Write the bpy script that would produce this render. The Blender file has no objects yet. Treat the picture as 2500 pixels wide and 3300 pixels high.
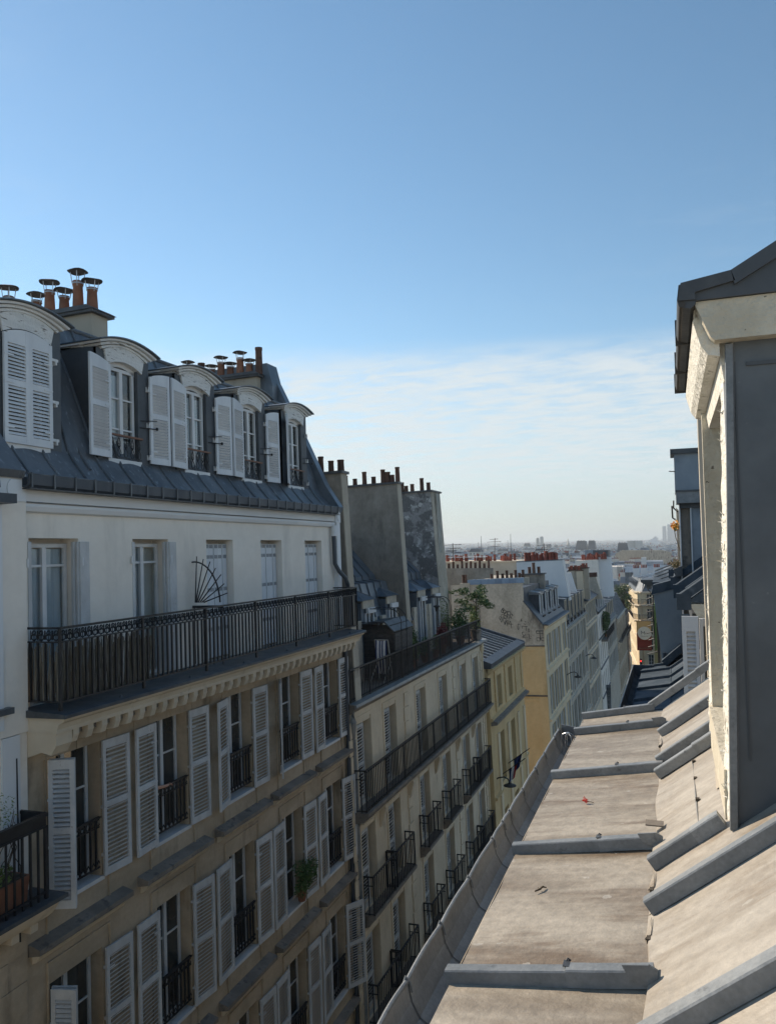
import bpy, bmesh, math, random
from mathutils import Vector, Matrix
import numpy as np
R = math.radians
random.seed(7)
S = bpy.context.scene
COL = S.collection
# ------------------------------------------------------------------ camera
dY = Vector((0.36557, -0.04075, -1.0)).normalized()      # the street's direction seen by the camera
up = Vector((-0.018, 1.0, 0.0)); up.z = -(up.x*dY.x+up.y*dY.y)/dY.z; up.normalize()
dX = dY.cross(up)
cam = bpy.data.cameras.new('camera')
cam.sensor_fit = 'HORIZONTAL'; cam.sensor_width = 36; cam.lens = 36*2503/2500
cam.clip_start = 0.05; cam.clip_end = 40000
co = bpy.data.objects.new('camera', cam); COL.objects.link(co)
co.matrix_world = Matrix((dX, dY, up)).to_4x4()
S.camera = co
# ------------------------------------------------------------------ light, sky, exposure
SUN_EL = R(32); SUN_AZ = R(-68)                           # azimuth from +Y, clockwise positive
to_sun = Vector((math.sin(SUN_AZ)*math.cos(SUN_EL), math.cos(SUN_AZ)*math.cos(SUN_EL), math.sin(SUN_EL)))
sl = bpy.data.lights.new('sun', 'SUN'); sl.energy = 5.0; sl.angle = R(0.5); sl.color = (1.0, .87, .70)
so = bpy.data.objects.new('sun', sl); COL.objects.link(so)
so.rotation_euler = to_sun.to_track_quat('Z', 'Y').to_euler()
so.location = to_sun*60
W = bpy.data.worlds.new('World'); S.world = W; W.use_nodes = True
nt = W.node_tree; nt.nodes.clear(); L = nt.links
def N(t, **k):
    n = nt.nodes.new(t)
    for a, b in k.items(): setattr(n, a, b)
    return n
sky = N('ShaderNodeTexSky', sky_type='NISHITA', sun_disc=False, sun_elevation=SUN_EL, sun_rotation=SUN_AZ % (2*math.pi),
        altitude=50, air_density=1.0, dust_density=0.05, ozone_density=1.2)
tc = N('ShaderNodeTexCoord'); sx = N('ShaderNodeSeparateXYZ'); L.new(tc.outputs['Generated'], sx.inputs[0])
def M(op, a, b=None, c=None, clamp=False):
    n = N('ShaderNodeMath', operation=op, use_clamp=clamp)
    for i, v in enumerate((a, b, c)):
        if v is None: continue
        if isinstance(v, (int, float)): n.inputs[i].default_value = v
        else: L.new(v, n.inputs[i])
    return n.outputs[0]
zc = M('MAXIMUM', sx.outputs[2], 0.0)
zz = M('ADD', zc, 0.05)
cx = M('DIVIDE', sx.outputs[0], zz); cy = M('DIVIDE', sx.outputs[1], zz)
cb = N('ShaderNodeCombineXYZ'); L.new(cx, cb.inputs[0]); L.new(cy, cb.inputs[1])
mp = N('ShaderNodeMapping'); L.new(cb.outputs[0], mp.inputs[0]); mp.inputs['Scale'].default_value = (2.4, 4.2, 1); mp.inputs['Rotation'].default_value = (0, 0, R(25))
n1 = N('ShaderNodeTexNoise'); n1.inputs['Scale'].default_value = 1.5; n1.inputs['Detail'].default_value = 9; n1.inputs['Roughness'].default_value = .62; n1.inputs['Distortion'].default_value = .35
L.new(mp.outputs[0], n1.inputs[0])
n2 = N('ShaderNodeTexNoise'); n2.inputs['Scale'].default_value = .35; n2.inputs['Detail'].default_value = 3
L.new(cb.outputs[0], n2.inputs[0])
def ss(x, a, b):
    n = N('ShaderNodeMapRange', interpolation_type='SMOOTHSTEP'); L.new(x, n.inputs[0])
    n.inputs[1].default_value = a; n.inputs[2].default_value = b; return n.outputs[0]
edge = M('ADD', zc, M('MULTIPLY', M('SUBTRACT', n2.outputs[0], .5), .05))
band = M('MULTIPLY', M('SUBTRACT', 1.0, ss(edge, .215, .262)), ss(zc, .0, .12))
wisp = M('MULTIPLY', ss(n1.outputs[0], .30, .62), band)
wisp = M('ADD', M('MULTIPLY', wisp, .60), M('MULTIPLY', band, .28))
thin = M('MULTIPLY', M('MULTIPLY', ss(n1.outputs[0], .50, .8), ss(n2.outputs[0], .42, .7)), .14)
low = M('MULTIPLY', M('SUBTRACT', 1.0, ss(zc, .0, .22)), .75)
fac = M('MAXIMUM', wisp, thin, clamp=True)
mix = N('ShaderNodeMix', data_type='RGBA'); L.new(fac, mix.inputs['Factor'])
mlow = N('ShaderNodeMix', data_type='RGBA'); L.new(low, mlow.inputs['Factor']); mlow.inputs['B'].default_value = (3.2, 3.85, 4.1, 1)
hsv = N('ShaderNodeHueSaturation'); hsv.inputs['Hue'].default_value = .490; hsv.inputs['Saturation'].default_value = 1.10
L.new(sky.outputs[0], hsv.inputs['Color'])
L.new(hsv.outputs[0], mlow.inputs['A']); L.new(mlow.outputs['Result'], mix.inputs['A']); mix.inputs['B'].default_value = (5.2, 5.6, 5.75, 1)
bg = N('ShaderNodeBackground'); L.new(mix.outputs['Result'], bg.inputs[0]); bg.inputs[1].default_value = .118
wo = N('ShaderNodeOutputWorld'); L.new(bg.outputs[0], wo.inputs[0])
S.view_settings.view_transform = 'Standard'; S.view_settings.look = 'None'
S.view_settings.exposure = 0.32; S.view_settings.gamma = 1; S.view_settings.use_curve_mapping = False
S.cycles.max_bounces = 6; S.cycles.diffuse_bounces = 3; S.cycles.glossy_bounces = 3; S.cycles.transparent_max_bounces = 12
S.cycles.volume_bounces = 0; S.cycles.caustics_reflective = False; S.cycles.caustics_refractive = False
# ------------------------------------------------------------------ materials
def pm(name, c1, c2=None, scale=3., stretch=(1, 1, 1), rough=.8, bump=.0, bscale=40., metal=0., c3=None, s3=12., t3=(.58, .68), st3=(1, 1, 1), rnd=.0, spec=.4, rr=.0, t12=(.35, .65), det=6, fine=None, spots=None):
    m = bpy.data.materials.new(name); m.use_nodes = True
    t = m.node_tree; t.nodes.clear(); l = t.links
    def n(ty, **k):
        q = t.nodes.new(ty)
        for a, b in k.items(): setattr(q, a, b)
        return q
    o = n('ShaderNodeOutputMaterial'); p = n('ShaderNodeBsdfPrincipled'); l.new(p.outputs[0], o.inputs[0])
    p.inputs['Roughness'].default_value = rough; p.inputs['Metallic'].default_value = metal
    p.inputs['Specular IOR Level'].default_value = spec
    g = n('ShaderNodeNewGeometry')
    c2 = c2 or c1
    def nz(sc, st, d=det):
        mp = n('ShaderNodeMapping'); mp.inputs['Scale'].default_value = st; l.new(g.outputs['Position'], mp.inputs[0])
        q = n('ShaderNodeTexNoise'); q.inputs['Scale'].default_value = sc; q.inputs['Detail'].default_value = d
        q.inputs['Roughness'].default_value = .6; l.new(mp.outputs[0], q.inputs[0]); return q
    q = nz(scale, stretch)
    r = n('ShaderNodeMapRange', interpolation_type='SMOOTHSTEP'); l.new(q.outputs[0], r.inputs[0]); r.inputs[1].default_value = t12[0]; r.inputs[2].default_value = t12[1]
    mx = n('ShaderNodeMix', data_type='RGBA'); l.new(r.outputs[0], mx.inputs['Factor'])
    mx.inputs['A'].default_value = (*c1, 1); mx.inputs['B'].default_value = (*c2, 1)
    col = mx.outputs['Result']
    if c3:
        q3 = nz(s3, st3, 8)
        r3 = n('ShaderNodeMapRange', interpolation_type='SMOOTHSTEP'); l.new(q3.outputs[0], r3.inputs[0]); r3.inputs[1].default_value = t3[0]; r3.inputs[2].default_value = t3[1]
        m3 = n('ShaderNodeMix', data_type='RGBA'); l.new(r3.outputs[0], m3.inputs['Factor']); l.new(col, m3.inputs['A']); m3.inputs['B'].default_value = (*c3, 1)
        col = m3.outputs['Result']
    if spots:
        vo = n('ShaderNodeTexVoronoi'); vo.inputs['Scale'].default_value = spots[0]; mpv = n('ShaderNodeMapping'); mpv.inputs['Scale'].default_value = (1, 1.5, 1); wv = nz(spots[0]*2, (1, 1, 1), 3)
        av = n('ShaderNodeVectorMath', operation='MULTIPLY_ADD'); l.new(wv.outputs['Color'], av.inputs[0]); av.inputs[1].default_value = (.08, .08, .08); l.new(g.outputs['Position'], mpv.inputs[0]); l.new(mpv.outputs[0], av.inputs[2]); l.new(av.outputs[0], vo.inputs['Vector'])
        sc = n('ShaderNodeSeparateColor'); l.new(vo.outputs['Color'], sc.inputs[0])
        g1 = n('ShaderNodeMath', operation='LESS_THAN'); l.new(vo.outputs['Distance'], g1.inputs[0]); mm_ = n('ShaderNodeMath', operation='MULTIPLY'); l.new(sc.outputs[1], mm_.inputs[0]); mm_.inputs[1].default_value = spots[1]; l.new(mm_.outputs[0], g1.inputs[1])
        g2 = n('ShaderNodeMath', operation='GREATER_THAN'); l.new(sc.outputs[0], g2.inputs[0]); g2.inputs[1].default_value = .72
        g3 = n('ShaderNodeMath', operation='MULTIPLY'); l.new(g1.outputs[0], g3.inputs[0]); l.new(g2.outputs[0], g3.inputs[1]); g4 = n('ShaderNodeMath', operation='MULTIPLY'); l.new(g3.outputs[0], g4.inputs[0]); g4.inputs[1].default_value = .55
        mv = n('ShaderNodeMix', data_type='RGBA'); l.new(g4.outputs[0], mv.inputs['Factor']); l.new(col, mv.inputs['A']); mv.inputs['B'].default_value = (*spots[2], 1); col = mv.outputs['Result']
    if fine:
        qf = nz(fine[0], (1, 1, 1), 5); rf = n('ShaderNodeMapRange'); l.new(qf.outputs[0], rf.inputs[0]); rf.inputs[1].default_value = .3; rf.inputs[2].default_value = .7; rf.inputs[3].default_value = 1-fine[1]; rf.inputs[4].default_value = 1+fine[1]
        hf = n('ShaderNodeHueSaturation'); l.new(rf.outputs[0], hf.inputs['Value']); l.new(col, hf.inputs['Color']); col = hf.outputs[0]
    if rnd:
        oi = n('ShaderNodeObjectInfo'); mr = n('ShaderNodeMapRange'); l.new(oi.outputs['Random'], mr.inputs[0]); mr.inputs[3].default_value = 1-rnd; mr.inputs[4].default_value = 1+rnd
        hv = n('ShaderNodeHueSaturation'); l.new(mr.outputs[0], hv.inputs['Value']); l.new(col, hv.inputs['Color']); col = hv.outputs[0]
    l.new(col, p.inputs['Base Color'])
    if bump:
        b = n('ShaderNodeBump'); b.inputs['Strength'].default_value = bump; b.inputs['Distance'].default_value = .02
        qb = nz(bscale, (1, 1, 1), 4); l.new(qb.outputs[0], b.inputs['Height']); l.new(b.outputs[0], p.inputs['Normal'])
    if rr:
        r2 = n('ShaderNodeMapRange'); l.new(q.outputs[0], r2.inputs[0]); r2.inputs[3].default_value = rough-rr; r2.inputs[4].default_value = rough+rr; l.new(r2.outputs[0], p.inputs['Roughness'])
    return m
Z = {}
Z['zinc'] = pm('zinc_blue_grey', (.098, .108, .12), (.155, .166, .18), 2.2, (1, 1, .35), .42, .12, 14, .25, c3=(.26, .275, .29), s3=13, t3=(.57, .72), st3=(1, 1, .10), rnd=.12)
Z['zincd'] = pm('zinc_dark_slate', (.055, .065, .08), (.085, .095, .11), 2., (1, 1, .5), .5, .1, 10, .2, rnd=.06)
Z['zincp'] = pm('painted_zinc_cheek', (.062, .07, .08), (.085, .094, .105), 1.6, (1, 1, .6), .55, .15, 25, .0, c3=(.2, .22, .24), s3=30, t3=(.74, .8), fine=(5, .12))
Z['zincg'] = pm('zinc_gutter', (.20, .203, .20), (.30, .30, .29), 3, (3, .6, 1), .5, .15, 20, .1, c3=(.12, .115, .105), s3=7, t3=(.6, .78), fine=(60, .12))
Z['sheet'] = pm('weathered_zinc_sheet', (.235, .195, .148), (.355, .31, .25), 1.9, (.55, 2.4, .7), .5, .22, 45, .1, c3=(.155, .112, .073), s3=2.6, t3=(.49, .68), st3=(.5, 1.9, .5), rnd=.08, t12=(.38, .62), det=12, fine=(22, .18), spots=(9, .22, (.44, .41, .36)), spec=.5)
Z['sheet2'] = pm('pinkish_zinc_sheet', (.30, .262, .215), (.39, .352, .30), 2.6, (1.2, 4, 1.2), .5, .15, 50, .1, c3=(.225, .178, .13), s3=3, t3=(.54, .76), st3=(.7, 3, .7), rnd=.06, det=12, fine=(30, .12), spots=(8, .14, (.46, .43, .38)), spec=.5)
Z['batten'] = pm('batten_zinc', (.175, .187, .195), (.245, .255, .26), 5, (1, 1, 1), .45, .12, 50, .15, c3=(.10, .105, .11), s3=16, t3=(.60, .75), rnd=.12, fine=(60, .12))
Z['white'] = pm('white_shutter_paint', (.58, .60, .63), (.66, .68, .70), 3, (1, 1, .4), .5, .05, 60, c3=(.42, .42, .41), s3=18, t3=(.68, .8), st3=(1, 1, .4), rnd=.05)
Z['whiteo'] = pm('old_white_shutter_paint', (.50, .50, .50), (.60, .60, .60), 4, (1, 1, .5), .6, .1, 60, c3=(.26, .24, .21), s3=22, t3=(.62, .74), rnd=.08)
Z['peel'] = pm('cracked_white_paint', (.66, .66, .645), (.74, .74, .725), 5, (1, .4, 3), .7, .9, 30, c3=(.15, .135, .12), s3=15, t3=(.60, .64), st3=(1, .35, 2.6))
Z['peelcream'] = pm('peeling_cream_paint', (.72, .69, .60), (.80, .77, .69), 6, (1, 1, .6), .7, 1.0, 28, c3=(.30, .27, .22), s3=16, t3=(.62, .66), st3=(1, 1, .45))  # warmer and paler than the cracked white paint
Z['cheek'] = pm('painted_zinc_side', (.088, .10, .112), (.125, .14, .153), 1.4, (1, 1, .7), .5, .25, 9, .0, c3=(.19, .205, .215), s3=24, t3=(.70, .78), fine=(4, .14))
Z['wood'] = pm('bare_grey_timber', (.30, .28, .24), (.45, .43, .38), 8, (1, 1, .3), .8, .6, 30, c3=(.12, .10, .08), s3=22, t3=(.64, .7), st3=(1, 1, .3))
Z['timber'] = pm('painted_cream_timber', (.52, .47, .37), (.62, .57, .46), 6, (1, 2, 1), .7, .8, 26, c3=(.10, .08, .06), s3=20, t3=(.66, .70), st3=(1, 1, 1.6))
Z['plaster'] = pm('white_wall_render', (.78, .715, .635), (.83, .77, .69), .7, (1, 1, 1.6), .85, .08, 60, c3=(.66, .61, .545), s3=1.3, t3=(.52, .74), st3=(1, 1, .22), fine=(8, .03))
Z['plastw'] = pm('bright_white_render', (.67, .68, .69), (.74, .745, .75), .5, (1, 1, .4), .85, .05, 30)
Z['stone'] = pm('beige_limestone', (.40, .315, .22), (.50, .40, .29), .9, (1, 1, 2), .85, .12, 40, c3=(.235, .185, .13), s3=2.4, t3=(.54, .76), st3=(1, 1, .3), rnd=.04, fine=(14, .06))
Z['stonel'] = pm('pale_cornice_stone', (.58, .485, .36), (.66, .565, .435), 1.3, (1, 1, 1), .8, .1, 40, c3=(.38, .31, .23), s3=3, t3=(.56, .8), rnd=.05)
Z['stoned'] = pm('weathered_dark_stone', (.185, .16, .135), (.27, .235, .20), 3, (1, 1, 1), .85, .2, 30, c3=(.11, .10, .09), s3=6, t3=(.5, .7))
Z['cream'] = pm('cream_facade_stone', (.64, .53, .385), (.73, .62, .465), .8, (1, 1, 1), .8, .08, 40, c3=(.43, .35, .25), s3=2.2, t3=(.54, .76), st3=(1, 1, .25), rnd=.04, fine=(12, .05))
Z['yellow'] = pm('ochre_render', (.60, .43, .22), (.67, .50, .27), .7, (1, 1, .7), .85, .08, 40, c3=(.45, .325, .17), s3=1.4, t3=(.52, .78), st3=(1, 1, .3), fine=(7, .05))
Z['creamy'] = pm('pale_yellow_stone', (.68, .55, .36), (.75, .62, .43), .8, (1, 1, 1), .8, .08, 40, c3=(.52, .42, .27), s3=2, t3=(.54, .78), st3=(1, 1, .3))
Z['greyst'] = pm('grey_beige_facade', (.46, .405, .325), (.54, .48, .39), .8, (1, 1, 1), .85, .08, 40, c3=(.32, .28, .22), s3=2, t3=(.55, .8), st3=(1, 1, .3))
Z['stain'] = pm('stained_grey_render', (.40, .35, .28), (.54, .48, .395), .9, (1, 1, .55), .9, .2, 30, c3=(.15, .13, .105), s3=1.3, t3=(.50, .68), st3=(1, 1, .35), fine=(9, .15))
Z['party'] = pm('dark_grey_render', (.215, .192, .16), (.31, .28, .24), .8, (1, 1, .7), .9, .12, 30, c3=(.125, .11, .095), s3=1.6, t3=(.52, .72), st3=(1, 1, .25), fine=(6, .12))
Z['patch'] = pm('flaking_grey_render', (.15, .148, .145), (.28, .275, .27), 2.2, (1, 1, .8), .9, .8, 9, c3=(.46, .455, .44), s3=4.2, t3=(.58, .61), t12=(.46, .54), fine=(10, .2))
Z['quoin'] = pm('beige_corner_render', (.40, .35, .28), (.47, .42, .34), 1., (1, 1, .4), .85, .1, 30, c3=(.28, .25, .21), s3=2, t3=(.56, .75))
Z['iron'] = pm('black_iron', (.018, .018, .02), (.03, .03, .032), 8, (1, 1, 1), .45, 0, 40, rnd=.1)
Z['lead'] = pm('dark_lead_flashing', (.06, .065, .072), (.10, .105, .11), 4, (1, 1, 1), .5, .2, 16, .1)
Z['terra'] = pm('terracotta_pot', (.22, .095, .055), (.29, .13, .075), 4, (1, 1, 1), .75, .1, 30, c3=(.10, .06, .045), s3=5, t3=(.55, .75), rnd=.2)
Z['terrad'] = pm('sooty_chimney_pot', (.09, .05, .036), (.15, .075, .05), 4, (1, 1, 1), .8, .1, 30, c3=(.04, .035, .03), s3=4, t3=(.5, .75), rnd=.3)
Z['redpot'] = pm('red_chimney_pot', (.20, .05, .035), (.30, .085, .055), 3, (1, 1, 1), .75, rnd=.3)
Z['capm'] = pm('rusty_cowl_metal', (.045, .042, .04), (.075, .066, .058), 12, (1, 1, 1), .6, .2, 30, .3)
Z['steel'] = pm('galvanised_strap', (.35, .36, .37), (.45, .46, .47), 10, (1, 1, 1), .35, 0, 30, .6)
Z['dark'] = pm('dark_room_interior', (.012, .012, .013), (.02, .02, .02), 2)  # near-black colour stands in for the shade of the unlit room
Z['curtain'] = pm('white_net_curtain', (.70, .74, .78), (.82, .84, .85), 3, (1, 8, .3), .9)
Z['grille'] = pm('grey_shutter_slats', (.42, .43, .42), (.50, .505, .49), 3, (1, 1, .5), .6, rnd=.08)
Z['frame'] = pm('white_window_frame', (.60, .61, .62), (.68, .68, .68), 3, (1, 1, 1), .45, rnd=.04)
Z['railw'] = pm('varnished_handrail', (.13, .05, .025), (.19, .08, .04), 10, (1, 1, 1), .45)
Z['reed'] = pm('dried_reed_screen', (.19, .165, .13), (.29, .26, .21), 40, (1, 1, .05), .85, .4, 60, c3=(.09, .075, .06), s3=30, t3=(.5, .7), st3=(1, 1, .08))
Z['leaf'] = pm('green_leaf', (.045, .085, .028), (.10, .16, .05), 9, rough=.6, rnd=.1)
Z['leafy'] = pm('light_green_leaf', (.12, .17, .05), (.20, .25, .08), 9, rough=.6)
Z['leafr'] = pm('dark_red_leaf', (.13, .03, .028), (.20, .05, .04), 9, rough=.6)
Z['leafd'] = pm('dry_leaf', (.14, .115, .05), (.24, .19, .09), 9, rough=.7)
Z['orange'] = pm('orange_petal', (.75, .25, .02), (.8, .42, .05), 12, rough=.6)
Z['bark'] = pm('brown_bark', (.06, .045, .03), (.10, .075, .05), 12, (1, 1, .3), .9, .3, 30)
Z['asphalt'] = pm('asphalt', (.045, .045, .047), (.06, .06, .06), 2, (1, 1, 1), .9, .2, 60)
Z['pave'] = pm('pavement_stone', (.17, .165, .155), (.22, .21, .195), 2, (1, 1, 1), .9, .1, 40)
Z['paint'] = pm('road_marking', (.7, .7, .68), (.78, .78, .76), 5)
Z['earth'] = pm('city_ground', (.10, .10, .095), (.16, .155, .145), .02, (1, 1, 1), .95)
Z['plank'] = pm('dark_stained_plank', (.045, .043, .042), (.075, .07, .066), 6, (1, 1, 3), .75, .3, 40, rnd=.25)
Z['navy'] = pm('navy_cloth', (.02, .035, .12), (.03, .05, .16), 10, rough=.9)
Z['whitec'] = pm('white_cloth', (.62, .62, .62), (.7, .7, .7), 10, rough=.9)
Z['redc'] = pm('red_cloth', (.28, .02, .02), (.34, .03, .03), 10, rough=.85)
Z['maroon'] = pm('maroon_banner', (.15, .022, .022), (.19, .03, .028), 6, rough=.6)
Z['tan'] = pm('tan_banner', (.50, .34, .17), (.56, .38, .20), 6, rough=.6)
Z['gsign'] = pm('green_panel', (.09, .17, .05), (.13, .22, .07), 6, (1, 1, .2), .5)
Z['olive'] = pm('olive_post_paint', (.23, .22, .12), (.29, .28, .16), 3, (1, 1, .2), .6)
Z['ink'] = pm('black_spray_paint', (.03, .03, .032), (.06, .06, .06), 8)
Z['blueg'] = pm('blue_grey_render', (.24, .275, .31), (.31, .345, .38), 1.3, (1, 1, .6), .85, .15, 20, c3=(.19, .22, .25), s3=1.6, t3=(.5, .75))
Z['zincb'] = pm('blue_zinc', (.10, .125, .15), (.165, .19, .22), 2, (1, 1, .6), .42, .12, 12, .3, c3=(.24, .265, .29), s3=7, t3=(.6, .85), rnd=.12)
Z['zincs'] = pm('shaded_blue_zinc', (.045, .062, .08), (.085, .105, .13), 2.5, (1, 1, .6), .75, .15, 14, .0, spec=.15, c3=(.14, .165, .19), s3=6, t3=(.6, .8), rnd=.15)  # darker copy of the blue zinc; the roof's shade is put into its colour
Z['flash'] = pm('painted_blue_parapet', (.16, .23, .33), (.21, .29, .39), 2, rough=.6, rnd=.15)
Z['skin'] = pm('skin', (.50, .28, .20), (.56, .33, .24), 12, rough=.55)
Z['cloth'] = pm('grey_shirt', (.12, .12, .13), (.16, .16, .17), 12, rough=.9)
Z['hair'] = pm('brown_hair', (.03, .02, .014), (.05, .035, .025), 30, rough=.6)
Z['rubber'] = pm('brown_debris', (.06, .05, .04), (.12, .10, .075), 12, rough=.95, bump=.5)
Z['petal'] = pm('pink_red_petal', (.75, .10, .09), (.85, .22, .18), 60, rough=.6)
Z['farw'] = pm('far_cream_walls', (.40, .37, .32), (.60, .58, .54), .05, (1, 1, .2), .9, t12=(.4, .6))
Z['farw2'] = pm('far_white_walls', (.62, .62, .61), (.70, .70, .69), .05, (1, 1, .2), .9)
Z['farr'] = pm('far_zinc_roofs', (.13, .15, .175), (.27, .29, .315), .06, (1, 1, 1), .5, 0, 10, .1, t12=(.4, .6))
Z['fard'] = pm('far_slate_roofs', (.05, .06, .075), (.09, .10, .12), .05, (1, 1, 1), .6)
Z['tower'] = pm('office_tower_glass', (.22, .26, .30), (.32, .36, .40), .08, (1, 1, .05), .4)
def glass(name, tint, op):
    m = bpy.data.materials.new(name); m.use_nodes = True; t = m.node_tree; t.nodes.clear(); l = t.links
    o = t.nodes.new('ShaderNodeOutputMaterial'); tr = t.nodes.new('ShaderNodeBsdfTransparent'); gl = t.nodes.new('ShaderNodeBsdfGlossy')
    tr.inputs[0].default_value = (*tint, 1); gl.inputs['Roughness'].default_value = .03; gl.inputs[0].default_value = (.9, .93, .95, 1)
    lw = t.nodes.new('ShaderNodeLayerWeight'); lw.inputs[0].default_value = .5; fr = t.nodes.new('ShaderNodeMath'); fr.operation = 'POWER'; l.new(lw.outputs['Facing'], fr.inputs[0]); fr.inputs[1].default_value = 4.0
    ad = t.nodes.new('ShaderNodeMath'); ad.operation = 'ADD'; ad.use_clamp = True; l.new(fr.outputs[0], ad.inputs[0]); ad.inputs[1].default_value = op
    mx = t.nodes.new('ShaderNodeMixShader'); l.new(ad.outputs[0], mx.inputs[0]); l.new(tr.outputs[0], mx.inputs[1]); l.new(gl.outputs[0], mx.inputs[2]); l.new(mx.outputs[0], o.inputs[0])
    return m
Z['glass'] = glass('window_glass', (.84, .87, .88), .05)
Z['pane'] = pm('dark_window_pane', (.028, .032, .034), (.06, .064, .064), 1.2, rough=.06, spec=.9)
def emis(name, c, s):
    m = bpy.data.materials.new(name); m.use_nodes = True; p = m.node_tree.nodes['Principled BSDF']
    p.inputs['Base Color'].default_value = (*c, 1); p.inputs['Emission Color'].default_value = (*c, 1); p.inputs['Emission Strength'].default_value = s
    return m
Z['redlamp'] = emis('red_signal_lamp', (.9, .04, .03), 2)
# ------------------------------------------------------------------ mesh helpers
ORG = Vector((0, 0, 0))
def org(o):
    global ORG
    ORG = Vector(o)
class MB:
    def __init__(s): s.v = []; s.f = []; s.m = []; s.k = 0
    def quad(s, *p):
        i = len(s.v); s.v += [tuple(q) for q in p]; s.f.append(tuple(range(i, i+len(p)))); s.m.append(s.k); return s
    def box(s, x0, x1, y0, y1, z0, z1):
        i = len(s.v)
        s.v += [(x0, y0, z0), (x1, y0, z0), (x1, y1, z0), (x0, y1, z0), (x0, y0, z1), (x1, y0, z1), (x1, y1, z1), (x0, y1, z1)]
        for q in ((0, 3, 2, 1), (4, 5, 6, 7), (0, 1, 5, 4), (1, 2, 6, 5), (2, 3, 7, 6), (3, 0, 4, 7)): s.f.append(tuple(i+a for a in q)); s.m.append(s.k)
        return s
    def prism(s, pts, axis, a, b):
        """closed outline pts (2 coords) swept along axis from a to b; axis 'y': pts=(x,z); 'x': pts=(y,z); 'z': pts=(x,y)"""
        def P(p, t): return (p[0], t, p[1]) if axis == 'y' else ((t, p[0], p[1]) if axis == 'x' else (p[0], p[1], t))
        i = len(s.v); n = len(pts)
        s.v += [P(p, a) for p in pts]+[P(p, b) for p in pts]
        s.f.append(tuple(range(i, i+n))); s.m.append(s.k); s.f.append(tuple(range(i+2*n-1, i+n-1, -1))); s.m.append(s.k)
        for j in range(n):
            k = (j+1) % n; s.f.append((i+j, i+n+j, i+n+k, i+k)); s.m.append(s.k)
        return s
    def tube(s, pts, r, n=6, cap=True):
        pts = [Vector(p) for p in pts]; rs = r if isinstance(r, (list, tuple)) else [r]*len(pts)
        i0 = len(s.v)
        for j, p in enumerate(pts):
            d = (pts[min(j+1, len(pts)-1)]-pts[max(j-1, 0)]).normalized()
            a = d.cross(Vector((0, 0, 1)))
            if a.length < .05: a = d.cross(Vector((1, 0, 0)))
            a.normalize(); b = d.cross(a)
            for k in range(n):
                t = 2*math.pi*k/n; s.v.append(tuple(p+(a*math.cos(t)+b*math.sin(t))*rs[j]))
        for j in range(len(pts)-1):
            for k in range(n):
                k2 = (k+1) % n; s.f.append((i0+j*n+k, i0+j*n+k2, i0+(j+1)*n+k2, i0+(j+1)*n+k)); s.m.append(s.k)
        if cap:
            s.f.append(tuple(i0+k for k in range(n-1, -1, -1))); s.m.append(s.k)
            s.f.append(tuple(i0+(len(pts)-1)*n+k for k in range(n))); s.m.append(s.k)
        return s
    def lathe(s, c, prof, n=12):
        i0 = len(s.v)
        for r, z in prof:
            for k in range(n):
                t = 2*math.pi*k/n; s.v.append((c[0]+r*math.cos(t), c[1]+r*math.sin(t), c[2]+z))
        for j in range(len(prof)-1):
            for k in range(n):
                k2 = (k+1) % n; s.f.append((i0+j*n+k, i0+j*n+k2, i0+(j+1)*n+k2, i0+(j+1)*n+k)); s.m.append(s.k)
        s.f.append(tuple(i0+k for k in range(n-1, -1, -1))); s.m.append(s.k); s.f.append(tuple(i0+(len(prof)-1)*n+k for k in range(n))); s.m.append(s.k)
        return s
    def pierced(s, P, u0, u1, v0, v1, holes, depth, back=True):
        """wall sheet in (u,v) with holes (u0,u1,v0,v1) and reveals; P(u,v,d) maps to xyz"""
        holes = [h for h in holes if h[1] > u0 and h[0] < u1 and h[3] > v0 and h[2] < v1]
        us = sorted({u0, u1, *[min(max(h[i], u0), u1) for h in holes for i in (0, 1)]})
        vs = sorted({v0, v1, *[min(max(h[i], v0), v1) for h in holes for i in (2, 3)]})
        for a, b in zip(us, us[1:]):
            run = None
            for c, d in zip(vs, vs[1:]):
                mu, mv = (a+b)/2, (c+d)/2
                if any(h[0] < mu < h[1] and h[2] < mv < h[3] for h in holes):
                    if run is not None: s.quad(P(a, run, 0), P(b, run, 0), P(b, c, 0), P(a, c, 0)); run = None
                elif run is None: run = c
            if run is not None: s.quad(P(a, run, 0), P(b, run, 0), P(b, v1, 0), P(a, v1, 0))
        for h in holes:
            a, b, c, d = h[:4]
            for (p, q) in (((a, c), (a, d)), ((b, d), (b, c)), ((a, d), (b, d)), ((b, c), (a, c))):
                s.quad(P(*p, 0), P(*q, 0), P(*q, depth), P(*p, depth))
            if back: s.quad(P(a, c, depth), P(b, c, depth), P(b, d, depth), P(a, d, depth))
        return s
    def mesh(s, name, mats):
        me = bpy.data.meshes.new(name)
        vs = [(v[0]-ORG.x, v[1]-ORG.y, v[2]-ORG.z) for v in s.v]
        me.from_pydata(vs, [], s.f)
        for m in (mats if isinstance(mats, (list, tuple)) else [mats]): me.materials.append(Z[m] if isinstance(m, str) else m)
        if any(s.m): me.polygons.foreach_set('material_index', s.m)
        bm = bmesh.new(); bm.from_mesh(me); bmesh.ops.recalc_face_normals(bm, faces=bm.faces) if s.__dict__.get('recalc', True) else None
        bm.to_mesh(me); bm.free()
        return me
    def build(s, name, mats, parent=None, smooth=False, kind=None, label=None):
        me = s.mesh(name, mats)
        if smooth:
            for p in me.polygons: p.use_smooth = True
            me.set_sharp_from_angle(angle=R(40))
        lo = (0, 0, 0)
        if parent is not None and parent.parent is not None: lo = tuple(-v for v in parent.location)
        return put(me, name, parent, lo, kind=kind, label=label)
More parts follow.
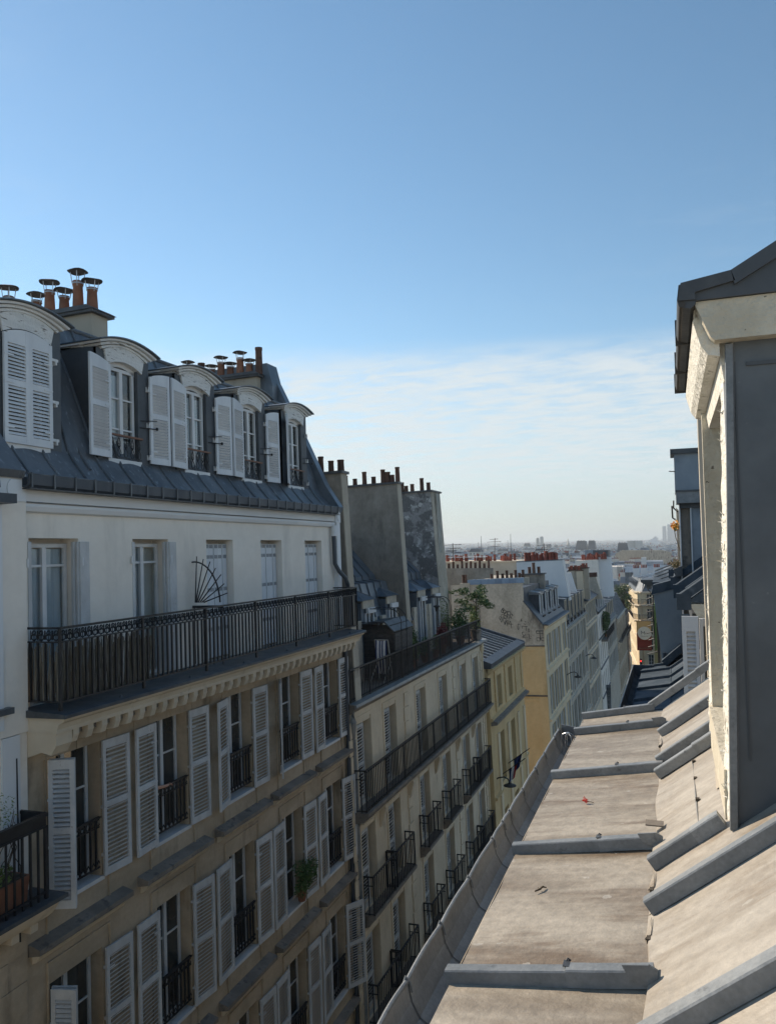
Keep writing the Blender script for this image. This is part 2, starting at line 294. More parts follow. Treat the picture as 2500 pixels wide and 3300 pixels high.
def put(me, name, parent=None, loc=(0, 0, 0), rot=(0, 0, 0), kind=None, label=None, scale=None):
    o = bpy.data.objects.new(name, me); COL.objects.link(o)
    if parent: o.parent = parent
    o.location = loc; o.rotation_euler = rot
    if scale: o.scale = scale
    if kind: o['kind'] = kind
    if label: o['label'] = label
    return o
def loc3(x, y, z): return (x-ORG.x, y-ORG.y, z-ORG.z)
def thing(name, label, cat, loc=(0, 0, 0), rot=(0, 0, 0), group=None):
    o = bpy.data.objects.new(name, None); COL.objects.link(o); o.empty_display_size = .3
    o.location = loc; o.rotation_euler = rot; o['label'] = label; o['category'] = cat
    if group: o['group'] = group
    return o
def tag(o, label, cat, group=None):
    o['label'] = label; o['category'] = cat
    if group: o['group'] = group
    return o
def single(mb, name, mats, label, cat, base, group=None, smooth=False, kind=None):
    """one-mesh thing whose origin sits at base (mesh given in world coordinates)"""
    keep = ORG.copy(); org(base); o = mb.build(name, mats, None, smooth); org(keep); o.location = base
    tag(o, label, cat, group)
    if kind: o['kind'] = kind
    return o
ZB = -25.0     # street level
def lean_root(name, label, cat, X0, yc, k, z0=-2., group=None):
    """building root at street level, leaning back from the street by k radians like old party-walled houses; plane X0 holds at height z0"""
    org((X0, yc, ZB))
    return thing(name, label, cat, (X0+k*(z0-ZB), yc, ZB), (0, -k, 0), group)
# ---- window, shutter and rail templates (local: y along the wall, z up, +x to the street)
CACHE = {}
def cached(key, fn):
    if key not in CACHE:
        keep = ORG.copy(); org((0, 0, 0)); CACHE[key] = fn(); org(keep)
    return CACHE[key]
def win_meshes(w, h, rows=3, arch=0., fr='frame', pn='pane'):
    def fn():
        m = MB(); t = .055; d = .05
        m.box(-d, 0, -w/2, -w/2+t, 0, h); m.box(-d, 0, w/2-t, w/2, 0, h); m.box(-d, 0, -w/2+t, w/2-t, 0, t); m.box(-d, 0, -w/2+t, w/2-t, h-t, h)
        m.box(-d, .012, -t*.7, t*.7, t, h-t)
        for i in range(1, rows):
            z = h*i/rows; m.box(-d+.01, -.008, -w/2+t, w/2-t, z-.014, z+.014)
        g = MB(); g.box(-.034, -.028, -w/2+t, w/2-t, t, h-t)
        return m.mesh('window', fr), g.mesh('pane', pn)
    return cached(('win', w, h, rows, fr, pn), fn)
def window(parent, y, z, x, w, h, rows=3, rot=0., fr='frame', pn='pane'):
    a, b = win_meshes(round(w, 2), round(h, 2), rows, 0, fr, pn)
    o = put(a, 'window', parent, loc3(x, y, z), (0, 0, rot)); put(b, 'pane', o); return o
def shutter_frame(w, h, arch=0., mat='white'):
    """frame rails of a louvred shutter, hinge edge at y=0, opening towards +y"""
    def fn():
        m = MB(); t = .035; s = .062
        def top(y): return h-arch*(1-y/w)**2 if arch else h
        n = 6 if arch else 1
        m.box(0, t, 0, s, 0, top(0)-.0); m.box(0, t, w-s, w, 0, top(w-s))
        m.box(.002, t-.002, s, w-s, 0, .11); m.box(.002, t-.002, s, w-s, h*.52-.045, h*.52+.045)
        for i in range(n):
            y0 = s+(w-2*s)*i/n; y1 = s+(w-2*s)*(i+1)/n
            m.prism([(y0, top(0)-.13), (y1, top(0)-.13), (y1, top(y1)), (y0, top(y0))], 'x', .002, t-.002)
        for z in (.22, h*.52, h-.3-arch):
            m.box(t, t+.006, .0, .16, z-.012, z+.012)
        return m.mesh('shutter', mat)
    return cached(('sh', w, h, arch, mat), fn)
def slat_zs(w, h, arch=0., pitch=.052):
    z0, z1, zm = .11, h-arch-.13, h*.52
    out = []
    for a, b in ((z0, zm-.045), (zm+.045, z1)):
        n = max(1, round((b-a)/pitch)); out += [a+(b-a)*(i+.5)/n for i in range(n)]
    return out
def slat_prof(z, fl, k=1.):
    if k > 1: return [(.002, z-.019*fl), (.006, z-.024*fl), (.033, z+.015*fl), (.029, z+.020*fl)]
    return [(.002, z-.014*fl), (.006, z-.019*fl), (.033, z+.012*fl), (.029, z+.017*fl)]
def slat_mesh(w, mat='white', fl=1):
    def fn():
        m = MB(); s = .062; m.prism(slat_prof(0, fl, 2 if mat == 'white' else 1), 'y', s, w-s); return m.mesh('slat', mat)
    return cached(('slat', w, mat, fl), fn)
def slats_mesh(w, h, arch=0., mat='white', pitch=.06, fl=1):
    def fn():
        m = MB(); s = .062
        for z in slat_zs(w, h, arch, pitch): m.prism(slat_prof(z, fl), 'y', s, w-s)
        return m.mesh('louvre_slats', mat)
    return cached(('slats', w, h, arch, mat, pitch, fl), fn)
def shutter(parent, x, y, z, w, h, ang, side, arch=0., mat='white', single_slats=False, label=None, fl=1):
    """side=+1 hinge at y opening away towards +y, side=-1 mirrored"""
    o = put(shutter_frame(w, h, arch, mat), 'shutter', parent, loc3(x, y, z), (0, 0, ang), scale=(1, side, 1), label=label)
    if single_slats:
        sm = slat_mesh(w, mat, fl)
        for zz in slat_zs(w, h, arch): put(sm, 'slat', o, (0, 0, zz))
    else: put(slats_mesh(w, h, arch, mat, .062 if mat == 'whiteo' else .054, fl), 'louvre_slats', o, kind='stuff')
    return o
def rail_mesh(w, h=.85, pitch=.11, style=0):
    def fn():
        m = MB(); r = .011
        m.box(-.02, .02, -w/2, w/2, h-.03, h); m.box(-.012, .012, -w/2, w/2, .06, .08); m.box(-.01, .01, -w/2, w/2, h-.16, h-.145)
        n = max(2, round(w/pitch))
        for i in range(n+1):
            y = -w/2+w*i/n; m.box(-.012, .012, y-.012, y+.012, 0 if i in (0, n) else .08, h-.03)
            if i < n:
                yc = y+w/n/2
                m.tube([(0, yc+.035*math.cos(t*1.047), h-.088+.05*math.sin(t*1.047)) for t in range(7)], .010, 3, False)
                if style: m.tube([(0, yc-.04, .1), (0, yc, .17), (0, yc+.04, .1)], .010, 3, False)
        return m.mesh('window_rail', 'iron')
    return cached(('rail', round(w, 2), h, pitch, style), fn)
def rail(parent, x, y, z, w, h=.85, pitch=.11, rot=0., style=1, name='window_rail'):
    return put(rail_mesh(round(w, 2), h, pitch, style), name, parent, loc3(x, y, z), (0, 0, rot))
def pot_meshes(kind):
    def fn():
        m = MB(); n = 12
        if kind == 'plain': m.lathe((0, 0, 0), [(.11, 0), (.105, .3), (.10, .62), (.112, .64), (.112, .70), (.085, .70), (.085, .6)], n); mt = 'terrad'
        elif kind == 'short': m.lathe((0, 0, 0), [(.12, 0), (.11, .34), (.12, .36), (.12, .40), (.09, .40)], n); mt = 'terrad'
        else:
            m.lathe((0, 0, 0), [(.125, 0), (.11, .35), (.10, .56), (.112, .58), (.112, .66), (.085, .66), (.085, .58)], n); mt = 'terra'
            m.k = 1
            for a in range(4):
                t = a*math.pi/2+.5; c, s = math.cos(t), math.sin(t)
                m.tube([(.10*c, .10*s, .55), (.125*c, .125*s, .66), (.15*c, .15*s, .86)], .009, 4)
            m.lathe((0, 0, .60), [(.118, 0), (.118, .025)], n)
            m.k = 2
            i0 = len(m.v); K = 16
            for r, z in ((.215, .845), (.22, .855), (.11, .895), (.02, .915)):
                for a in range(K):
                    t = 2*math.pi*a/K; w = .012*math.sin(3*t+.7)*(r/.22); m.v.append((r*math.cos(t), r*math.sin(t), z+w))
            for j in range(3):
                for a in range(K): b = (a+1) % K; m.f.append((i0+j*K+a, i0+j*K+b, i0+(j+1)*K+b, i0+(j+1)*K+a)); m.m.append(2)
            m.f.append(tuple(i0+3*K+a for a in range(K))); m.m.append(2); m.f.append(tuple(i0+a for a in range(K-1, -1, -1))); m.m.append(2)
            me = m.mesh('chimney_pot', ['terra', 'steel', 'capm'])
            for p in me.polygons: p.use_smooth = len(p.vertices) == 4
            me.set_sharp_from_angle(angle=R(45)); return me
        me = m.mesh('chimney_pot', mt)
        for p in me.polygons: p.use_smooth = len(p.vertices) == 4
        me.set_sharp_from_angle(angle=R(45)); return me
    return cached(('pot', kind), fn)
def pot(parent, x, y, z, kind='plain', sc=1., hs=1.):
    o = put(pot_meshes(kind), 'chimney_pot', parent, loc3(x, y, z), (0, 0, random.uniform(0, 6)), scale=(sc, sc, sc*hs)); return o
def foliage(mb, c, rad, n, size, rng, flat=.0):
    for _ in range(n):
        while True:
            p = Vector((rng.uniform(-1, 1), rng.uniform(-1, 1), rng.uniform(-1, 1)))
            if p.length < 1 and p.length > rng.random()*.75: break
        q = Vector((c[0]+p.x*rad[0], c[1]+p.y*rad[1], c[2]+p.z*rad[2]))
        a = Vector((rng.gauss(0, 1), rng.gauss(0, 1), rng.gauss(0, .6))).normalized(); b = a.cross(Vector((rng.gauss(0, 1), rng.gauss(0, 1), rng.gauss(0, 1)))).normalized()
        s = size*rng.uniform(.6, 1.4)
        mb.quad(q-a*s, q-b*s*.42, q+a*s, q+b*s*.42)
# ------------------------------------------------------------------ ground and street
org((0, 0, 0))
m = MB()
ys = [-60, 0, 60, 130, 180, 260, 400, 700, 1500, 3000, 5000, 9000, 14000]
def gz(y):
    P = [(-60, -25), (130, -25.), (180, -25.2), (260, -25.6), (400, -26.5), (700, -27.8), (1500, -28.5), (3000, -24), (5000, -12), (9000, 22), (14000, 60)]
    for (a, b), (c, d) in zip(P, P[1:]):
        if y <= c: return b+(d-b)*(y-a)/(c-a)
    return P[-1][1]
for a, b in zip(ys, ys[1:]):
    for xa, xb in ((-9000, -400), (-400, 60), (60, 6000)): m.quad((xa, a, gz(a)), (xb, a, gz(a)), (xb, b, gz(b)), (xa, b, gz(b)))
o = m.build('ground', 'earth'); o['kind'] = 'structure'
m = MB(); m.quad((-6.6, -30, ZB+.004), (-2.3, -30, ZB+.004), (-2.3, 132, ZB+.004), (-6.6, 132, ZB+.004)); o = m.build('road', 'asphalt'); o['kind'] = 'structure'
m = MB(); m.box(-7.7, -6.6, -30, 132, ZB, ZB+.12); m.box(-2.3, -.8, -30, 118, ZB, ZB+.12); o = m.build('pavement', 'pave'); o['kind'] = 'structure'
m = MB()
for i in range(8): m.box(-6.4+i*.52, -6.1+i*.52, 96, 99, ZB+.004, ZB+.010)
o = m.build('crossing_stripes', 'paint'); o['kind'] = 'structure'
# ------------------------------------------------------------------ the white-shuttered building across the street
XW = -8.08
b1 = lean_root('apartment_building', 'long building with arched zinc dormers, white attic wall and rows of white louvred shutters', 'building', -8., 13.2, .02)
WC = [9.0, 11.2, 13.38, 15.5, 17.65]
Y0, Y1 = 8.06, 18.5
rows = [(-4.72, 1.98), (-7.77, 2.04), (-10.85, 2.04), (-13.9, 2.04)]
holes = [(c-(.62 if c < 9.5 else .46), c+.46, z, z+h) for c in WC for z, h in rows] + [(c-.46, c+.46, -17.0, -14.96) for c in WC]+[(c-.46, c+.46, -20.1, -18.0) for c in WC]
m = MB(); m.recalc = False
P1 = lambda u, v, d: (XW-d, u, v)
m.pierced(P1, Y0, Y1, ZB, -2.3, holes, .30)
m.quad((XW, Y0, ZB), (-16, Y0, ZB), (-16, Y0, -2.3), (XW, Y0, -2.3)); m.quad((XW, Y1, ZB), (XW, Y1, -2.3), (-16, Y1, -2.3), (-16, Y1, ZB)); m.quad((-16, Y0, ZB), (-16, Y1, ZB), (-16, Y1, 1), (-16, Y0, 1))
for v in (m,):
    pass
m.build('stone_wall', 'stone', b1)
# frieze stones under the cornice
ya = Y0+.02
for i, wdt in enumerate([.9, 1.25, .95, 1.2, 1.0, 1.15, 1.05, .9, 1.1, .88]):
    MB().box(XW+.002, XW+.022, ya, ya+wdt-.014, -2.76, -2.52).build('frieze_stone', 'stone', b1); ya += wdt
# attic wall
dc = [8.68, 10.84, 12.95, 15.0, 17.1]
m = MB(); m.recalc = False
m.pierced(lambda u, v, d: (-8.13-d, u, v), Y0, Y1-.08, -2.05, 1.0, [(c-.47, c+.47, -2.05, .24) for c in dc], .34)
m.quad((-8.13, Y1-.08, -2.3), (-8.13, Y1-.08, 1.0), (-14, Y1-.08, 1.0), (-14, Y1-.08, -2.3))
m.build('attic_wall', 'plaster', b1)
MB().prism([(-8.128, .58), (-8.06, .60), (-8.03, .66), (-8.03, .70), (-8.128, .71)], 'y', Y0, Y1-.3).build('string_moulding', 'plastw', b1)
MB().prism([(-8.128, .72), (-8.04, .73), (-8.04, .93), (-8.128, .93)], 'y', Y0+.02, Y1-.3).build('fascia', 'plastw', b1)
# corner pier blocks with round boss, at both ends
for (ya, yb) in ((7.60, 8.05), (18.2, 18.5)):
    q = MB().box(-8.3, -8.0, ya, yb, .70, 1.08).build('corner_block', 'plastw', b1)
    mm = MB(); c = (ya+yb)/2; mm.prism([(c+.1*math.cos(a*math.pi/8), .88+.13*math.sin(a*math.pi/8)) for a in range(16)], 'x', -8.0, -7.985); mm.build('round_boss', 'plastw', q)
MB().box(-8.25, -8.02, 18.28, 18.5, -2.0, .70).build('corner_pilaster', 'plastw', b1)
# French windows of the attic floor: two open, three behind folded metal shutters
for i, c in enumerate(dc):
    if i < 2:
        a, b = win_meshes(.90, 2.2, 1)
        f = put(a, 'window', b1, loc3(-8.33, c, -2.03)); 
        g = MB(); g.box(-8.37, -8.362, c-.40, c-.04, -1.95, .10); g.box(-8.37, -8.362, c+.04, c+.40, -1.95, .10); g.build('pane', 'glass', f)
        g = MB(); 
        for s in (-1, 1): g.box(-8.36, -8.335, c+s*.22-.18, c+s*.22+.18, -.16, -.125)
        g.build('glazing_bar', 'frame', f)
        cu = MB()
        for k in range(14 if i == 0 else 8):
            y = c-.21+.62*k/14; cu.quad((-8.40-.015*math.sin(k*1.9), y, -1.95), (-8.40-.015*math.sin((k+1)*1.9), y+.044, -1.95), (-8.40-.015*math.sin((k+1)*1.9), y+.044, .1), (-8.40-.015*math.sin(k*1.9), y, .1))
        cu.build('curtain', 'curtain', f)
        for s in (-1, 1):
            q = MB(); q.box(-8.20, -8.16, c+s*.43-.035, c+s*.43+.035, -2.0, .19); q.box(-8.15, -8.12, c+s*.46-.03, c+s*.46+.03, -2.0, .19)
            if s > 0: q.box(-8.122, -8.10, c+.47, c+.66, -2.0, .19)
            f2 = q.build('folding_shutter', 'whiteo', b1)
            hh = MB()
            for z in (-1.3, -.1): hh.box(-8.118, -8.09, c+s*.52-.015, c+s*.52+.015, z-.06, z+.06)
            hh.build('hinge', 'frame', f2)
    else:
        par = None
        for k in range(6):
            y = c-.455+.91*k/6
            q = MB(); q.box(-8.31+(.012 if k % 2 else 0), -8.285+(.012 if k % 2 else 0), y+.004, y+.91/6-.004, -2.0, .16)
            q.k = 1
            for z in (-1.5, -.75, -.12, .08):
                for t in range(3): q.box(-8.286+(.012 if k % 2 else 0), -8.28+(.012 if k % 2 else 0), y+.03+t*.04, y+.045+t*.04, z, z+.07)
            q.build('folded_shutter_panel', ['white', 'zincp'], b1)
# balcony: zinc covered slab, cornice and dentils
MB().prism([(-8.13, -2.02), (-7.39, -2.06), (-7.36, -2.075), (-7.36, -2.115), (-8.12, -2.12)], 'y', 8.0, 18.45).build('balcony_floor', 'lead', b1)
MB().prism([(-8.10, -2.122), (-7.40, -2.122), (-7.42, -2.16), (-7.50, -2.20), (-7.53, -2.27), (-7.53, -2.32), (-8.10, -2.32)], 'y', 8.04, 18.42).build('cornice', 'stonel', b1)
dm = None; org_keep = ORG.copy()
n = 36
for i in range(n):
    y = 8.42+(18.15-8.42)*i/(n-1)
    if dm is None:
        org((0, 0, 0)); dm = MB().prism([(-7.56, -2.322), (-7.56, -2.40), (-7.60, -2.50), (-7.74, -2.52), (-8.06, -2.52), (-8.06, -2.322)], 'y', -.055, .055).mesh('dentil', 'stonel'); org(org_keep)
    put(dm, 'dentil', b1, loc3(0, y, 0))
MB().prism([(-7.56, -2.322), (-7.56, -2.48), (-7.64, -2.60), (-7.8, -2.57), (-8.06, -2.66), (-8.06, -2.322)], 'y', 8.05, 8.34).build('end_console', 'stonel', b1)
MB().box(-8.07, -7.66, 8.48, 18.40, -2.42, -2.324).build('cornice_bed', 'stoned', b1)
# balcony rail with scroll frieze
rl = MB(); XR = -7.5; zt = -.95; zb = -1.93; YA, YB = 8.08, 18.2
rl.box(XR-.028, XR+.028, YA-.02, YB, zt-.028, zt); rl.box(XR-.014, XR+.014, YA, YB, zt-.205, zt-.185); rl.box(XR-.014, XR+.014, YA, YB, zb, zb+.022)
for xx in (YA, YB-.02):
    rl.box(-8.12, XR, xx-.02, xx+.02, zt-.028, zt); rl.box(-8.12, XR, xx-.012, xx+.012, zt-.205, zt-.185); rl.box(-8.12, XR, xx-.012, xx+.012, zb, zb+.022)
rl = rl.build('balcony_rail', 'iron', b1)
k0 = ORG.copy(); org((0, 0, 0)); bar = MB().box(-.0125, .0125, -.0125, .0125, 0, .79).mesh('bar', 'iron'); post = MB().box(-.018, .018, -.018, .018, -.1, .97).mesh('rail_post', 'iron')
scr = MB()
for s in (-1, 1):
    scr.tube([(0, s*(.008+.042*(1-.085*t)*abs(math.sin(t*.55))), .055-.05*math.cos(t*.55)*(1-.06*t)+.01) for t in range(0, 9)], .0105, 4, False)
    scr.tube([(0, s*.055, .02+.025*t) for t in range(6)], .008, 3, False)
scr.tube([(0, 0, 0), (0, 0, .15)], .006, 3, False)
for t in (0, 1): scr.tube([(0, .03*math.cos(a*1.047), .115+.028*math.sin(a*1.047)) for a in range(7)], .0095, 3, False)
scr = scr.mesh('scrollwork', 'iron'); org(k0)
n = int(round((YB-YA)/.12))
for i in range(n+1):
    y = YA+(YB-YA-.02)*i/n
    if i % 14 == 0: put(post, 'rail_post', rl, loc3(XR, y, zb))
    else: put(bar, 'bar', rl, loc3(XR, y, zb))
    if i < n: put(scr, 'scrollwork', rl, loc3(XR, y+.06, zt-.187))
for yy in (YA, YB-.02):
    for t in range(1, 5): put(bar, 'bar', rl, loc3(XR-.122*t, yy, zb)); put(scr, 'scrollwork', rl, loc3(XR-.122*t+.06, yy, zt-.187), (0, 0, R(90)))
put(post, 'rail_post', rl, loc3(XR, YB-.02, zb))
for yy in (9.2, 10.9, 12.6, 14.3, 16.0, 17.6): MB().lathe((XR+.04, yy, -2.075), [(.03, 0), (.022, .03), (.008, .055)], 8).build('rail_foot', 'lead', rl)
# fan-shaped spiked divider
fm = MB(); px, pz, fy = -8.07, -.93, 12.0
for i in range(7):
    a = R(86-i*12.2); r = .86 if i % 2 == 0 else .84
    fm.tube([(px+.03*math.cos(a)*i, fy, pz+.03), (px+r*math.cos(a)*.8, fy, pz+r*math.sin(a)), ], [.013, .009], 5)
fm.tube([(px+.62*math.cos(t)*.85-.02, fy+.01, pz+.76*math.sin(t)) for t in [R(2+6.2*k) for k in range(17)]], .015, 5)
fm.box(-8.12, -7.5, fy-.02, fy+.02, -1.0, -.955)
for t in range(4): fm.box(-8.1+.19*t, -8.085+.19*t, fy-.008, fy+.008, -2.0, -.98)
fm.build('fan_divider', 'iron', b1)
# mansard: flared zinc sheets between rolls
Yr0, Yr1 = 7.7, 18.35
prof = [(-8.02, 1.02), (-8.10, 1.06), (-8.24, 1.22), (-8.39, 1.40), (-8.51, 1.58), (-8.66, 2.05), (-9.02, 2.95), (-9.42, 3.84)]
n = 19
for i in range(n):
    ya = Yr0+(Yr1-Yr0)*i/n; yb = ya+(Yr1-Yr0)/n
    q = MB(); K = 5
    for (a, b) in zip(prof, prof[1:]):
        for k in range(K):
            t0, t1 = k/K, (k+1)/K; bu = lambda t: .022*math.sin(math.pi*t)
            q.quad((a[0]+bu(t0), ya+(yb-ya)*t0, a[1]), (a[0]+bu(t1), ya+(yb-ya)*t1, a[1]), (b[0]+bu(t1), ya+(yb-ya)*t1, b[1]), (b[0]+bu(t0), ya+(yb-ya)*t0, b[1]))
    q.build('zinc_sheet', 'zinc', b1, smooth=True)
    if i: MB().tube([(x+.012, ya+.0*j, z) for j, (x, z) in enumerate(prof)], .022, 6).build('zinc_roll', 'zinc', b1, smooth=True)
MB().prism([(-9.42, 3.84), (-9.44, 3.92), (-15.5, 4.3), (-15.5, 3.6), (-9.6, 3.6)], 'y', Yr0, Yr1).build('upper_roof', 'zinc', b1)
MB().tube([(-9.42, Yr0, 3.88), (-9.42, Yr1, 3.88)], .04, 8).build('break_roll', 'zinc', b1, smooth=True)
# gutter with straps
gt = MB(); gp = [(-8.02, 1.05), (-8.02, .93), (-7.99, .905), (-7.92, .90), (-7.885, .94), (-7.875, 1.07), (-7.885, 1.09), (-7.90, 1.07), (-7.91, .95), (-7.93, .925), (-7.99, .93), (-8.0, 1.05)]
gt.prism(gp, 'y', 7.98, 18.1); gt = gt.build('gutter', 'zincd', b1)
MB().tube([(-7.885, 7.96, 1.085), (-7.885, 18.1, 1.085)], .014, 6).build('gutter_bead', 'zinc', gt, smooth=True)
k0 = ORG.copy(); org((0, 0, 0)); st = MB(); st.box(-.016, -.004, -.012, .012, -.19, .0); st.box(-.12, -.01, -.012, .012, -.205, -.19); st.box(-.13, 0, -.012, .012, 0, .008); st = st.mesh('gutter_strap', 'zinc'); org(k0)
for i in range(26): put(st, 'gutter_strap', gt, loc3(-7.856, 8.02+i*.402, 1.092))
MB().box(-8.03, -7.86, 7.98, 18.2, .882, .896).build('drip_edge', 'lead', b1)
# raking parapet at the far party wall
MB().prism([(-8.0, .95), (-7.93, 1.1), (-8.30, 1.68), (-8.86, 2.9), (-9.62, 4.5), (-9.85, 4.5), (-9.2, 3.1), (-8.6, 1.7), (-8.35, .95)], 'y', 18.28, 18.55).build('raking_parapet', 'zincb', b1)
MB().prism([(-9.6, 4.4), (-9.75, 5.0), (-11.4, 5.0), (-11.4, 4.0), (-9.6, 4.0)], 'y', 18.0, 18.54).build('zinc_hip', 'zincb', b1)
# dormers
DC = [8.55, 10.65, 12.75, 14.82, 16.93]
def arch_pts(c, w, z0, rise, n=12): return [(c-w+2*w*i/n, z0+rise*(1-(2*i/n-1)**2)) for i in range(n+1)]
def dormer(c, i):
    xf = -8.47
    d = MB()
    # cheeks
    for s in (-1, 1):
        ys_ = sorted((c+s*.60, c+s*.66)); d.prism([(xf, 1.5), (xf, 3.35), (-9.45, 3.42), (-9.45, 3.3), (-8.62, 1.5)], 'y', *ys_)
    d.prism([(c-.66, 1.5), (c-.36, 1.5), (c-.36, 3.35), (c-.66, 3.35)], 'x', xf-.06, xf+.001); d.prism([(c+.36, 1.5), (c+.66, 1.5), (c+.66, 3.35), (c+.36, 3.35)], 'x', xf-.06, xf+.001)
    d = d.build('dormer', 'zincp', b1)
    # wooden arched head
    h = MB(); lo = arch_pts(c, .44, 3.11, .11); hi = arch_pts(c, .50, 3.34, .125)
    h.prism(lo+hi[::-1], 'x', xf-.08, xf+.035); h.build('arched_head', 'peel', d)
    # moulded cornice in three steps
    for (wd, za, zb_, ra, px_, nm) in ((.59, 3.33, 3.365, .125, .05, 'peel'), (.66, 3.365, 3.40, .13, .09, 'peel'), (.73, 3.40, 3.43, .135, .14, 'plastw')):
        q = MB(); q.prism(arch_pts(c, wd-.03, za, ra)+arch_pts(c, wd, zb_, ra)[::-1], 'x', xf-.3, xf+px_)
        q.prism([(c-wd, za), (c+wd, za), (c+wd, zb_), (c-wd, zb_)], 'x', -9.3, xf-.28); q.build('cornice_moulding', nm, d)
    # zinc hood
    q = MB(); q.recalc = False; n = 14
    a = arch_pts(c, .76, 3.433, .138, n); b = arch_pts(c, .76, 3.450, .138, n)
    q.prism(a+b[::-1], 'x', -9.9, xf+.20); q.build('zinc_hood', 'zincb', d)
    # window
    w = win_meshes(.70, 1.54, 3); f = put(w[0], 'window', b1, loc3(xf-.07, c, 1.58)); MB().box(xf-.11, xf-.104, c-.32, c+.32, 1.63, 3.08).build('pane', 'glass', f)
    f2 = MB(); f2.prism(arch_pts(c, .36, 3.06, .09)+[(c+.36, 3.24), (c-.36, 3.24)], 'x', xf-.12, xf-.07); f2.build('arched_frame_top', 'frame', f)
    MB().box(xf-.3, xf+.02, c-.42, c+.42, 1.50, 1.575).build('sill', 'frame', f)
    r = MB(); r.box(-9.2, xf-.14, c-.58, c+.58, 1.5, 3.2); r = r.build('room', 'dark', d)
    cu = MB()
    side = (-1, 1, 1, -1, 1)[i]
    if i in (1, 2):
        for k in range(16):
            y = c-.33+.36*k/16 if i == 1 else c-.30+.6*k/16
            xo = lambda t: xf-.126+.010*math.sin(t*1.9)
            cu.quad((xo(k), y, 1.64), (xo(k+1), y+.025, 1.64), (xo(k+1), y+.025, 3.0), (xo(k), y, 3.0))
        cu.build('curtain', 'curtain', f)
    # rail with wooden handrail
    if i:
        g = MB(); g.box(xf+.0, xf+.05, c-.42, c+.42, 1.955, 1.985); g = g.build('handrail', 'railw', b1)
        s_ = MB()
        for k in range(5):
            y = c-.34+.17*k
            s_.tube([(xf+.02, y+.06*math.sin(t*.8)*(1-t*.07), 1.60+.043*t) for t in range(9)], .008, 4, False)
            s_.tube([(xf+.02, y-.06*math.sin(t*.8)*(1-t*.07), 1.60+.043*t) for t in range(9)], .008, 4, False)
            s_.tube([(xf+.02, y+.035*math.cos(t*.9), 1.80+.035*math.sin(t*.9)) for t in range(8)], .007, 4, False)
        s_.box(xf+.01, xf+.03, c-.4, c+.4, 1.60, 1.612); s_.build('scroll_grille', 'iron', g)
    # shutters
    wS, hS = .56 if i else .44, 1.63
    if i == 0:
        shutter(b1, xf+.02, c-.44, 1.57, .44, hS, 0, 1, .10, 'white', True, fl=-1); 
        o = shutter(b1, xf+.02, c+.44, 1.57, .44, hS, 0, -1, .10, 'white', True, fl=-1)
    else:
        shutter(b1, xf+.02, c-.385, 1.57, wS-.02, hS, R((4, 5, 7, 9, 24)[i]), -1, .09, 'white', True)
        if i < 5: shutter(b1, xf+.03, c+.62, 1.57, wS-.06, hS, R(-6 if i < 4 else -4), 1, .09, 'white', True) if i < 4 else None
    hg = MB()
    for z in (1.7, 2.27, 2.9):
        hg.box(xf+.03, xf+.055, c+.44+(0 if i == 0 else .14), c+.56+(0 if i == 0 else .06), z-.02, z+.02); hg.box(xf+.0, xf+.06, c+.50+(0 if i == 0 else .08), c+.53+(0 if i == 0 else .08), z-.07, z+.02)
    hg.build('hinge', 'frame', d)
    if i: 
        st_ = MB(); st_.tube([(xf+.01, c+.42, 2.30), (xf+.11, c+.74, 2.33)], .007, 4); st_.lathe((xf+.12, c+.72, 2.16), [(.02, 0), (.026, .02), (.02, .05)], 8); st_.tube([(xf, c+.40, 2.18), (xf+.12, c+.74, 2.18)], .009, 4); st_.build('shutter_stay', 'iron', d)
for i, c in enumerate(DC): dormer(c, i)
# brace bar and clip on the first dormer cheek
MB().tube([(-9.3, 9.7, 3.25), (-8.6, 9.62, 1.75), (-8.28, 9.60, 1.3)], .025, 6).build('cheek_roll', 'zinc', b1)
# chimneys
def chimney(par, x0, x1, y0, y1, z0, z1, mat, cap='lead', capo=.08, caph=.07, ocap='stoned'):
    c = MB(); c.box(x0, x1, y0, y1, z0, z1); c = c.build('chimney', mat, par)
    q = MB(); q.box(x0-capo, x1+capo, y0-capo, y1+capo, z1, z1+caph*.6); q.prism([(x0-capo*1.3, z1+caph*.6), (x1+capo*1.3, z1+caph*.6), ((x1)-.02, z1+caph*1.6), (x0+.02, z1+caph*1.6)], 'y', y0-capo*1.3, y1+capo*1.3); q.build('chimney_cap', cap, c)
    return c
c1 = chimney(b1, -12.0, -9.5, 11.1, 11.52, 3.3, 4.36, 'quoin', 'lead', .09, .08)
for x, top, k in ((-11.62, 5.25, 1), (-10.94, 5.0, 1), (-10.63, 5.20, 1), (-10.29, 4.98, 1), (-9.97, 5.30, 1), (-9.65, 5.06, 1)):
    pot(c1, x, 11.3, 4.44, 'cowl', .85, (top-4.44)/.60*.78)
c2 = chimney(b1, -12.9, -9.95, 17.8, 18.25, 3.5, 4.62, 'quoin', 'lead', .1, .08)
for x, top, kd in ((-12.6, 5.1, 'cowl'), (-12.19, 5.3, 'cowl'), (-11.76, 5.27, 'plain'), (-11.43, 5.1, 'cowl'), (-11.14, 5.3, 'cowl'), (-10.85, 5.1, 'cowl'), (-10.55, 5.36, 'cowl'), (-10.27, 5.12, 'cowl'), (-9.98, 5.5, 'plain')):
    pot(c2, x, 18.0, 4.72, kd, .9, (top-4.70)/.60*.78 if kd == 'cowl' else (top-4.7)/.7)
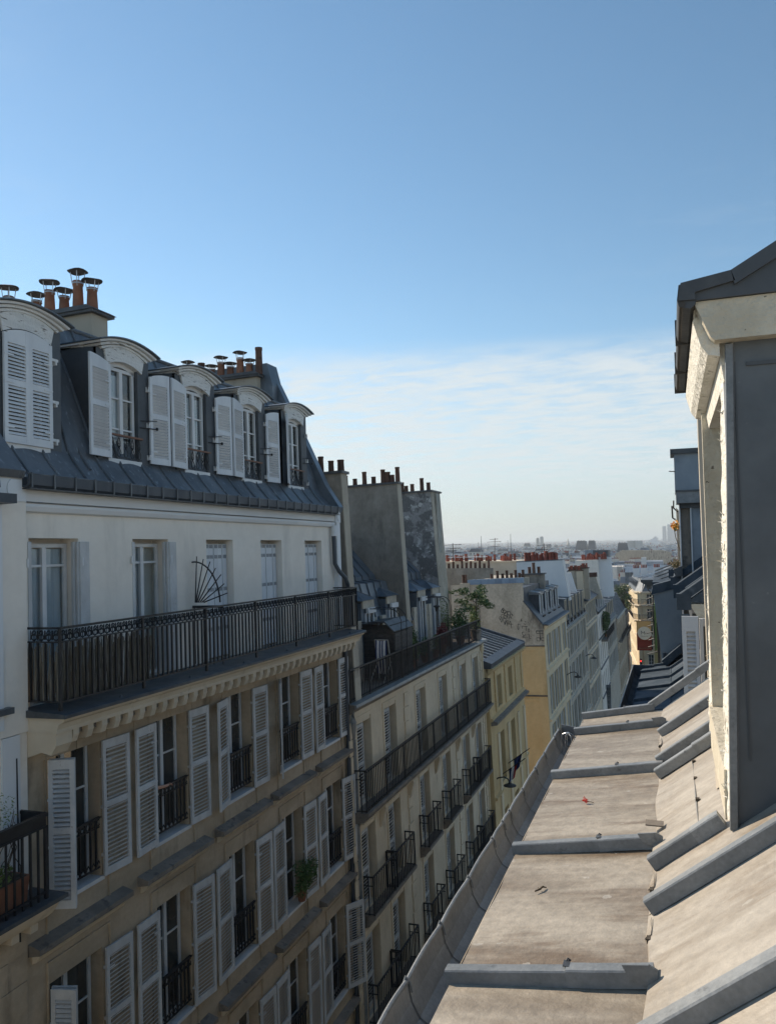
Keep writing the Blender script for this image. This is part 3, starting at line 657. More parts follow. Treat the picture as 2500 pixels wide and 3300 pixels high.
# windows and shutters of the stone storeys
def rowwin(c, z, h, r, i):
    f = window(b1, c-(.08 if i == 0 else 0), z+.02, XW-.20, .88 if i else 1.04, h-.04, 3)
    MB().box(XW-.30, XW+.03, c-.50, c+.50, z-.05, z+.005).build('sill', 'frame', f)
    if (r, i) != (1, 3): rail(b1, XW-.02, c, z+.06, .98, .80, .115)
    if r: 
        q = MB(); q.prism([(XW+.001, z+h+.52), (XW+.20, z+h+.56), (XW+.20, z+h+.63), (XW+.001, z+h+.68)], 'y', c-.93, c+.93); q.k = 1
        q.prism([(XW+.001, z+h+.40), (XW+.06, z+h+.42), (XW+.14, z+h+.518), (XW+.001, z+h+.518)], 'y', c-.86, c+.86); q.build('window_hood', ['stoned', 'stonel'], b1)
    q = MB(); q.box(XW+.001, XW+.03, c-.62, c-.60, z-.35, z+h+.30); q.box(XW+.001, XW+.03, c+.60, c+.62, z-.35, z+h+.30); q.box(XW+.001, XW+.03, c-.60, c+.60, z+h+.28, z+h+.30); q.build('window_surround', 'stone', b1)
    L_, R_ = 0, 0
    aL = {(0, 0): 112, (0, 2): 14, (0, 3): 28, (1, 0): 104, (2, 0): 60}.get((r, i), random.uniform(1, 6))
    aR = {(0, 2): -2, (1, 1): -6, (2, 4): -30, (1, 4): -12}.get((r, i), -random.uniform(1, 6))
    wS = .555
    x = XW+.035
    shutter(b1, x+(.05 if i == 0 and r < 2 else 0), c-.47-(.17 if i == 0 and r < 2 else 0), z-.0, .35 if i == 0 and r < 2 else wS, h-.02, R(aL), -1, 0, 'whiteo')
    if i == 0 and r < 2: shutter(b1, x+.015, c-.585, z, .34, h-.02, R(aL+3), -1, 0, 'whiteo')
    o = shutter(b1, x, c+.47, z-.0, wS, h-.02, R(aR), 1, 0, 'whiteo'); o.rotation_euler.x = R(random.uniform(-.35, .35))
    hg = MB()
    for zz in (.3, h*.5, h-.3):
        hg.box(XW, XW+.05, c+.47, c+.505, z+zz-.02, z+zz+.02)
    hg.build('hinge', 'whiteo', b1)
for r, (z, h) in enumerate(rows):
    for i, c in enumerate(WC): rowwin(c, z, h, r, i)
for c in WC: window(b1, c, -17.0, XW-.2, .88, 2.0, 2); window(b1, c, -20.1, XW-.2, .88, 2.0, 2)
# rain pipe at the far end
q = MB(); q.tube([(-8.02, 18.1, .62), (-8.02, 18.1, .35)], .07, 10); q = q.build('rainwater_pipe', 'plastw', b1, smooth=True)
MB().tube([(-8.03, 18.1, .36), (-8.03, 18.12, -.35), (-7.95, 18.2, -.55), (-7.86, 18.36, -.72), (-7.84, 18.46, -.9), (-7.84, 18.5, -2.0)], .055, 10).build('pipe_bend', 'zincd', q, smooth=True)
MB().tube([(-8.0, 18.52, -2.5), (-8.0, 18.52, ZB)], .055, 10).build('rainwater_pipe', 'zincd', b1, smooth=True)
# things resting on it -------------------------------------------------
org((0, 0, 0))
LX = lambda x, z: x-.02*(z+2.)
q = MB(); rng = random.Random(3)
for i in range(300):
    y = 8.12+1.95*(i/300)+rng.uniform(-.02, .02); t = rng.uniform(.005, .010); h = rng.uniform(.60, .80)*(1 if y < 9.7 else .9); x = -7.565+rng.uniform(-.02, .015); dx, dy = rng.uniform(-.015, .015), rng.uniform(-.05, .05)
    q.tube([(x, y, -1.93), (x+dx, y+dy*.4, -1.93+h*.5), (x+dx*.3, y+dy, -1.93+h)], t, 3, False)
for i in range(60):
    x = -8.10+.0095*i; q.tube([(x, 8.12+rng.uniform(-.01, .02), -1.93), (x+rng.uniform(-.03, .03), 8.14, -1.93+rng.uniform(.5, .76))], .008, 3, False)
single(q, 'reed_screen', 'reed', 'frayed dried reed screen tied behind the bars at the near corner of the dark balcony', 'screen', (-7.56, 9.2, -1.93))
# ------------------------------------------------------------------ the neighbour at the left edge
b0 = lean_root('apartment_building', 'white rendered and stone building cut off by the left edge, with a small iron balcony', 'building', -8., 6.5, .02)
m = MB(); m.box(-16, -8.0, 3.0, 8.04, -2.3, .72); m.build('upper_wall', 'plaster', b0)
m = MB(); m.box(-8.0, -7.97, 7.35, 7.62, -2.2, .70); m.build('pilaster', 'plastw', b0)
m = MB(); m.box(-8.3, -7.9, 3.0, 7.72, -2.0, -1.92); m.build('ledge', 'zinc', b0)
m = MB(); m.box(-16, -8.06, 3.0, 8.045, ZB, -4.63); m.build('lower_wall', 'stone', b0)
m = MB(); m.box(-16, -8.03, 3.0, 8.045, -4.62, -2.31); m.build('middle_wall', 'plaster', b0)
m = MB(); m.box(-8.3, -8.0, 7.62, 7.9, -4.3, -2.31); m.build('white_pier', 'plastw', b0)
# coursed stone blocks of the lower wall
for r in range(16):
    z = -4.75-.36*r
    for k in range(5):
        y1 = 8.02-.62*k-(.31 if r % 2 else 0)
        MB().box(-8.058, -8.04, max(y1-.61, 5.0), y1-.004, z-.352, z).build('stone_block', 'stone', b0)
q = MB(); q.tube([(-7.99, 7.86, -4.9), (-8.0, 7.84, -2.6)], .012, 5); q.build('black_cable', 'iron', b0)
pr = [(-8.06, .74), (-8.12, 1.0), (-8.45, 1.62), (-8.62, 2.05), (-9.42, 3.84), (-15, 4.2), (-15, .7)]
m = MB(); m.prism(pr, 'y', 3, 7.66); m.build('mansard_roof', 'zinc', b0)
MB().prism([(-7.93, 1.12), (-8.44, 1.75), (-8.44, 1.68), (-7.97, 1.02)], 'y', 7.3, 7.98).build('flashing', 'zinc', b0)
q = MB(); q.lathe((-7.86, 7.35, .86), [(.02, .3), (.07, .22), (.10, .1), (.11, 0), (.07, -.06)], 10); q.box(-8.0, -7.72, 6.0, 7.62, .66, .78); q.build('gutter_head', 'zincd', b0)
m = MB(); m.prism([(-8.06, -4.33), (-7.45, -4.33), (-7.45, -4.38), (-8.06, -4.40)], 'y', 3, 8.12); m.build('balcony_floor', 'lead', b0)
MB().prism([(-8.06, -4.402), (-7.50, -4.402), (-7.55, -4.48), (-7.62, -4.56), (-7.70, -4.62), (-8.06, -4.62)], 'y', 3, 8.02).build('cornice', 'stonel', b0)
for i in range(12):
    MB().box(-8.05, -7.74, 7.78-i*.3, 7.90-i*.3, -4.74, -4.622).build('dentil', 'stonel', b0)
rl = MB(); rl.box(-7.63, -7.57, 3, 7.92, -3.31, -3.27); rl.box(-7.62, -7.58, 3, 7.92, -3.45, -3.43); rl.box(-7.606, -7.594, 3, 7.9, -3.43, -3.31); rl.box(-8.05, -7.6, 7.88, 7.92, -3.31, -3.27); rl.box(-8.05, -7.6, 7.89, 7.91, -3.45, -3.31); rl.box(-7.62, -7.58, 3, 7.92, -4.26, -4.24)
rl = rl.build('balcony_rail', 'iron', b0)
for i in range(22):
    y = 7.9-i*.125; r_ = .011 if i else .02
    MB().box(-7.6-r_, -7.6+r_, y-r_, y+r_, -4.33, -3.44).build('bar', 'iron', rl)
for t in range(1, 4): MB().box(-7.609-.13*t, -7.591-.13*t, 7.891, 7.909, -4.33, -3.44).build('bar', 'iron', rl)
org((0, 0, 0))
# planter with trailing stems
pl = thing('planter_box', 'long terracotta planter with straggly stems on the small balcony at lower left', 'planter', (LX(-7.85, -4.3), 7.1, -4.325))
org((LX(-7.85, -4.3), 7.1, -4.325))
bx = -7.80
q = MB(); q.prism([(bx-.11, -4.325), (bx+.11, -4.325), (bx+.145, -4.02), (bx-.145, -4.02)], 'y', 6.3, 7.72); q.box(bx-.165, bx+.165, 6.28, 7.74, -4.03, -3.98); q.build('box', 'terra', pl)
q = MB(); q.box(bx-.13, bx+.13, 6.32, 7.70, -3.985, -3.975); q.build('soil', 'rubber', pl)
rng = random.Random(5); q = MB()
for i in range(16):
    x, y, z = bx+rng.uniform(-.08, .12), rng.uniform(6.7, 7.65), -3.98; pts = [(x, y, z)]
    for k in range(6): x += rng.uniform(-.05, .06); y += rng.uniform(-.07, .07); z += rng.uniform(.06, .17); pts.append((x, y, z))
    q.tube(pts, [.006]*7, 3, False)
q.build('stem', 'bark', pl)
q = MB()
for k in range(9): foliage(q, (bx+rng.uniform(-.1, .1), rng.uniform(6.7, 7.6), -3.9+rng.uniform(-.05, .1)), (.12, .12, .08), 30, .03, rng)
for k in range(6): foliage(q, (bx+.08, rng.uniform(6.9, 7.6), -3.25+rng.uniform(-.1, .3)), (.1, .16, .14), 34, .018, rng)
q.build('leaves', 'leafy', pl, kind='stuff')
# ------------------------------------------------------------------ our own building: zinc roof, gutter and dormer
org((0, 0, 0))
our = thing('apartment_building', 'building we look out from: weathered sunlit zinc roof, gutter and peeling white dormer at right', 'building', (2.0, 2.0, ZB))
org((2.0, 2.0, ZB))
XB, ZBR, XE, ZE = -.10, -1.35, -.745, -1.462       # break line and eaves edge
SL = .75
MB().box(-.70, 12, -6, 7.1, ZB, -1.62).build('wall', 'cream', our)
MB().prism([(-.74, -1.60), (-.70, -1.75), (-.70, -1.9), (.2, -1.9), (.2, -1.5), (XE+.03, -1.5)], 'y', -6, 7.1).build('cornice', 'cream', our)
def grid_sheet(P, nu, nv):
    m = MB(); m.recalc = False
    for i in range(nu):
        for j in range(nv): m.quad(P(i/nu, j/nv), P((i+1)/nu, j/nv), P((i+1)/nu, (j+1)/nv), P(i/nu, (j+1)/nv))
    return m
flat_y = [-2.0, -.6, .3, 1.40, 2.59, 3.75, 5.01, 6.22, 6.79]
rng = random.Random(11)
for a, b in zip(flat_y, flat_y[1:]):
    ph = [rng.uniform(0, 6) for _ in range(4)]
    def P(u, v, a=a, b=b, ph=ph):
        y = a+(b-a)*v; x = XE+(XB+.03-XE)*u; z = ZE+(ZBR-.008-ZE)*(x-XE)/(XB-XE)
        z += .0045*math.sin(5*v+ph[0])*math.sin(3*u+ph[1])+.003*math.sin(11*v+ph[2]+2*u)
        return (x, y, z)
    q = grid_sheet(P, 8, 16)
    q.prism([(XE, ZE), (XE-.006, ZE-.006), (XE-.004, ZE-.035), (XE+.004, ZE-.035), (XE+.004, ZE-.006)], 'y', a+.01, b-.01)
    q.build('zinc_sheet', 'sheet', our, smooth=False)
steep_y = [-2.0, -.9, .0, .70, 1.45, 2.22, 3.04, 3.45, 4.42, 5.06, 5.80, 6.80]
for a, b in zip(steep_y, steep_y[1:]):
    ph = [rng.uniform(0, 6) for _ in range(4)]
    def P(u, v, a=a, b=b, ph=ph):
        y = a+(b-a)*v; x = XB-.012+2.6*u; z = ZBR+.012+SL*(x-XB)
        k = max(0, 1-u*30); x -= .006*k*(1+math.sin(9*y)); z += .004*math.sin(7*v+ph[0]+5*u)+.006*k*math.sin(13*y+ph[1])
        return (x, y, z)
    q = grid_sheet(P, 34, 8)
    for j in range(8):
        p, r_ = P(0, j/8), P(0, (j+1)/8); q.quad(p, r_, (r_[0]-.003, r_[1], ZBR-.006), (p[0]-.003, p[1], ZBR-.006))
    q.build('zinc_sheet', 'sheet2', our)
def batten(p0, p1, w=.05, h=.045, parent=our, name='batten_cap', mat='batten', steps=True):
    """roll cap from p0 to p1 (both on the roof sheet), rectangular section with sloping sides"""
    p0, p1 = Vector(p0), Vector(p1); d = (p1-p0).normalized(); s = Vector((0, 1, 0)); n = d.cross(s); n = n if n.z > 0 else -n
    sec = [(-w*.56, -.004), (-w*.5, h*.9), (-w*.42, h), (w*.42, h), (w*.5, h*.9), (w*.56, -.004)]
    m = MB(); i0 = 0; prev = None
    K = 3
    for k in range(K+1):
        pt = p0.lerp(p1, k/K); m.v += [tuple(pt+s*a+n*(b+(.0012*math.sin(k*2.1+p0.y*3)))) for a, b in sec]
    for k in range(K):
        for j in range(6): a = k*6+j; b = k*6+(j+1) % 6; m.f.append((a, b, b+6, a+6)); m.m.append(0)
    m.f.append(tuple(range(5, -1, -1))); m.m.append(0); m.f.append(tuple(K*6+j for j in range(6))); m.m.append(0)
    return m.build(name, mat, parent)
def batten_lap(p0, p1, t, w=.05, h=.045, parent=None):
    """overlap of the next cap length: a slightly larger sleeve starting at t"""
    a = Vector(p0).lerp(Vector(p1), t); return batten(a, p1, w*1.12, h*1.07, parent)
def strap(p, parent):
    m = MB(); m.box(p[0]-.008, p[0]+.012, p[1]-.004, p[1]+.034, p[2]+.049, p[2]+.0525); m.tube([(p[0]+.0, p[1]+.03, p[2]+.052), (p[0]+.004, p[1]+.034, p[2]+.058), (p[0]+.014, p[1]+.036, p[2]+.052)], .003, 5); return m.build('batten_clip', 'lead', parent)
for i, y in enumerate(flat_y[1:]):
    if y < 0: continue
    a, b = (XE-.012, y, ZE), (XB+.01-(0.09 if i == 7 else 0), y, ZBR-.004)
    c = batten(a, b); l = batten_lap(a, b, .60, parent=c); strap(tuple(Vector(a).lerp(Vector(b), .585)), c)
    if i in (4, 3, 6):
        q = MB(); e = Vector(b); q.prism([(e.x-.10, -1.30), (e.x-.02, -1.288), (e.x+.006, -1.30), (e.x+.006, -1.355), (e.x-.03, -1.352), (e.x-.08, -1.335)], 'y', y-.035, y-.026); q.build('cap_fold', 'batten', c)
for i, y in enumerate(steep_y[1:]):
    if y < 0: continue
    a = (XB-.012, y, ZBR+.012); b = (XB+2.5, y, ZBR+.012+SL*2.512)
    if y > 6.5: a = (XB-.10, y, ZBR+.0); b = (XB+.5, y, ZBR+.012+SL*.6)
    if abs(y-3.45) < .1: b = (.165, y, ZBR+.012+SL*.277)
    if abs(y-4.42) < .1: b = (.235, y+.2, ZBR+.012+SL*.347)
    if abs(y-4.42) < .1: a = (XB-.012, y+.35, ZBR+.012); b = (.225, y+.35, ZBR+.012+SL*.337)
    wd = .062 if y < 2.6 else .05
    c = batten(a, b, wd, .05)
    if y in (3.45, 6.80) or abs(y-4.42) < .1: batten_lap(a, b, .62, wd, .05, c); strap(tuple(Vector(a).lerp(Vector(b), .60)), c)
q = MB(); q.lathe((.115, 2.22, ZBR+.012+SL*.215+.052), [(.014, 0), (.013, .006), (.006, .012)], 12); q.build('cap_nail', 'steel', our)
# turned-up seam across the steep sheet beside the dormer, with clips
sh = MB(); sh.prism([(0.062, -1.222), (.067, -1.208), (.073, -1.213), (.074, -1.218)], 'y', 3.68, 4.70); sh = sh.build('cross_seam', 'batten', our)
for yy in (3.98, 4.33, 4.66): MB().box(.064, .082, yy-.012, yy+.012, -1.216, -1.198).build('seam_clip', 'rubber', sh)
# curled tabs at the break
for yy, L_ in ((3.26, .15), (2.86, .13), (5.55, .18)):
    m = MB(); m.recalc = False
    for k in range(6):
        t0, t1 = k/6, (k+1)/6
        f = lambda t: (XB-.012-.020*math.sin(t*2.0), ZBR+.014-.024*t)
        (xa, za), (xb, zb_) = f(t0), f(t1); m.quad((xa, yy, za), (xb, yy, zb_), (xb*.3+(XB-.012)*.7, yy+L_, zb_+.004), (xa*.3+(XB-.012)*.7, yy+L_, za))
    m.build('curled_tab', 'sheet', our)
    MB().box(XB-.026, XB-.013, yy-.028, yy-.001, ZBR-.006, ZBR+.010).build('gap_shade', 'rubber', our)  # solid dark block, the shade inside the gap put into colour
MB().box(XB-.06, XB+.02, 3.86, 3.93, ZBR+.04, ZBR+.046).build('loose_flap', 'stoned', our)
# gutter
def gut(t):  # t 0 (roof side) .. 1 (outer lip)
    pts = [(-.735, -1.50), (-.742, -1.56), (-.762, -1.592), (-.80, -1.60), (-.845, -1.575), (-.873, -1.525), (-.885, -1.465)]
    k = t*(len(pts)-1); i = min(int(k), len(pts)-2); f = k-i; a, b = pts[i], pts[i+1]; return (a[0]+(b[0]-a[0])*f, a[1]+(b[1]-a[1])*f)
joints = [-2, -1, -.1, .7, 1.35, 1.9, 2.25, 2.54, 2.95, 3.39, 3.87, 4.12, 4.30, 4.70, 5.16, 5.55, 6.05, 6.30]
gut_root = None
for k, (a, b) in enumerate(zip(joints, joints[1:])):
    def P(u, v, a=a, b=b):
        x, z = gut(u); y = a+(b+.012-a)*v; f = .0025*(1-v); bow = .006*math.sin(math.pi*v)
        return (x-f*u-bow*u*.8, y, z-.003*(1-v)+.002*math.sin(6*v+3*u))
    m = grid_sheet(P, 12, 8)
    m.recalc = False
    g = m.build('gutter', 'zincg', our, smooth=True)
    m = MB(); m.tube([(-.889-.006*math.sin(math.pi*t/6), a+(b-a)*t/6, -1.460) for t in range(7)], .0085, 8); m.build('gutter_bead', 'batten', g, smooth=True)
    m = MB(); m.recalc = False
    for t in range(11):
        (xa, za), (xb, zb_) = gut(.08+.9*t/11), gut(.08+.9*(t+1)/11); m.quad((xa-.004*.0, b-.002, za+.004), (xb, b-.002, zb_+.004), (xb, b+.005, zb_+.004), (xa, b+.005, za+.004))
    m.build('lap_joint', 'lead', g)
    m = MB(); m.tube([(-.900, b-.008, -1.470), (-.892, b, -1.445), (-.878, b+.004, -1.462), (-.872, b+.006, -1.495)], [.004, .006, .005, .003], 6); m.build('gutter_clip', 'batten', g, smooth=True)
m = MB(); m.prism([(-.745, -1.47), (-.742, -1.56), (-.762, -1.592), (-.80, -1.60), (-.845, -1.575), (-.873, -1.525), (-.888, -1.44), (-.74, -1.462)], 'y', 6.42, 6.43); m.build('gutter_end', 'batten', our)
MB().box(-.92, -.74, 6.30, 6.42, -1.62, -1.575).build('gutter_outlet', 'zincg', our)
m = MB()
for (u0, v0) in ((.35, 6.30), (.0, 6.42)): pass
m = grid_sheet(lambda u, v: (gut(u)[0], 6.28+.15*v, gut(u)[1]), 12, 2); m.recalc = False; m.build('gutter', 'zincg', our, smooth=True)
m = MB()
for k in range(7):
    a = k*math.pi*2/7; c, s = math.cos(a), math.sin(a)
    m.tube([(-.80+.012*c, 6.12+.012*s, -1.435), (-.80+.045*c, 6.12+.045*s, -1.45), (-.80+.058*c, 6.12+.058*s, -1.50), (-.80+.04*c, 6.12+.04*s, -1.585)], .0028, 4)
m.lathe((-.80, 6.12, -1.44), [(.016, 0), (.014, .008)], 8)
single(m, 'wire_guard', 'steel', 'round wire leaf guard standing in the far end of the gutter', 'leaf guard', (-.80, 6.12, -1.59))
m = MB(); rng = random.Random(2)
for k in range(420):
    y = rng.uniform(1.2, 5.2); x = -.765-.0*rng.random()+rng.gauss(0, .008); s = rng.uniform(.003, .010)
    if math.sin(y*5)+math.sin(y*13+1) < -.2: continue
    a = Vector((rng.gauss(0, 1), rng.gauss(0, 1), rng.gauss(0, .4))).normalized()*s; b = a.cross(Vector((0, .2, 1))).normalized()*s*.6; c = Vector((x, y, -1.585+rng.uniform(0, .012)))
    m.quad(c-a, c-b, c+a, c+b)
single(m, 'gutter_debris', 'rubber', 'dark crumbs of moss and dirt along the bottom of the gutter', 'debris', (-.765, 3, -1.59), kind='stuff')
# the small fallen things on the roof
def zf(x): return ZE+(ZBR-ZE)*(x-XE)/(XB-XE)
m = MB(); rng = random.Random(8); c0 = Vector((-.50, 4.45, zf(-.5)+.008))
for k in range(16):
    a = Vector((rng.gauss(0, 1), rng.gauss(0, 1), rng.gauss(0, .7))).normalized(); b = a.cross(Vector((rng.gauss(0, 1), rng.gauss(0, 1), 1))).normalized(); c = c0+Vector((rng.gauss(0, .006), rng.gauss(0, .008), abs(rng.gauss(0, .007))))
    m.quad(c-a*.012, c-b*.006, c+a*.012, c+b*.006)
m.k = 1; m.tube([c0+Vector((.012, 0, .0)), c0+Vector((.035, -.004, .002)), c0+Vector((.05, -.002, -.003))], .0018, 4)
single(m, 'fallen_blossom', ['petal', 'bark'], 'small crumpled pink-red blossom lying on the flat zinc sheet', 'blossom', tuple(c0))
m = MB(); c0 = Vector((-.56, 3.30, zf(-.56)+.004)); m.tube([c0+Vector((-.02, -.02, 0)), c0+Vector((0, 0, .004)), c0+Vector((.006, .02, .006)), c0+Vector((.02, .03, .0))], [.003, .0045, .004, .002], 5)
m.tube([c0, c0+Vector((-.012, .012, .003))], .002, 4)
single(m, 'twig', 'bark', 'tiny dark twig lying on the flat zinc sheet nearer than the blossom', 'twig', tuple(c0))
# ---- dormer
YN, YF = 3.36, 4.86
def xd(z): return .168+.026*(z+1.15)
def zs(x): return ZBR+.012+SL*(x-XB)
dm_ = MB()
zt = .79
# near cheek: painted zinc panel
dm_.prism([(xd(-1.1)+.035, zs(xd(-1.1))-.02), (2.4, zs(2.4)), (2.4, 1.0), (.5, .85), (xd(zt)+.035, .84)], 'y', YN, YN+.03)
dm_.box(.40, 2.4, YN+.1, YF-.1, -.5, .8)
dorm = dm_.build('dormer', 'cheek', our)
# cheek edge flashing: narrow folded strip in front of the panel
m = MB(); m.v = []; n = 14
for k in range(n+1):
    z = -1.12+(zt+1.12)*k/n; x = xd(z)
    m.v += [(x+.006, YN-.004, z), (x+.008, YN-.022, z), (x+.034, YN-.022, z), (x+.042, YN-.002, z)]
for k in range(n):
    for j in range(3): a = 4*k+j; m.f.append((a, a+1, a+5, a+4)); m.m.append(0)
m.recalc = False
m.build('edge_flashing', 'batten', dorm)
# near post, far post (peeling paint), built with ragged front edges
def post_strip(y0, y1, x_off, dep, mat, name, amp=.006, seed=1, za=None, zb_=zt+.02):
    rg = random.Random(seed); m = MB(); n = 60; rows = []
    for k in range(n+1):
        z0 = za if za is not None else zs(xd(-1.1)+x_off)-.03
        z = z0+(zb_-z0)*k/n; x = xd(z)+x_off; j = [rg.uniform(-amp, amp) for _ in range(4)]
        bev = .036 if y0 < 4 else .022; rows.append([(x+dep, y0+.01, z), (x+bev, y0, z), (x+bev*.62+j[2]*.5, y0+(y1-y0)*.3+j[3], z), (x+bev*.25+j[1]*.5, y0+(y1-y0)*.65+j[0], z), (x+j[0]*.5, y1-abs(j[3])*.3, z), (x+dep, y1, z)])
    for r_ in rows: m.v += r_
    for k in range(n):
        for j in range(5): a = 6*k+j; m.f.append((a, a+1, a+7, a+6)); m.m.append(0)
    m.recalc = False
    return m.build(name, mat, dorm)
post_strip(YN-.003, YN+.20, .0, .04, 'peelcream', 'near_post', .007, 1)
post_strip(YF-.02, YF+.12, .0, .06, 'peelcream', 'far_post', .010, 2)
# rough paint curls sticking out of the near post
m = MB(); rg = random.Random(4)
for k in range(120):
    z = rg.choice([rg.uniform(-.6, .1), rg.uniform(-1.1, .7)]); yy = rg.choice([YN+.14, YF+.01, YF+.01, YN+.02]); x = xd(z)-.001; s = rg.uniform(.008, .03)
    a = Vector((-rg.uniform(.1, .5), rg.uniform(-.3, .4), rg.uniform(-1, 1))).normalized()*s; b = Vector((0, .7, rg.uniform(-.4, .4))).normalized()*s*.35; c = Vector((x, yy, z)); m.quad(c-b, c+a*.5-b*.6+Vector((-.003, 0, 0)), c+a, c+b)
m.build('paint_flake', 'peelcream', dorm)
# far jamb reveal, near jamb, window leaf, sill
MB().box(.185, .36, YF-.04, YF+.02, -1.06, zt).build('jamb', 'timber', dorm); MB().box(.22, .36, YN+.10, YN+.14, -1.0, zt).build('jamb', 'plastw', dorm)
m = MB(); m.prism([(xd(-1.1)-.002, -1.13), (xd(-1.1)+.0, -.93), (.42, -.93), (.42, -1.13)], 'y', YN+.14, YF); m.build('sill', 'timber', dorm)
f = MB(); f.box(.34, .38, YN+.14, YF-.04, -.93, -.86); f.box(.34, .38, YN+.14, YF-.04, zt-.06, zt); f.box(.34, .38, YF-.12, YF-.04, -.86, zt-.06); f.box(.34, .38, YN+.14, YN+.22, -.86, zt-.06); f = f.build('window', 'frame', dorm) if False else f.build('window_frame', 'frame', dorm)
MB().box(.36, .366, YN+.22, YF-.12, -.86, zt-.06).build('pane', 'pane', dorm)
MB().prism([(xd(.72)+.004, .66), (.36, .66), (.36, .955), (.20, .955), (.20, .80)], 'y', YN+.05, YF+.04).build('lintel', 'peelcream', dorm)
# timber cornice: near return (facing the camera) and front soffit board
m = MB(); m.prism([(.118, .945), (.17, .815), (.185, .80), (2.4, .80), (2.4, .96), (.118, .96)], 'y', YN-.07, YN-.003); m.build('cornice_return', 'timber', dorm)
m = MB(); m.prism([(.115, .955), (.108, .90), (.135, .80), (.16, .76), (.20, .75), (.205, .75), (.205, .955)], 'y', YN-.002, YF+.22); m.build('cornice_board', 'peelcream', dorm)
# zinc capping: near verge and its rising fold, eaves roll with joints
m = MB(); m.prism([(.055, .965), (.066, 1.035), (.250, 1.062), (.264, 1.02), (.118, .992), (.118, .962)], 'y', YN-.10, YN+.3); m.build('verge_cap', 'lead', dorm)
m = MB(); m.prism([(.250, 1.062), (.42, 1.158), (.9, 1.44), (.9, 1.36), (.262, 1.005)], 'y', YN-.10, YN+.05); m.build('raking_cap', 'zincp', dorm)
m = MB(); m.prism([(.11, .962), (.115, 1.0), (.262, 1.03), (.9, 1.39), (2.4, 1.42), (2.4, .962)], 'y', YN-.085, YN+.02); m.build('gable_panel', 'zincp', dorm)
m = MB(); m.quad((.06, YN, 1.01), (.06, YF+.2, 1.01), (.9, YF+.2, 1.36), (.9, YN, 1.36)); m.quad((.06, YN, 1.0), (.9, YN, 1.3), (.9, YF+.2, 1.3), (.06, YF+.2, 1.0)); m.build('roof_sheet', 'zinc', dorm)
for k, (a, b) in enumerate(((YN-.095, 3.85), (3.85, 4.5), (4.5, 5.08))):
    m = MB(); m.prism([(.058, .94), (.05, .97), (.058, 1.03), (.11, 1.04), (.12, .95), (.10, .93)], 'y', a+.004, b-.004); q = m.build('eaves_roll', 'lead', dorm)
    m = MB(); m.tube([(.068+.0*k, a, .95), (.068, b, .95)], .014, 8); m.build('bead', 'capm', q, smooth=True)
    MB().box(.046, .125, b-.012, b+.004, .925, 1.045).build('clip', 'capm', q)
MB().box(xd(-.5)+.07, xd(-.5)+.075, YN-.006, YN-.001, -.85, .72).build('cheek_seam', 'zincp', dorm)
MB().box(.30, 2.3, YN-.008, YN-.001, .70, .715).build('cheek_seam', 'zincp', dorm)
MB().box(.36, .41, YN-.035, YN+.0, -1.075+.03, -1.045+.03).build('cement_patch', 'stoned', dorm)
m = MB(); m.prism([(.17, -1.16), (.42, -.975), (.42, -1.01), (.17, -1.19)], 'y', YN-.06, YN+.01); m.build('base_flashing', 'zincp', dorm)
m = MB(); m.box(.0, .0, 0, 0, 0, 0)
m = MB(); m.quad((.155, YF-.9, zs(.155)+.003), (.205, YF-.9, zs(.205)+.003), (.205, YF-.06, zs(.205)+.003), (.175, YF-.06, zs(.175)+.003)); m.recalc = False; m.build('cement_fillet', 'quoin', dorm)
# tall rendered party wall edge and parapet just past our roof
q = thing('party_wall', 'tall narrow rendered chimney wall with a sunlit cream edge behind the peeling dormer', 'wall', (.6, 8.0, -3))
org((.6, 8.0, -3))
m = MB(); m.prism([(.268, 1.35), (.268, .6), (.285, -3), (1.6, -3), (1.6, 1.35)], 'y', 7.9, 8.1); m.k = 1; m.quad((.30, 7.897, 1.34), (1.6, 7.897, 1.34), (1.6, 7.897, -3), (.31, 7.897, -3)); m.build('wall', ['quoin', 'stoned'], q)  # darker face sheet and cream edge strip put shade and sun into colour
org((0, 0, 0))
# ------------------------------------------------------------------ next building on our side (lower zinc roof, blue wall)
r1 = thing('apartment_building', 'next building on the right with a shaded blue-grey zinc roof lower than ours', 'building', (1.5, 13, ZB))
org((1.5, 13, ZB))
MB().box(-.72, 10, 7.2, 17.9, ZB, -2.8).build('wall', 'cream', r1)
ry = [7.2, 8.7, 10.2, 11.6, 13.0, 14.1, 15.2, 16.2, 17.25, 17.95]
for k, (a, b) in enumerate(zip(ry, ry[1:])):
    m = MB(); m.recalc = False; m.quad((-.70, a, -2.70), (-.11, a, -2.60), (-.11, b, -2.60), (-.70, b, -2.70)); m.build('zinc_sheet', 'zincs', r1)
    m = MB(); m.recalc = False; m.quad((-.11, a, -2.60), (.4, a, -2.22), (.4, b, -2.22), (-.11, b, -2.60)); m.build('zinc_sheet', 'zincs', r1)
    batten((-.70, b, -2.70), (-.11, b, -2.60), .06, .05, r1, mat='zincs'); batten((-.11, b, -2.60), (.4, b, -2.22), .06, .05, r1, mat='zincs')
    if k == 0: MB().tube([(-.11, 7.2, -2.6), (-.11, 17.95, -2.6)], .018, 6).build('break_seam', 'zincs', r1)
m = MB(); m.prism([(-.70, -2.72), (-.72, -2.84), (-.78, -2.87), (-.85, -2.82), (-.875, -2.66), (-.89, -2.63), (-.895, -2.70), (-.86, -2.85), (-.78, -2.90), (-.69, -2.86)], 'y', 7.2, 17.8); m.build('gutter', 'zincs', r1)
MB().tube([(-.885, 7.2, -2.635), (-.885, 17.8, -2.635)], .014, 6).build('gutter_bead', 'batten', r1)
MB().box(-.9, -.45, 17.82, 17.86, -2.9, -2.62).build('gutter_end', 'zincs', r1)
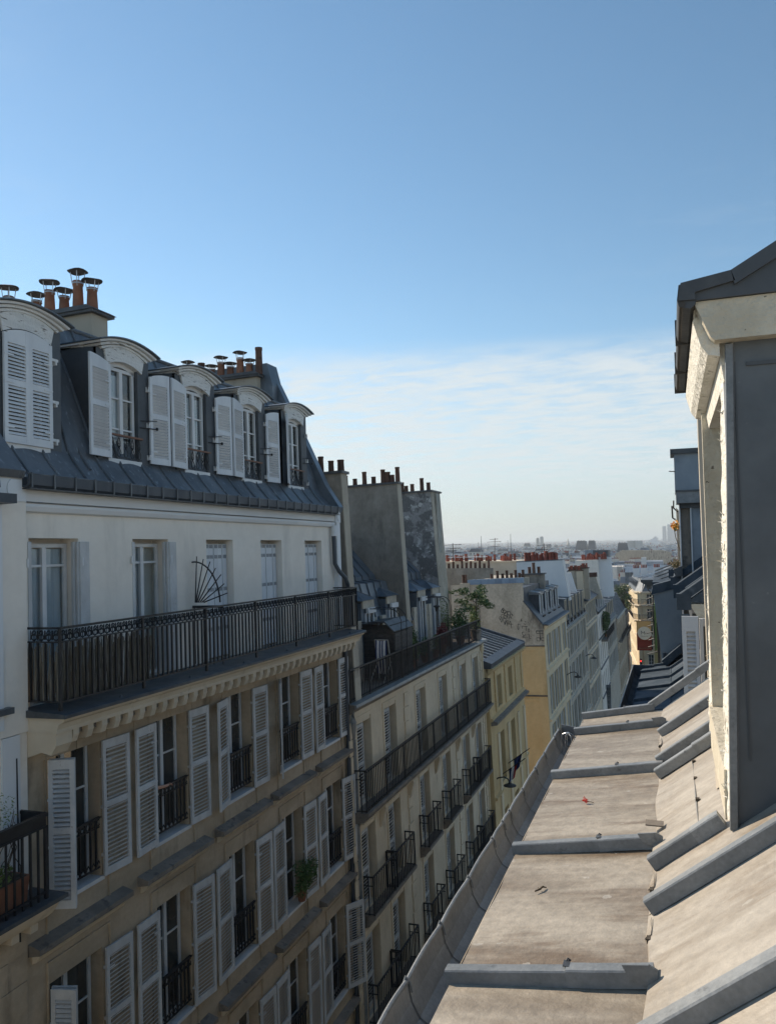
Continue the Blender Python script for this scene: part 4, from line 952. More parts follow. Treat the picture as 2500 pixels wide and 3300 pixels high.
# dormer with half-open louvred door and boxed zinc battens above
ec = [(10.0, .135, -.68), (12.0, .085, -.66), (14.4, .03, -.645), (18.0, .0, -.63)]
dr = MB(); dr.box(.30, 3, 10.2, 10.4, -2.4, -.85); dr.box(.20, .30, 10.15, 17.5, -1.0, -.85); dr.box(.45, 3, 10.4, 17.5, -2.6, -.85); dr = dr.build('dormer', 'zincp', r1)
m = MB(); m.prism([(.17, -.72), (.30, -.95), (2.6, -.95), (2.6, -.72)], 'y', 9.9, 10.3); m.build('soffit_board', 'timber', r1)
m = MB(); m.recalc = False
m.quad((.14, 9.9, -.70), (.0, 18, -.63), (2.6, 18, 1.25), (2.6, 9.9, 1.17)); m.quad((.14, 9.9, -.70), (2.6, 9.9, 1.17), (2.6, 9.9, -.7)); m.quad((.14, 9.9, -.78), (.14, 9.9, -.70), (.0, 18, -.63), (.0, 18, -.71))
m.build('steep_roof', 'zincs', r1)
MB().prism([(9.85, -.80), (9.85, -.70), (18, -.63), (18, -.72)], 'x', .12, .17)
for y_, x_, z_ in ((10.0, .12, -.69), (11.9, .085, -.675), (14.2, .045, -.66), (17.6, .0, -.635)):
    w_ = .17
    batten((x_, y_, z_+.01), (x_+2.4, y_, z_+.01+2.4*.72), w_, .10, r1, mat='zincs')
    MB().box(x_-.09, x_+.07, y_-.11, y_+.11, z_-.10, z_+.09).build('batten_end', 'zincs', r1)
    MB().tube([(x_+.0, y_+.6, z_+.01), (x_+2.4, y_+.6, z_+.01+2.4*.72)], .02, 4).build('seam', 'zincs', r1)
m = MB(); m.box(.22, 1.8, 9.93, 9.96, -1.25, -.95); m.build('lintel', 'zincp', r1)
s_ = MB(); s_.box(.075, .12, 9.5, 9.54, -2.2, -.83); s_.box(.215, .25, 9.5, 9.54, -2.2, -.83); s_.box(.12, .215, 9.5, 9.54, -1.0, -.83); s_ = s_.build('louvred_door', 'white', r1)
for k in range(24): MB().prism([(9.508, -1.04-.048*k), (9.529, -1.02-.048*k), (9.529, -1.028-.048*k), (9.510, -1.05-.048*k)], 'x', .12, .215).build('slat', 'white', s_)
MB().box(.10, .23, 9.531, 9.538, -2.2, -.85).build('door_back', 'whiteo', r1)
s_ = MB(); s_.box(.26, .30, 9.55, 9.62, -2.3, -.86); s_.box(.44, .5, 9.6, 9.66, -2.3, -.86); s_.box(.30, .44, 9.6, 9.65, -.95, -.86); s_.build('door_frame', 'whiteo', r1)
MB().box(.31, 1.5, 9.75, 9.8, -2.2, -.95).build('dark_opening', 'pane', r1)
# blue-grey gable of the following building with its own roof
org((0, 0, 0))
r2 = thing('apartment_building', 'right-hand building whose plain blue-grey gable stands above the shaded zinc roof', 'building', (1.0, 24, ZB)); org((1.0, 24, ZB))
m = MB(); m.prism([(-.42, -1.10), (.10, -.96), (3.5, .4), (3.5, -9), (-.27, ZB), (-.27, -3.0), (-.28, -2.6)], 'y', 18.0, 26.0); m.build('gable_wall', 'blueg', r2)
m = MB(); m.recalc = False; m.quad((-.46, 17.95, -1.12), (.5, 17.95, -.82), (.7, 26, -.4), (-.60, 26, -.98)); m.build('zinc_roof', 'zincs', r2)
m = MB(); m.prism([(-.47, -1.12), (-.42, -.90), (.6, -.62), (.6, -.84)], 'y', 18.02, 18.5); m.build('blue_parapet', 'zincs', r2)
for k in range(5): MB().tube([(-.43-.02*k, 18.6+k*1.5, -1.05+.03*k+.12), (.6, 18.6+k*1.5, -.72+.06*k+.12)], .025, 5).build('seam', 'batten', r2)
MB().box(-.45, .6, 18.5, 25.9, -1.1, -.86).build('roof_edge', 'zincs', r2)
m = MB(); m.prism([(-.29, -2.5), (.1, -2.15), (.12, -2.3), (-.2, -2.62)], 'y', 17.7, 18.0); m.build('step_flashing', 'zincs', r2)
q = MB(); q.box(-.26, -.20, 17.90, 17.99, -2.9, -2.35); q.build('flashing_end', 'zincs', r2)
# green panel, olive pilasters and iron brackets on its street face
m = MB(); m.box(-.50, -.36, 20.5, 20.9, -3.4, -1.95); m.build('pilaster', 'olive', r2); MB().box(-.42, -.34, 20.95, 21.3, -8, -1.6).build('pilaster', 'olive', r2)
MB().box(-.46, -.42, 19.9, 20.2, -2.55, -1.45).build('green_panel', 'gsign', r2); MB().box(-.40, -.34, 19.4, 19.6, -4.5, -1.35).build('dark_pipe', 'iron', r2); MB().box(-.335, -.30, 18.8, 19.0, -4.5, -1.5).build('pale_pipe', 'batten', r2)
MB().box(-.50, -.36, 20.4, 21.0, -2.02, -1.94).build('band', 'iron', r2)
m = MB()
for k in range(9): m.tube([(-.42, 20.3, -1.28-.17*k), (-.62-.02*(k % 3), 20.4, -1.36-.17*k)], .012, 4)
m.tube([(-.47, 20.3, -1.15), (-.50, 20.3, -1.7), (-.46, 20.3, -2.6)], .018, 5); m.tube([(-.43, 20.3, -1.25), (-.47, 20.35, -1.7), (-.44, 20.3, -2.5)], .014, 5); m.tube([(-.60, 20.2, -1.10), (-.48, 20.3, -1.28), (-.46, 20.3, -1.12)], .012, 4)
m.build('iron_brackets', 'iron', r2)
m = MB(); m.prism([(-.83+.10*k, -1.02-.10*math.sin(k*math.pi/5)) for k in range(6)]+[(-.33, -.96), (-.83, -.96)], 'y', 22, 22.8); m.build('round_canopy', 'lead', r2)
org((0, 0, 0))
# banner
bn = thing('banner', 'hanging banner, tan above maroon, with a white disc carrying letters', 'banner', (-.62, 21.5, -2.7)); org((-.62, 21.5, -2.7))
By = 21.5; bx0, bx1, bz0, bz1 = -.95, -.585, -2.78, -2.02
m = MB(); m.box(bx0, bx1, By, By+.012, -2.78, -2.33); m.k = 1; m.box(bx0, bx1, By, By+.012, -2.33, bz1); m.build('cloth', ['maroon', 'tan'], bn)
cxx, czz, rr_ = -.755, -2.33, .172
m = MB(); m.prism([(cxx+rr_*math.cos(a*math.pi/20), czz+rr_*math.sin(a*math.pi/20)) for a in range(40) if cxx+rr_*math.cos(a*math.pi/20) < bx1], 'y', By-.006, By-.001); disc = m.build('white_disc', 'whitec', bn)
m = MB()
def ln(a, b, w=.006): 
    A, B_ = Vector((a[0], By-.008, a[1])), Vector((b[0], By-.008, b[1])); d = (B_-A).normalized(); s = Vector((-d.z, 0, d.x))*w; m.quad(A-s, B_-s, B_+s, A+s)
ln((-.835, -2.27), (-.83, -2.36)); ln((-.832, -2.28), (-.79, -2.335)); ln((-.79, -2.335), (-.755, -2.285)); ln((-.755, -2.285), (-.75, -2.37)); ln((-.75, -2.33), (-.67, -2.335), .004)
m.recalc = False; m.build('letters', 'zincp', bn)
def text_obj(s, size, loc, rot, mat, parent, name='lettering', ex=.002):
    cu = bpy.data.curves.new('t', 'FONT'); cu.body = s; cu.size = size; cu.extrude = ex; cu.align_x = 'CENTER'
    o = bpy.data.objects.new('t', cu); COL.objects.link(o); dg = bpy.context.evaluated_depsgraph_get(); me = bpy.data.meshes.new_from_object(o.evaluated_get(dg)); bpy.data.objects.remove(o)
    me.materials.clear(); me.materials.append(Z[mat]); me.name = name
    return put(me, name, parent, loc3(*loc), rot)
text_obj('MAISON MER', .03, (-.755, By-.008, -2.42), (R(90), 0, 0), 'zincp', bn)
text_obj('FELICITATIONS', .046, (-.755, By-.003, -2.74), (R(90), 0, 0), 'stoned', bn)
MB().tube([(-1.0, By+.02, -2.02), (-.45, By+.02, -2.02)], .012, 5).build('banner_arm', 'iron', bn)
org((0, 0, 0))
# chimney block and tall window bay further along on the right
q = thing('chimney_stack', 'square grey rendered stack with a dark cap above the flower boxes on the right', 'chimney', (.3, 14.3, -1)); org((.3, 14.3, -1))
m = MB(); m.box(.078, .9, 14, 14.6, .86, 1.52); m.build('shaft', 'blueg', q); MB().box(.02, .95, 13.94, 14.66, 1.52, 1.60).build('cap', 'lead', q); MB().box(.09, .9, 13.97, 14.6, .68, .88).build('band', 'batten', q); MB().box(.085, .92, 13.95, 14.6, .87, .90).build('ledge', 'lead', q)
MB().tube([(.09, 14, 1.22), (-.01, 14, 1.23)], .008, 4).build('rod', 'iron', q)
m = MB(); m.box(.15, .31, 14.2, 14.5, -1.2, .68); m.k = 1; m.box(.31, .47, 14.15, 14.5, -1.2, .60); m.k = 2; m.box(.13, .15, 14.1, 14.3, -1.2, .66); m.box(.305, .325, 14.1, 14.3, -1.2, .6); m.k = 3; m.box(.14, .9, 14.1, 14.5, .60, .68); m.build('window_bay', ['stoned', 'blueg', 'frame', 'zincp'], q)
m = MB()
for k in range(7): m.box(.085+.008*k, .091+.008*k, 14.3+.2*k, 14.33+.2*k, -1.0, .62)
m.build('louvred_shutter', 'quoin', q)
m = MB(); m.tube([(.05, 14.4, .75), (.045, 14.4, .62), (.11, 14.4, .55)], .012, 4); m.tube([(.02, 14.5, .66), (.025, 14.5, .45), (.07, 14.5, .42)], .014, 4); m.build('bracket', 'iron', q)
org((0, 0, 0))
def flowerbox(name, label, c, mats, rad, n, sz, seed):
    q = thing(name, label, 'flowers', c); org(c); rg = random.Random(seed); m = MB(); foliage(m, (c[0], c[1], c[2]+rad[2]), rad, n, sz, rg); m.build('blossoms', mats[0], q, kind='stuff'); m = MB(); foliage(m, (c[0]+.01, c[1], c[2]+rad[2]*.7), (rad[0]*.8, rad[1], rad[2]*.8), n//2, sz, rg); m.build('leaves', mats[1], q, kind='stuff')
    m = MB(); m.tube([(c[0]-.02, c[1], c[2]+rad[2]), (c[0]+.0, c[1], c[2]-.1), (c[0]+.07, c[1], c[2]-.35)], .006, 4); m.build('stem', 'bark', q); org((0, 0, 0)); return q
flowerbox('orange_flowers', 'bright orange flowers sticking out from the window bay on the right', (.06, 14.2, .22), ('orange', 'leafy'), (.07, .15, .09), 150, .022, 1)
q = flowerbox('dried_plant', 'dry tan plant in a dark window box below the orange flowers', (.03, 14.2, -.42), ('leafd', 'leafd'), (.09, .2, .08), 160, .02, 2)
org((.03, 14.2, -.42)); MB().prism([(-.0, -.44), (.15, -.38), (.15, -.55), (.04, -.56)], 'y', 14.0, 14.5).build('box', 'lead', q); org((0, 0, 0))
# ------------------------------------------------------------------ second building: roof terrace, long balconies
b2 = lean_root('apartment_building', 'cream building with a planted roof terrace, two long black balconies and tall bare chimney walls', 'building', -8., 26., .03)
Y0, Y1 = 18.56, 33.25
B2C = [19.5, 21.55, 24.5, 27.1, 29.9, 31.95]
B2R = [(-6.72, 2.12), (-9.40, 2.05), (-12.10, 2.05), (-14.8, 2.05)]
m = MB(); m.recalc = False
m.pierced(lambda u, v, d: (-8.0-d, u, v), Y0, Y1, ZB, -4.12, [(c-.5, c+.5, z, z+h) for c in B2C for z, h in B2R], .30)
m.quad((-8, Y1, ZB), (-16, Y1, ZB), (-16, Y1, -4.1), (-8, Y1, -4.1)); m.quad((-8, Y0, ZB), (-16, Y0, ZB), (-16, Y0, -4.1), (-8, Y0, -4.1))
m.build('facade_wall', 'cream', b2)
MB().prism([(-8.0, -4.25), (-7.93, -4.22), (-7.86, -4.12), (-7.80, -4.10), (-7.80, -4.02), (-8.0, -3.99)], 'y', Y0, Y1+.1).build('terrace_cornice', 'stoned', b2)
MB().prism([(-7.80, -4.10), (-7.74, -4.05), (-7.76, -3.98), (-7.95, -3.96), (-7.95, -3.985), (-7.80, -4.0)], 'y', 18.5, Y1+.1).build('terrace_gutter', 'zincg', b2)
MB().box(-12, -7.96, Y0, Y1, -4.1, -3.985).build('terrace_floor', 'stoned', b2)
def shutter_closed(par, c, z, h, x, w=.48):
    k = ('closed', round(w, 2), round(h, 2))
    def fn():
        q = MB(); t = .045; q.box(0, .03, -w/2, -w/2+t, 0, h); q.box(0, .03, w/2-t, w/2, 0, h)
        for a, b in ((0, .09), (h-.09, h), (h*.5-.04, h*.5+.04)): q.box(0, .03, -w/2+t, w/2-t, a, b)
        return q.mesh('shutter', 'grille')
    me = cached(k, fn)
    def fn2():
        q = MB(); t = .045
        for a, b in ((.09, h*.5-.04), (h*.5+.04, h-.09)):
            n = round((b-a)/.085)
            for i in range(n): zz = a+(b-a)*(i+.5)/n; q.prism([(0, zz-.020), (.006, zz-.026), (.034, zz+.018), (.028, zz+.024)], 'y', -w/2+t, w/2-t)
        return q.mesh('louvre_slats', 'grille')
    o = put(me, 'shutter', par, loc3(x, c, z)); put(cached(k+('s',), fn2), 'louvre_slats', o, kind='stuff'); return o
for r, (z, h) in enumerate(B2R):
    for i, c in enumerate(B2C):
        window(b2, c, z, -8.22, .98, h, 3)
        if r < 3: shutter_closed(b2, c-.20, z, h-.04, -8.07, .56)
        q = MB(); q.box(-8.0+.002, -7.975, c-.60, c-.505, z, z+h+.1); q.box(-8.0+.002, -7.975, c+.505, c+.60, z, z+h+.1); q.box(-8+.002, -7.975, c-.60, c+.60, z+h+.1, z+h+.2); q.build('window_surround', 'cream', b2)
# quoined pilasters
for yy in (18.7, 23.0, 28.62, 33.0):
    for k in range(23):
        z = -4.45-.44*k; wv = .22 if k % 2 else .17
        MB().box(-7.998, -7.965, yy-wv, yy+wv, z-.405, z).build('quoin_block', 'cream', b2)
def long_rail(par, XR, ya, yb, zb, zt, pitch, name='balcony_rail', ret=None, loops=True):
    q = MB(); q.box(XR-.022, XR+.022, ya, yb, zt-.035, zt); q.box(XR-.012, XR+.012, ya, yb, zb+.02, zb+.04)
    if ret:
        for yy in (ya, yb): q.box(ret, XR, yy-.015, yy+.015, zt-.035, zt); q.box(ret, XR, yy-.01, yy+.01, zb+.02, zb+.04); q.box(ret, XR, yy-.01, yy+.01, zt-.25, zt-.23)
    q = q.build(name, 'iron', par); s = MB(); n = int((yb-ya)/pitch)
    for i in range(n+1):
        y = ya+(yb-ya)*i/n; r_ = .0095 if i % 12 else .018
        s.box(XR-r_, XR+r_, y-r_, y+r_, zb if i % 12 == 0 else zb+.03, zt-.03)
        if loops and i < n:
            yc = y+pitch/2
            s.tube([(XR, yc-pitch*.5, zt-.18), (XR, yc-pitch*.4, zt-.10), (XR, yc, zt-.05), (XR, yc+pitch*.4, zt-.10), (XR, yc+pitch*.5, zt-.18)], .008, 3, False)
            s.tube([(XR, yc-pitch*.5, zb+.22), (XR, yc-pitch*.4, zb+.12), (XR, yc, zb+.06), (XR, yc+pitch*.4, zb+.12), (XR, yc+pitch*.5, zb+.22)], .008, 3, False)
    if ret:
        for yy in (ya, yb):
            for t in range(1, 3): s.box(XR-.14*t-.012, XR-.14*t+.012, yy-.012, yy+.012, zb, zt)
    s.build('rail_bars', 'iron', q, kind='stuff'); return q
long_rail(b2, -7.965, 18.64, 33.15, -3.96, -3.10, .115)
MB().prism([(-8.0, -6.72), (-7.58, -6.72), (-7.58, -6.80), (-7.66, -6.86), (-7.72, -6.96), (-8.0, -7.0)], 'y', 18.6, 33.3).build('balcony_slab', 'stoned', b2)
long_rail(b2, -7.66, 18.68, 33.2, -6.72, -5.66, .125, 'balcony_rail', -8.0)
for k in range(60):
    if k % 4 != 3: pass
m = MB()
for k in range(120): m.box(-7.99, -7.78, 18.75+.12*k, 18.80+.12*k, -7.06, -7.0)
m.build('dentil_row', 'stonel', b2, kind='stuff')
for yy in (22.95, 28.6, 20.5, 25.8, 31.0):
    MB().prism([(-8.0, -7.02), (-7.84, -7.02), (-7.80, -7.15), (-7.86, -7.35), (-7.93, -7.6), (-8.0, -7.7)], 'y', yy-.1, yy+.1).build('scroll_bracket', 'stonel', b2)
for r, (z, h) in enumerate(B2R[1:]):
    groups = [(18.95, 20.75), (20.75, 22.4), (23.75, 25.3), (26.35, 27.9), (29.1, 30.9), (30.9, 32.9)]
    for (a, b) in groups:
        s = MB().prism([(-8.0, z-.02), (-7.66, z-.02), (-7.66, z-.1), (-7.78, z-.2), (-7.84, z-.3), (-8.0, z-.36)], 'y', a, b).build('balcony_slab', 'stoned', b2)
        long_rail(b2, -7.70, a+.04, b-.04, z-.02, z+.96, .125, 'balcony_rail', -8.0, False)
MB().tube([(-7.94, 18.66, -4.15), (-7.93, 18.66, -4.45), (-7.97, 18.72, -4.9)], [.07, .09, .05], 8).build('hopper_head', 'zincg', b2)
MB().tube([(-7.95, 18.72, -4.9), (-7.95, 18.72, ZB)], .055, 8).build('rainwater_pipe', 'batten', b2)
MB().tube([(-7.94, 33.1, -4.1), (-7.93, 33.1, -4.4), (-7.95, 33.1, -4.6), (-7.95, 33.1, ZB)], [.07, .10, .05, .05], 8).build('rainwater_pipe', 'creamy', b2)
# chimney walls
def wall_slab(par, name, pts, y0, y1, face, edge, capm='lead', capo=.06):
    """vertical chimney wall: outline pts in (x,z); front edge strip in its own colour"""
    m = MB(); m.prism(pts, 'y', y0, y1); c = m.build(name, face, par)
    (xa, za), (xb, zb_) = pts[0], pts[1]
    m = MB(); m.prism([(xa+.002, za), (xa+.03, za), (xb+.03, zb_), (xb+.002, zb_)], 'y', y0+.0, y1); m.build('corner_render', edge, c)
    xt = pts[1][0]; xl = min(p[0] for p in pts)
    m = MB(); m.box(xl, xt+capo+.02, y0-capo, y1+capo, pts[1][1], pts[1][1]+.07); m.build('coping', capm, c)
    return c
cw = wall_slab(b2, 'chimney_wall', [(-7.97, -4.0), (-8.12, 2.05), (-12.5, 2.1), (-12.5, -4.0)], 18.95, 19.33, 'party', 'quoin')
for x, hh, kd in ((-9.65, .8, 'plain'), (-9.35, .55, 'plain'), (-9.05, .55, 'plain'), (-8.76, .9, 'plain'), (-8.46, .62, 'plain')): pot(cw, x, 19.14, 2.12, kd, .75, hh*.95)
pot(cw, -8.2, 19.2, 2.12, 'short', .8, 1)
cw = wall_slab(b2, 'chimney_wall', [(-8.68, -4.0), (-8.86, 2.31), (-12.5, 2.36), (-12.5, -4.0)], 25.6, 25.98, 'party', 'quoin')
for k, (px_, hh) in enumerate(((-10.75, .7), (-10.43, .45), (-10.10, .85), (-9.79, .48), (-9.47, .9), (-9.16, .5), (-9.0, .98), (-8.99, .55))):
    if k < 7: pot(cw, px_-.12+.04*k, 25.8, 2.38, 'plain', .78, hh)
pot(cw, -9.28, 25.85, 2.38, 'short', .9, 1.1)
cw = wall_slab(b2, 'chimney_wall', [(-9.02, -4.0), (-9.27, 2.40), (-12.9, 2.42), (-12.9, -4.0)], 31.0, 32.3, 'patch', 'stain', 'lead', .08)
for x, hh in ((-10.75, .85), (-10.6, .78), (-10.42, .5), (-10.15, .6), (-9.72, .98), (-9.43, .62)): pot(cw, x, 31.3, 2.46, 'plain', .82, hh)
MB().box(-9.20, -9.14, 31.4, 31.9, -3.9, 2.35).build('streaked_edge', 'wood', cw)
# roof slopes behind the dormers
for (ya, yb, rp) in ((19.35, 25.58, [(-9.05, -2.6), (-9.42, -1.07), (-9.8, -1.0), (-9.82, -.86), (-11.2, .75)]), (26.0, 30.98, [(-9.05, -2.6), (-9.6, -1.38), (-9.85, -1.2), (-9.88, -.92), (-11.2, .4)])):
    n = int((yb-ya)/.62)
    for i in range(n):
        a = ya+(yb-ya)*i/n; b = ya+(yb-ya)*(i+1)/n; m = MB(); m.recalc = False
        for (p, q) in zip(rp, rp[1:]): m.quad((p[0], a, p[1]), (p[0], b, p[1]), (q[0], b, q[1]), (q[0], a, q[1]))
        m.build('zinc_sheet', 'zincb', b2)
        if i: MB().tube([(p[0]+.02, a, p[1]+.01) for p in rp], .025, 5).build('zinc_roll', 'zinc', b2)
    m = MB(); m.box(-12.4, -11.15, ya, yb, -2, rp[-1][1]); m.build('ridge', 'zinc', b2)
for c in (22.75, 24.9, 28.25, 30.1):
    d = MB(); xf = -9.02; d.prism([(xf, -4.0), (xf, -1.62), (-9.9, -1.62), (-9.9, -4.0)], 'y', c-.55, c+.42) ; d = d.build('dormer', 'zincb', b2)
    MB().box(xf+.0, xf+.05, c-.50, c+.44, -1.80, -1.55).build('stone_head', 'stain', d)
    MB().box(xf+.05, xf+.13, c-.28, c+.40, -1.96, -1.80).build('awning_box', 'frame', d)
    m = MB(); e = [(xf+.10, c-.64, -1.55), (xf+.10, c+.52, -1.55), (-10.0, c+.52, -1.50), (-10.0, c-.64, -1.50)]; t = (-9.45, c-.06, -1.22); t2 = (-9.9, c-.06, -1.22)
    m.quad(e[0], e[1], t); m.quad(e[1], e[2], t2, t); m.quad(e[3], e[0], t, t2); m.quad(e[0], e[3], e[2], e[1]); m.build('pyramid_hood', 'zincb', d)
    for p in ((e[0], t), (e[1], t), (t, t2)): MB().tube(p, .018, 5).build('hip_roll', 'zinc', d)
    q = MB(); q.box(xf+.001, xf+.05, c-.30, c-.24, -3.95, -1.95); q.box(xf+.001, xf+.05, c+.34, c+.40, -3.95, -1.95); q.box(xf+.001, xf+.04, c-.02, c+.06, -3.95, -1.95); q.build('window_frame', 'frame', d)
    MB().box(xf+.002, xf+.012, c-.24, c+.34, -3.95, -1.96).build('pane', 'pane', d)
    q = MB(); q.box(xf-.1, xf+.0, c-.9, c-.55, -4.0, -2.15); q.box(xf-.1, xf+.0, c+.42, c+.8, -4.0, -2.15); q.build('side_wall', 'stain', b2, kind='stuff')
org((0, 0, 0))
LX2 = lambda x, z: x-.03*(z+2.)
# wooden shed on the terrace
shd = thing('garden_shed', 'small dark plank-clad shed at the near end of the planted roof terrace', 'shed', (-8.6, 22.3, -3.95)); org((-8.6, 22.3, -3.95))
for k in range(13):
    z = -3.94+.125*k; z1 = z+.118
    cut = lambda zz: -8.0 if zz < -2.5 else -8.0-.22*(zz+2.5)/.28
    m = MB(); m.prism([(-9.0, z), (cut(z), z), (cut(z1), min(z1, -2.2)), (-9.0, min(z1, -2.2))], 'y', 22.3-.012*(k % 2), 22.33); m.build('plank', 'plank', shd)
    MB().box(cut(z1)-.0, cut(z1)+.02, 22.34, 24.0, z, min(z1, -2.2)).build('plank', 'plank', shd)
m = MB(); m.prism([(-9.05, -2.30), (-8.28, -2.20), (-7.96, -2.5), (-7.99, -2.53), (-8.28, -2.25), (-9.05, -2.35)], 'y', 22.2, 24.1); m.build('roof_felt', 'lead', shd)
MB().box(-9.0, -8.02, 22.34, 23.98, -3.95, -2.6).build('core', 'plank', shd)
m = MB()
for x in (-8.95, -8.72, -8.48): m.box(x-.008, x+.008, 22.12, 22.14, -2.42, -2.22)
m.box(-9.0, -8.45, 22.12, 22.14, -2.24, -2.22); m.box(-9.0, -8.45, 22.12, 22.14, -2.43, -2.41); m.build('iron_rack', 'iron', shd)
# deck chair
dk = thing('deck_chair', 'folding deck chair with blue and white striped canvas leaning by the dark shed', 'deck chair', (-8.2, 21.9, -3.98)); org((-8.2, 21.9, -3.98))
m = MB()
for x in (-8.46, -8.04): m.tube([(x, 22.2, -3.98), (x, 21.85, -2.72)], .018, 5); m.tube([(x, 21.35, -3.98), (x, 22.1, -3.4)], .018, 5)
m.tube([(-8.46, 21.85, -2.72), (-8.04, 21.85, -2.72)], .018, 5); m.build('frame', 'wood', dk)
m = MB(); m.recalc = False; cs = [0, 1, 1, 0, 1, 0, 1, 1, 0]
for i in range(9):
    for j in range(8):
        f = lambda i_, j_: (-8.43+.36*i_/9, 21.84+.12*j_/8-.08*math.sin(j_*math.pi/8), -2.72-1.0*j_/8-.03*math.sin(i_*math.pi/9))
        m.k = cs[i]; m.quad(f(i, j), f(i+1, j), f(i+1, j+1), f(i, j+1))
m.build('canvas', ['navy', 'whitec'], dk)
# iron arches
def trellis(y, x0, x1, z, zend, label):
    t = thing('garden_arch', label, 'arch', (x1, y, -3.95)); org((x1, y, -3.95)); m = MB()
    for dy in (0, .5): m.tube([(x0, y+dy, z), (x1-.32, y+dy, z), (x1-.18, y+dy, z-.05), (x1-.07, y+dy, z-.17), (x1-.01, y+dy, z-.36), (x1, y+dy, -3.95)], .014, 5); m.tube([(x0, y+dy, -3.95), (x0, y+dy, z)], .012, 4)
    for k in range(8): x = x0+(x1-.3-x0)*k/7; m.tube([(x, y, z), (x, y+.5, z)], .008, 3)
    m.build('hoop', 'iron', t); org((0, 0, 0))
trellis(22.6, -9.3, -7.86, -1.86, -2.5, 'curved black iron garden arch rising behind the dark plank shed')
trellis(28.5, -9.6, -8.05, -1.88, -2.9, 'curved black iron garden arch beside the chimney wall with flaking render')
def plantpot(x, y, z, r=.16, h=.3, name='pot', par=None, mat='terra'):
    m = MB(); m.lathe((x, y, z), [(r*.7, 0), (r, h), (r*1.1, h), (r*1.1, h-.03+.05), (r*.9, h+.02)], 12); return m.build(name, mat, par, smooth=True)
def shrub(name, label, c, rad, mat, n, sz, seed, pr=.16, cat='shrub', clumps=5, kind_=None):
    t = thing(name, label, cat, c); org(c); rg = random.Random(seed); plantpot(c[0], c[1], c[2], pr, .32, 'pot', t)
    m = MB(); top = c[2]+.3
    for k in range(clumps):
        p = (c[0]+rg.uniform(-.6, .6)*rad[0], c[1]+rg.uniform(-.6, .6)*rad[1], top+rad[2]*(.5+rg.uniform(-.3, .6)))
        m.tube([(c[0], c[1], top-.05), ((c[0]+p[0])/2, (c[1]+p[1])/2+.03, (top+p[2])/2), p], [.012, .009, .004], 4)
    m.build('stem', 'bark', t)
    m = MB()
    for k in range(clumps):
        p = (c[0]+rg.uniform(-.5, .5)*rad[0], c[1]+rg.uniform(-.5, .5)*rad[1], top+rad[2]*(.55+rg.uniform(-.35, .55)))
        foliage(m, p, (rad[0]*.62, rad[1]*.62, rad[2]*.5), n//clumps, sz, rg)
    m.build('leaves', mat, t, kind='stuff'); org((0, 0, 0)); return t
TF = -3.98
shrub('climbing_shrub', 'tall dark ivy-like shrub against the corner of the middle chimney wall', (-8.42, 25.35, TF), (.22, .35, .75), 'leaf', 900, .035, 21, .15, clumps=9)
shrub('bushy_shrub', 'low grassy green bush spilling beside the shed corner', (-8.12, 24.3, TF), (.22, .55, .55), 'leafy', 900, .04, 22, .2, clumps=7)
shrub('leafy_shrub', 'mid green shrub in front of the second dormer window', (-8.2, 25.4+.6, TF), (.22, .5, .45), 'leaf', 600, .04, 23, .16)
shrub('red_leaved_shrub', 'dark red leaved bush behind the terrace rail', (-8.25, 28.3, TF), (.30, .85, .62), 'leafr', 1300, .045, 24, .18, clumps=8)
shrub('flowering_plant', 'small bright yellow-green plant just behind the rail in front of the red bush', (-8.08, 26.9, TF), (.12, .3, .42), 'leafy', 300, .035, 25, .12)
shrub('dark_green_shrub', 'dense dark green bush between the iron arch and the small tree', (-8.3, 31.2, TF), (.35, .9, .85), 'leaf', 1600, .05, 26, .2, clumps=9)
shrub('spreading_shrub', 'leafy bush filling the far corner of the terrace rail below the small tree', (-8.05, 32.7, TF), (.25, .45, .85), 'leafy', 1000, .045, 27, .2, clumps=8)
shrub('tall_shrub', 'upright light green shrub beside the rusty pole at the last dormer', (-8.65, 30.6, TF), (.25, .4, 1.3), 'leafy', 700, .04, 28, .16, clumps=7)
# small tree
tr = thing('potted_tree', 'slender small tree with feathery crown standing at the far corner of the roof terrace', 'tree', (-7.98, 32.6, TF)); org((-7.98, 32.6, TF)); rg = random.Random(31)
plantpot(-7.98, 32.6, TF, .24, .45, 'pot', tr, 'stoned')
m = MB(); m.tube([(-7.98, 32.6, TF+.4), (-7.97, 32.6, -2.9), (-7.95, 32.6, -2.45), (-7.97, 32.6, -2.1)], [.035, .03, .022, .012], 6); tips = []
for k in range(18):
    z = rg.uniform(-2.75, -2.1); a = rg.uniform(0, 6.28); r_ = rg.uniform(.35, .62); e = (-8.0+r_*math.cos(a)-.12*(math.cos(a) < 0), 32.6+r_*1.3*math.sin(a), z+rg.uniform(.0, .45)); m.tube([(-7.96, 32.6, z), ((-7.96+e[0])/2, (32.6+e[1])/2, (z+e[2])/2+.08), e], [.012, .008, .003], 4, False); tips.append(e)
m.build('trunk', 'bark', tr)
m = MB()
for e in tips: foliage(m, e, (.23, .30, .13), 150, .045, rg)
for k in range(10): foliage(m, (-8.35-.09*k, 32.5, -1.83-.012*k+rg.uniform(-.05, .05)), (.12, .2, .06), 36, .035, rg)
m.build('crown', 'leaf', tr, kind='stuff')
org((0, 0, 0))
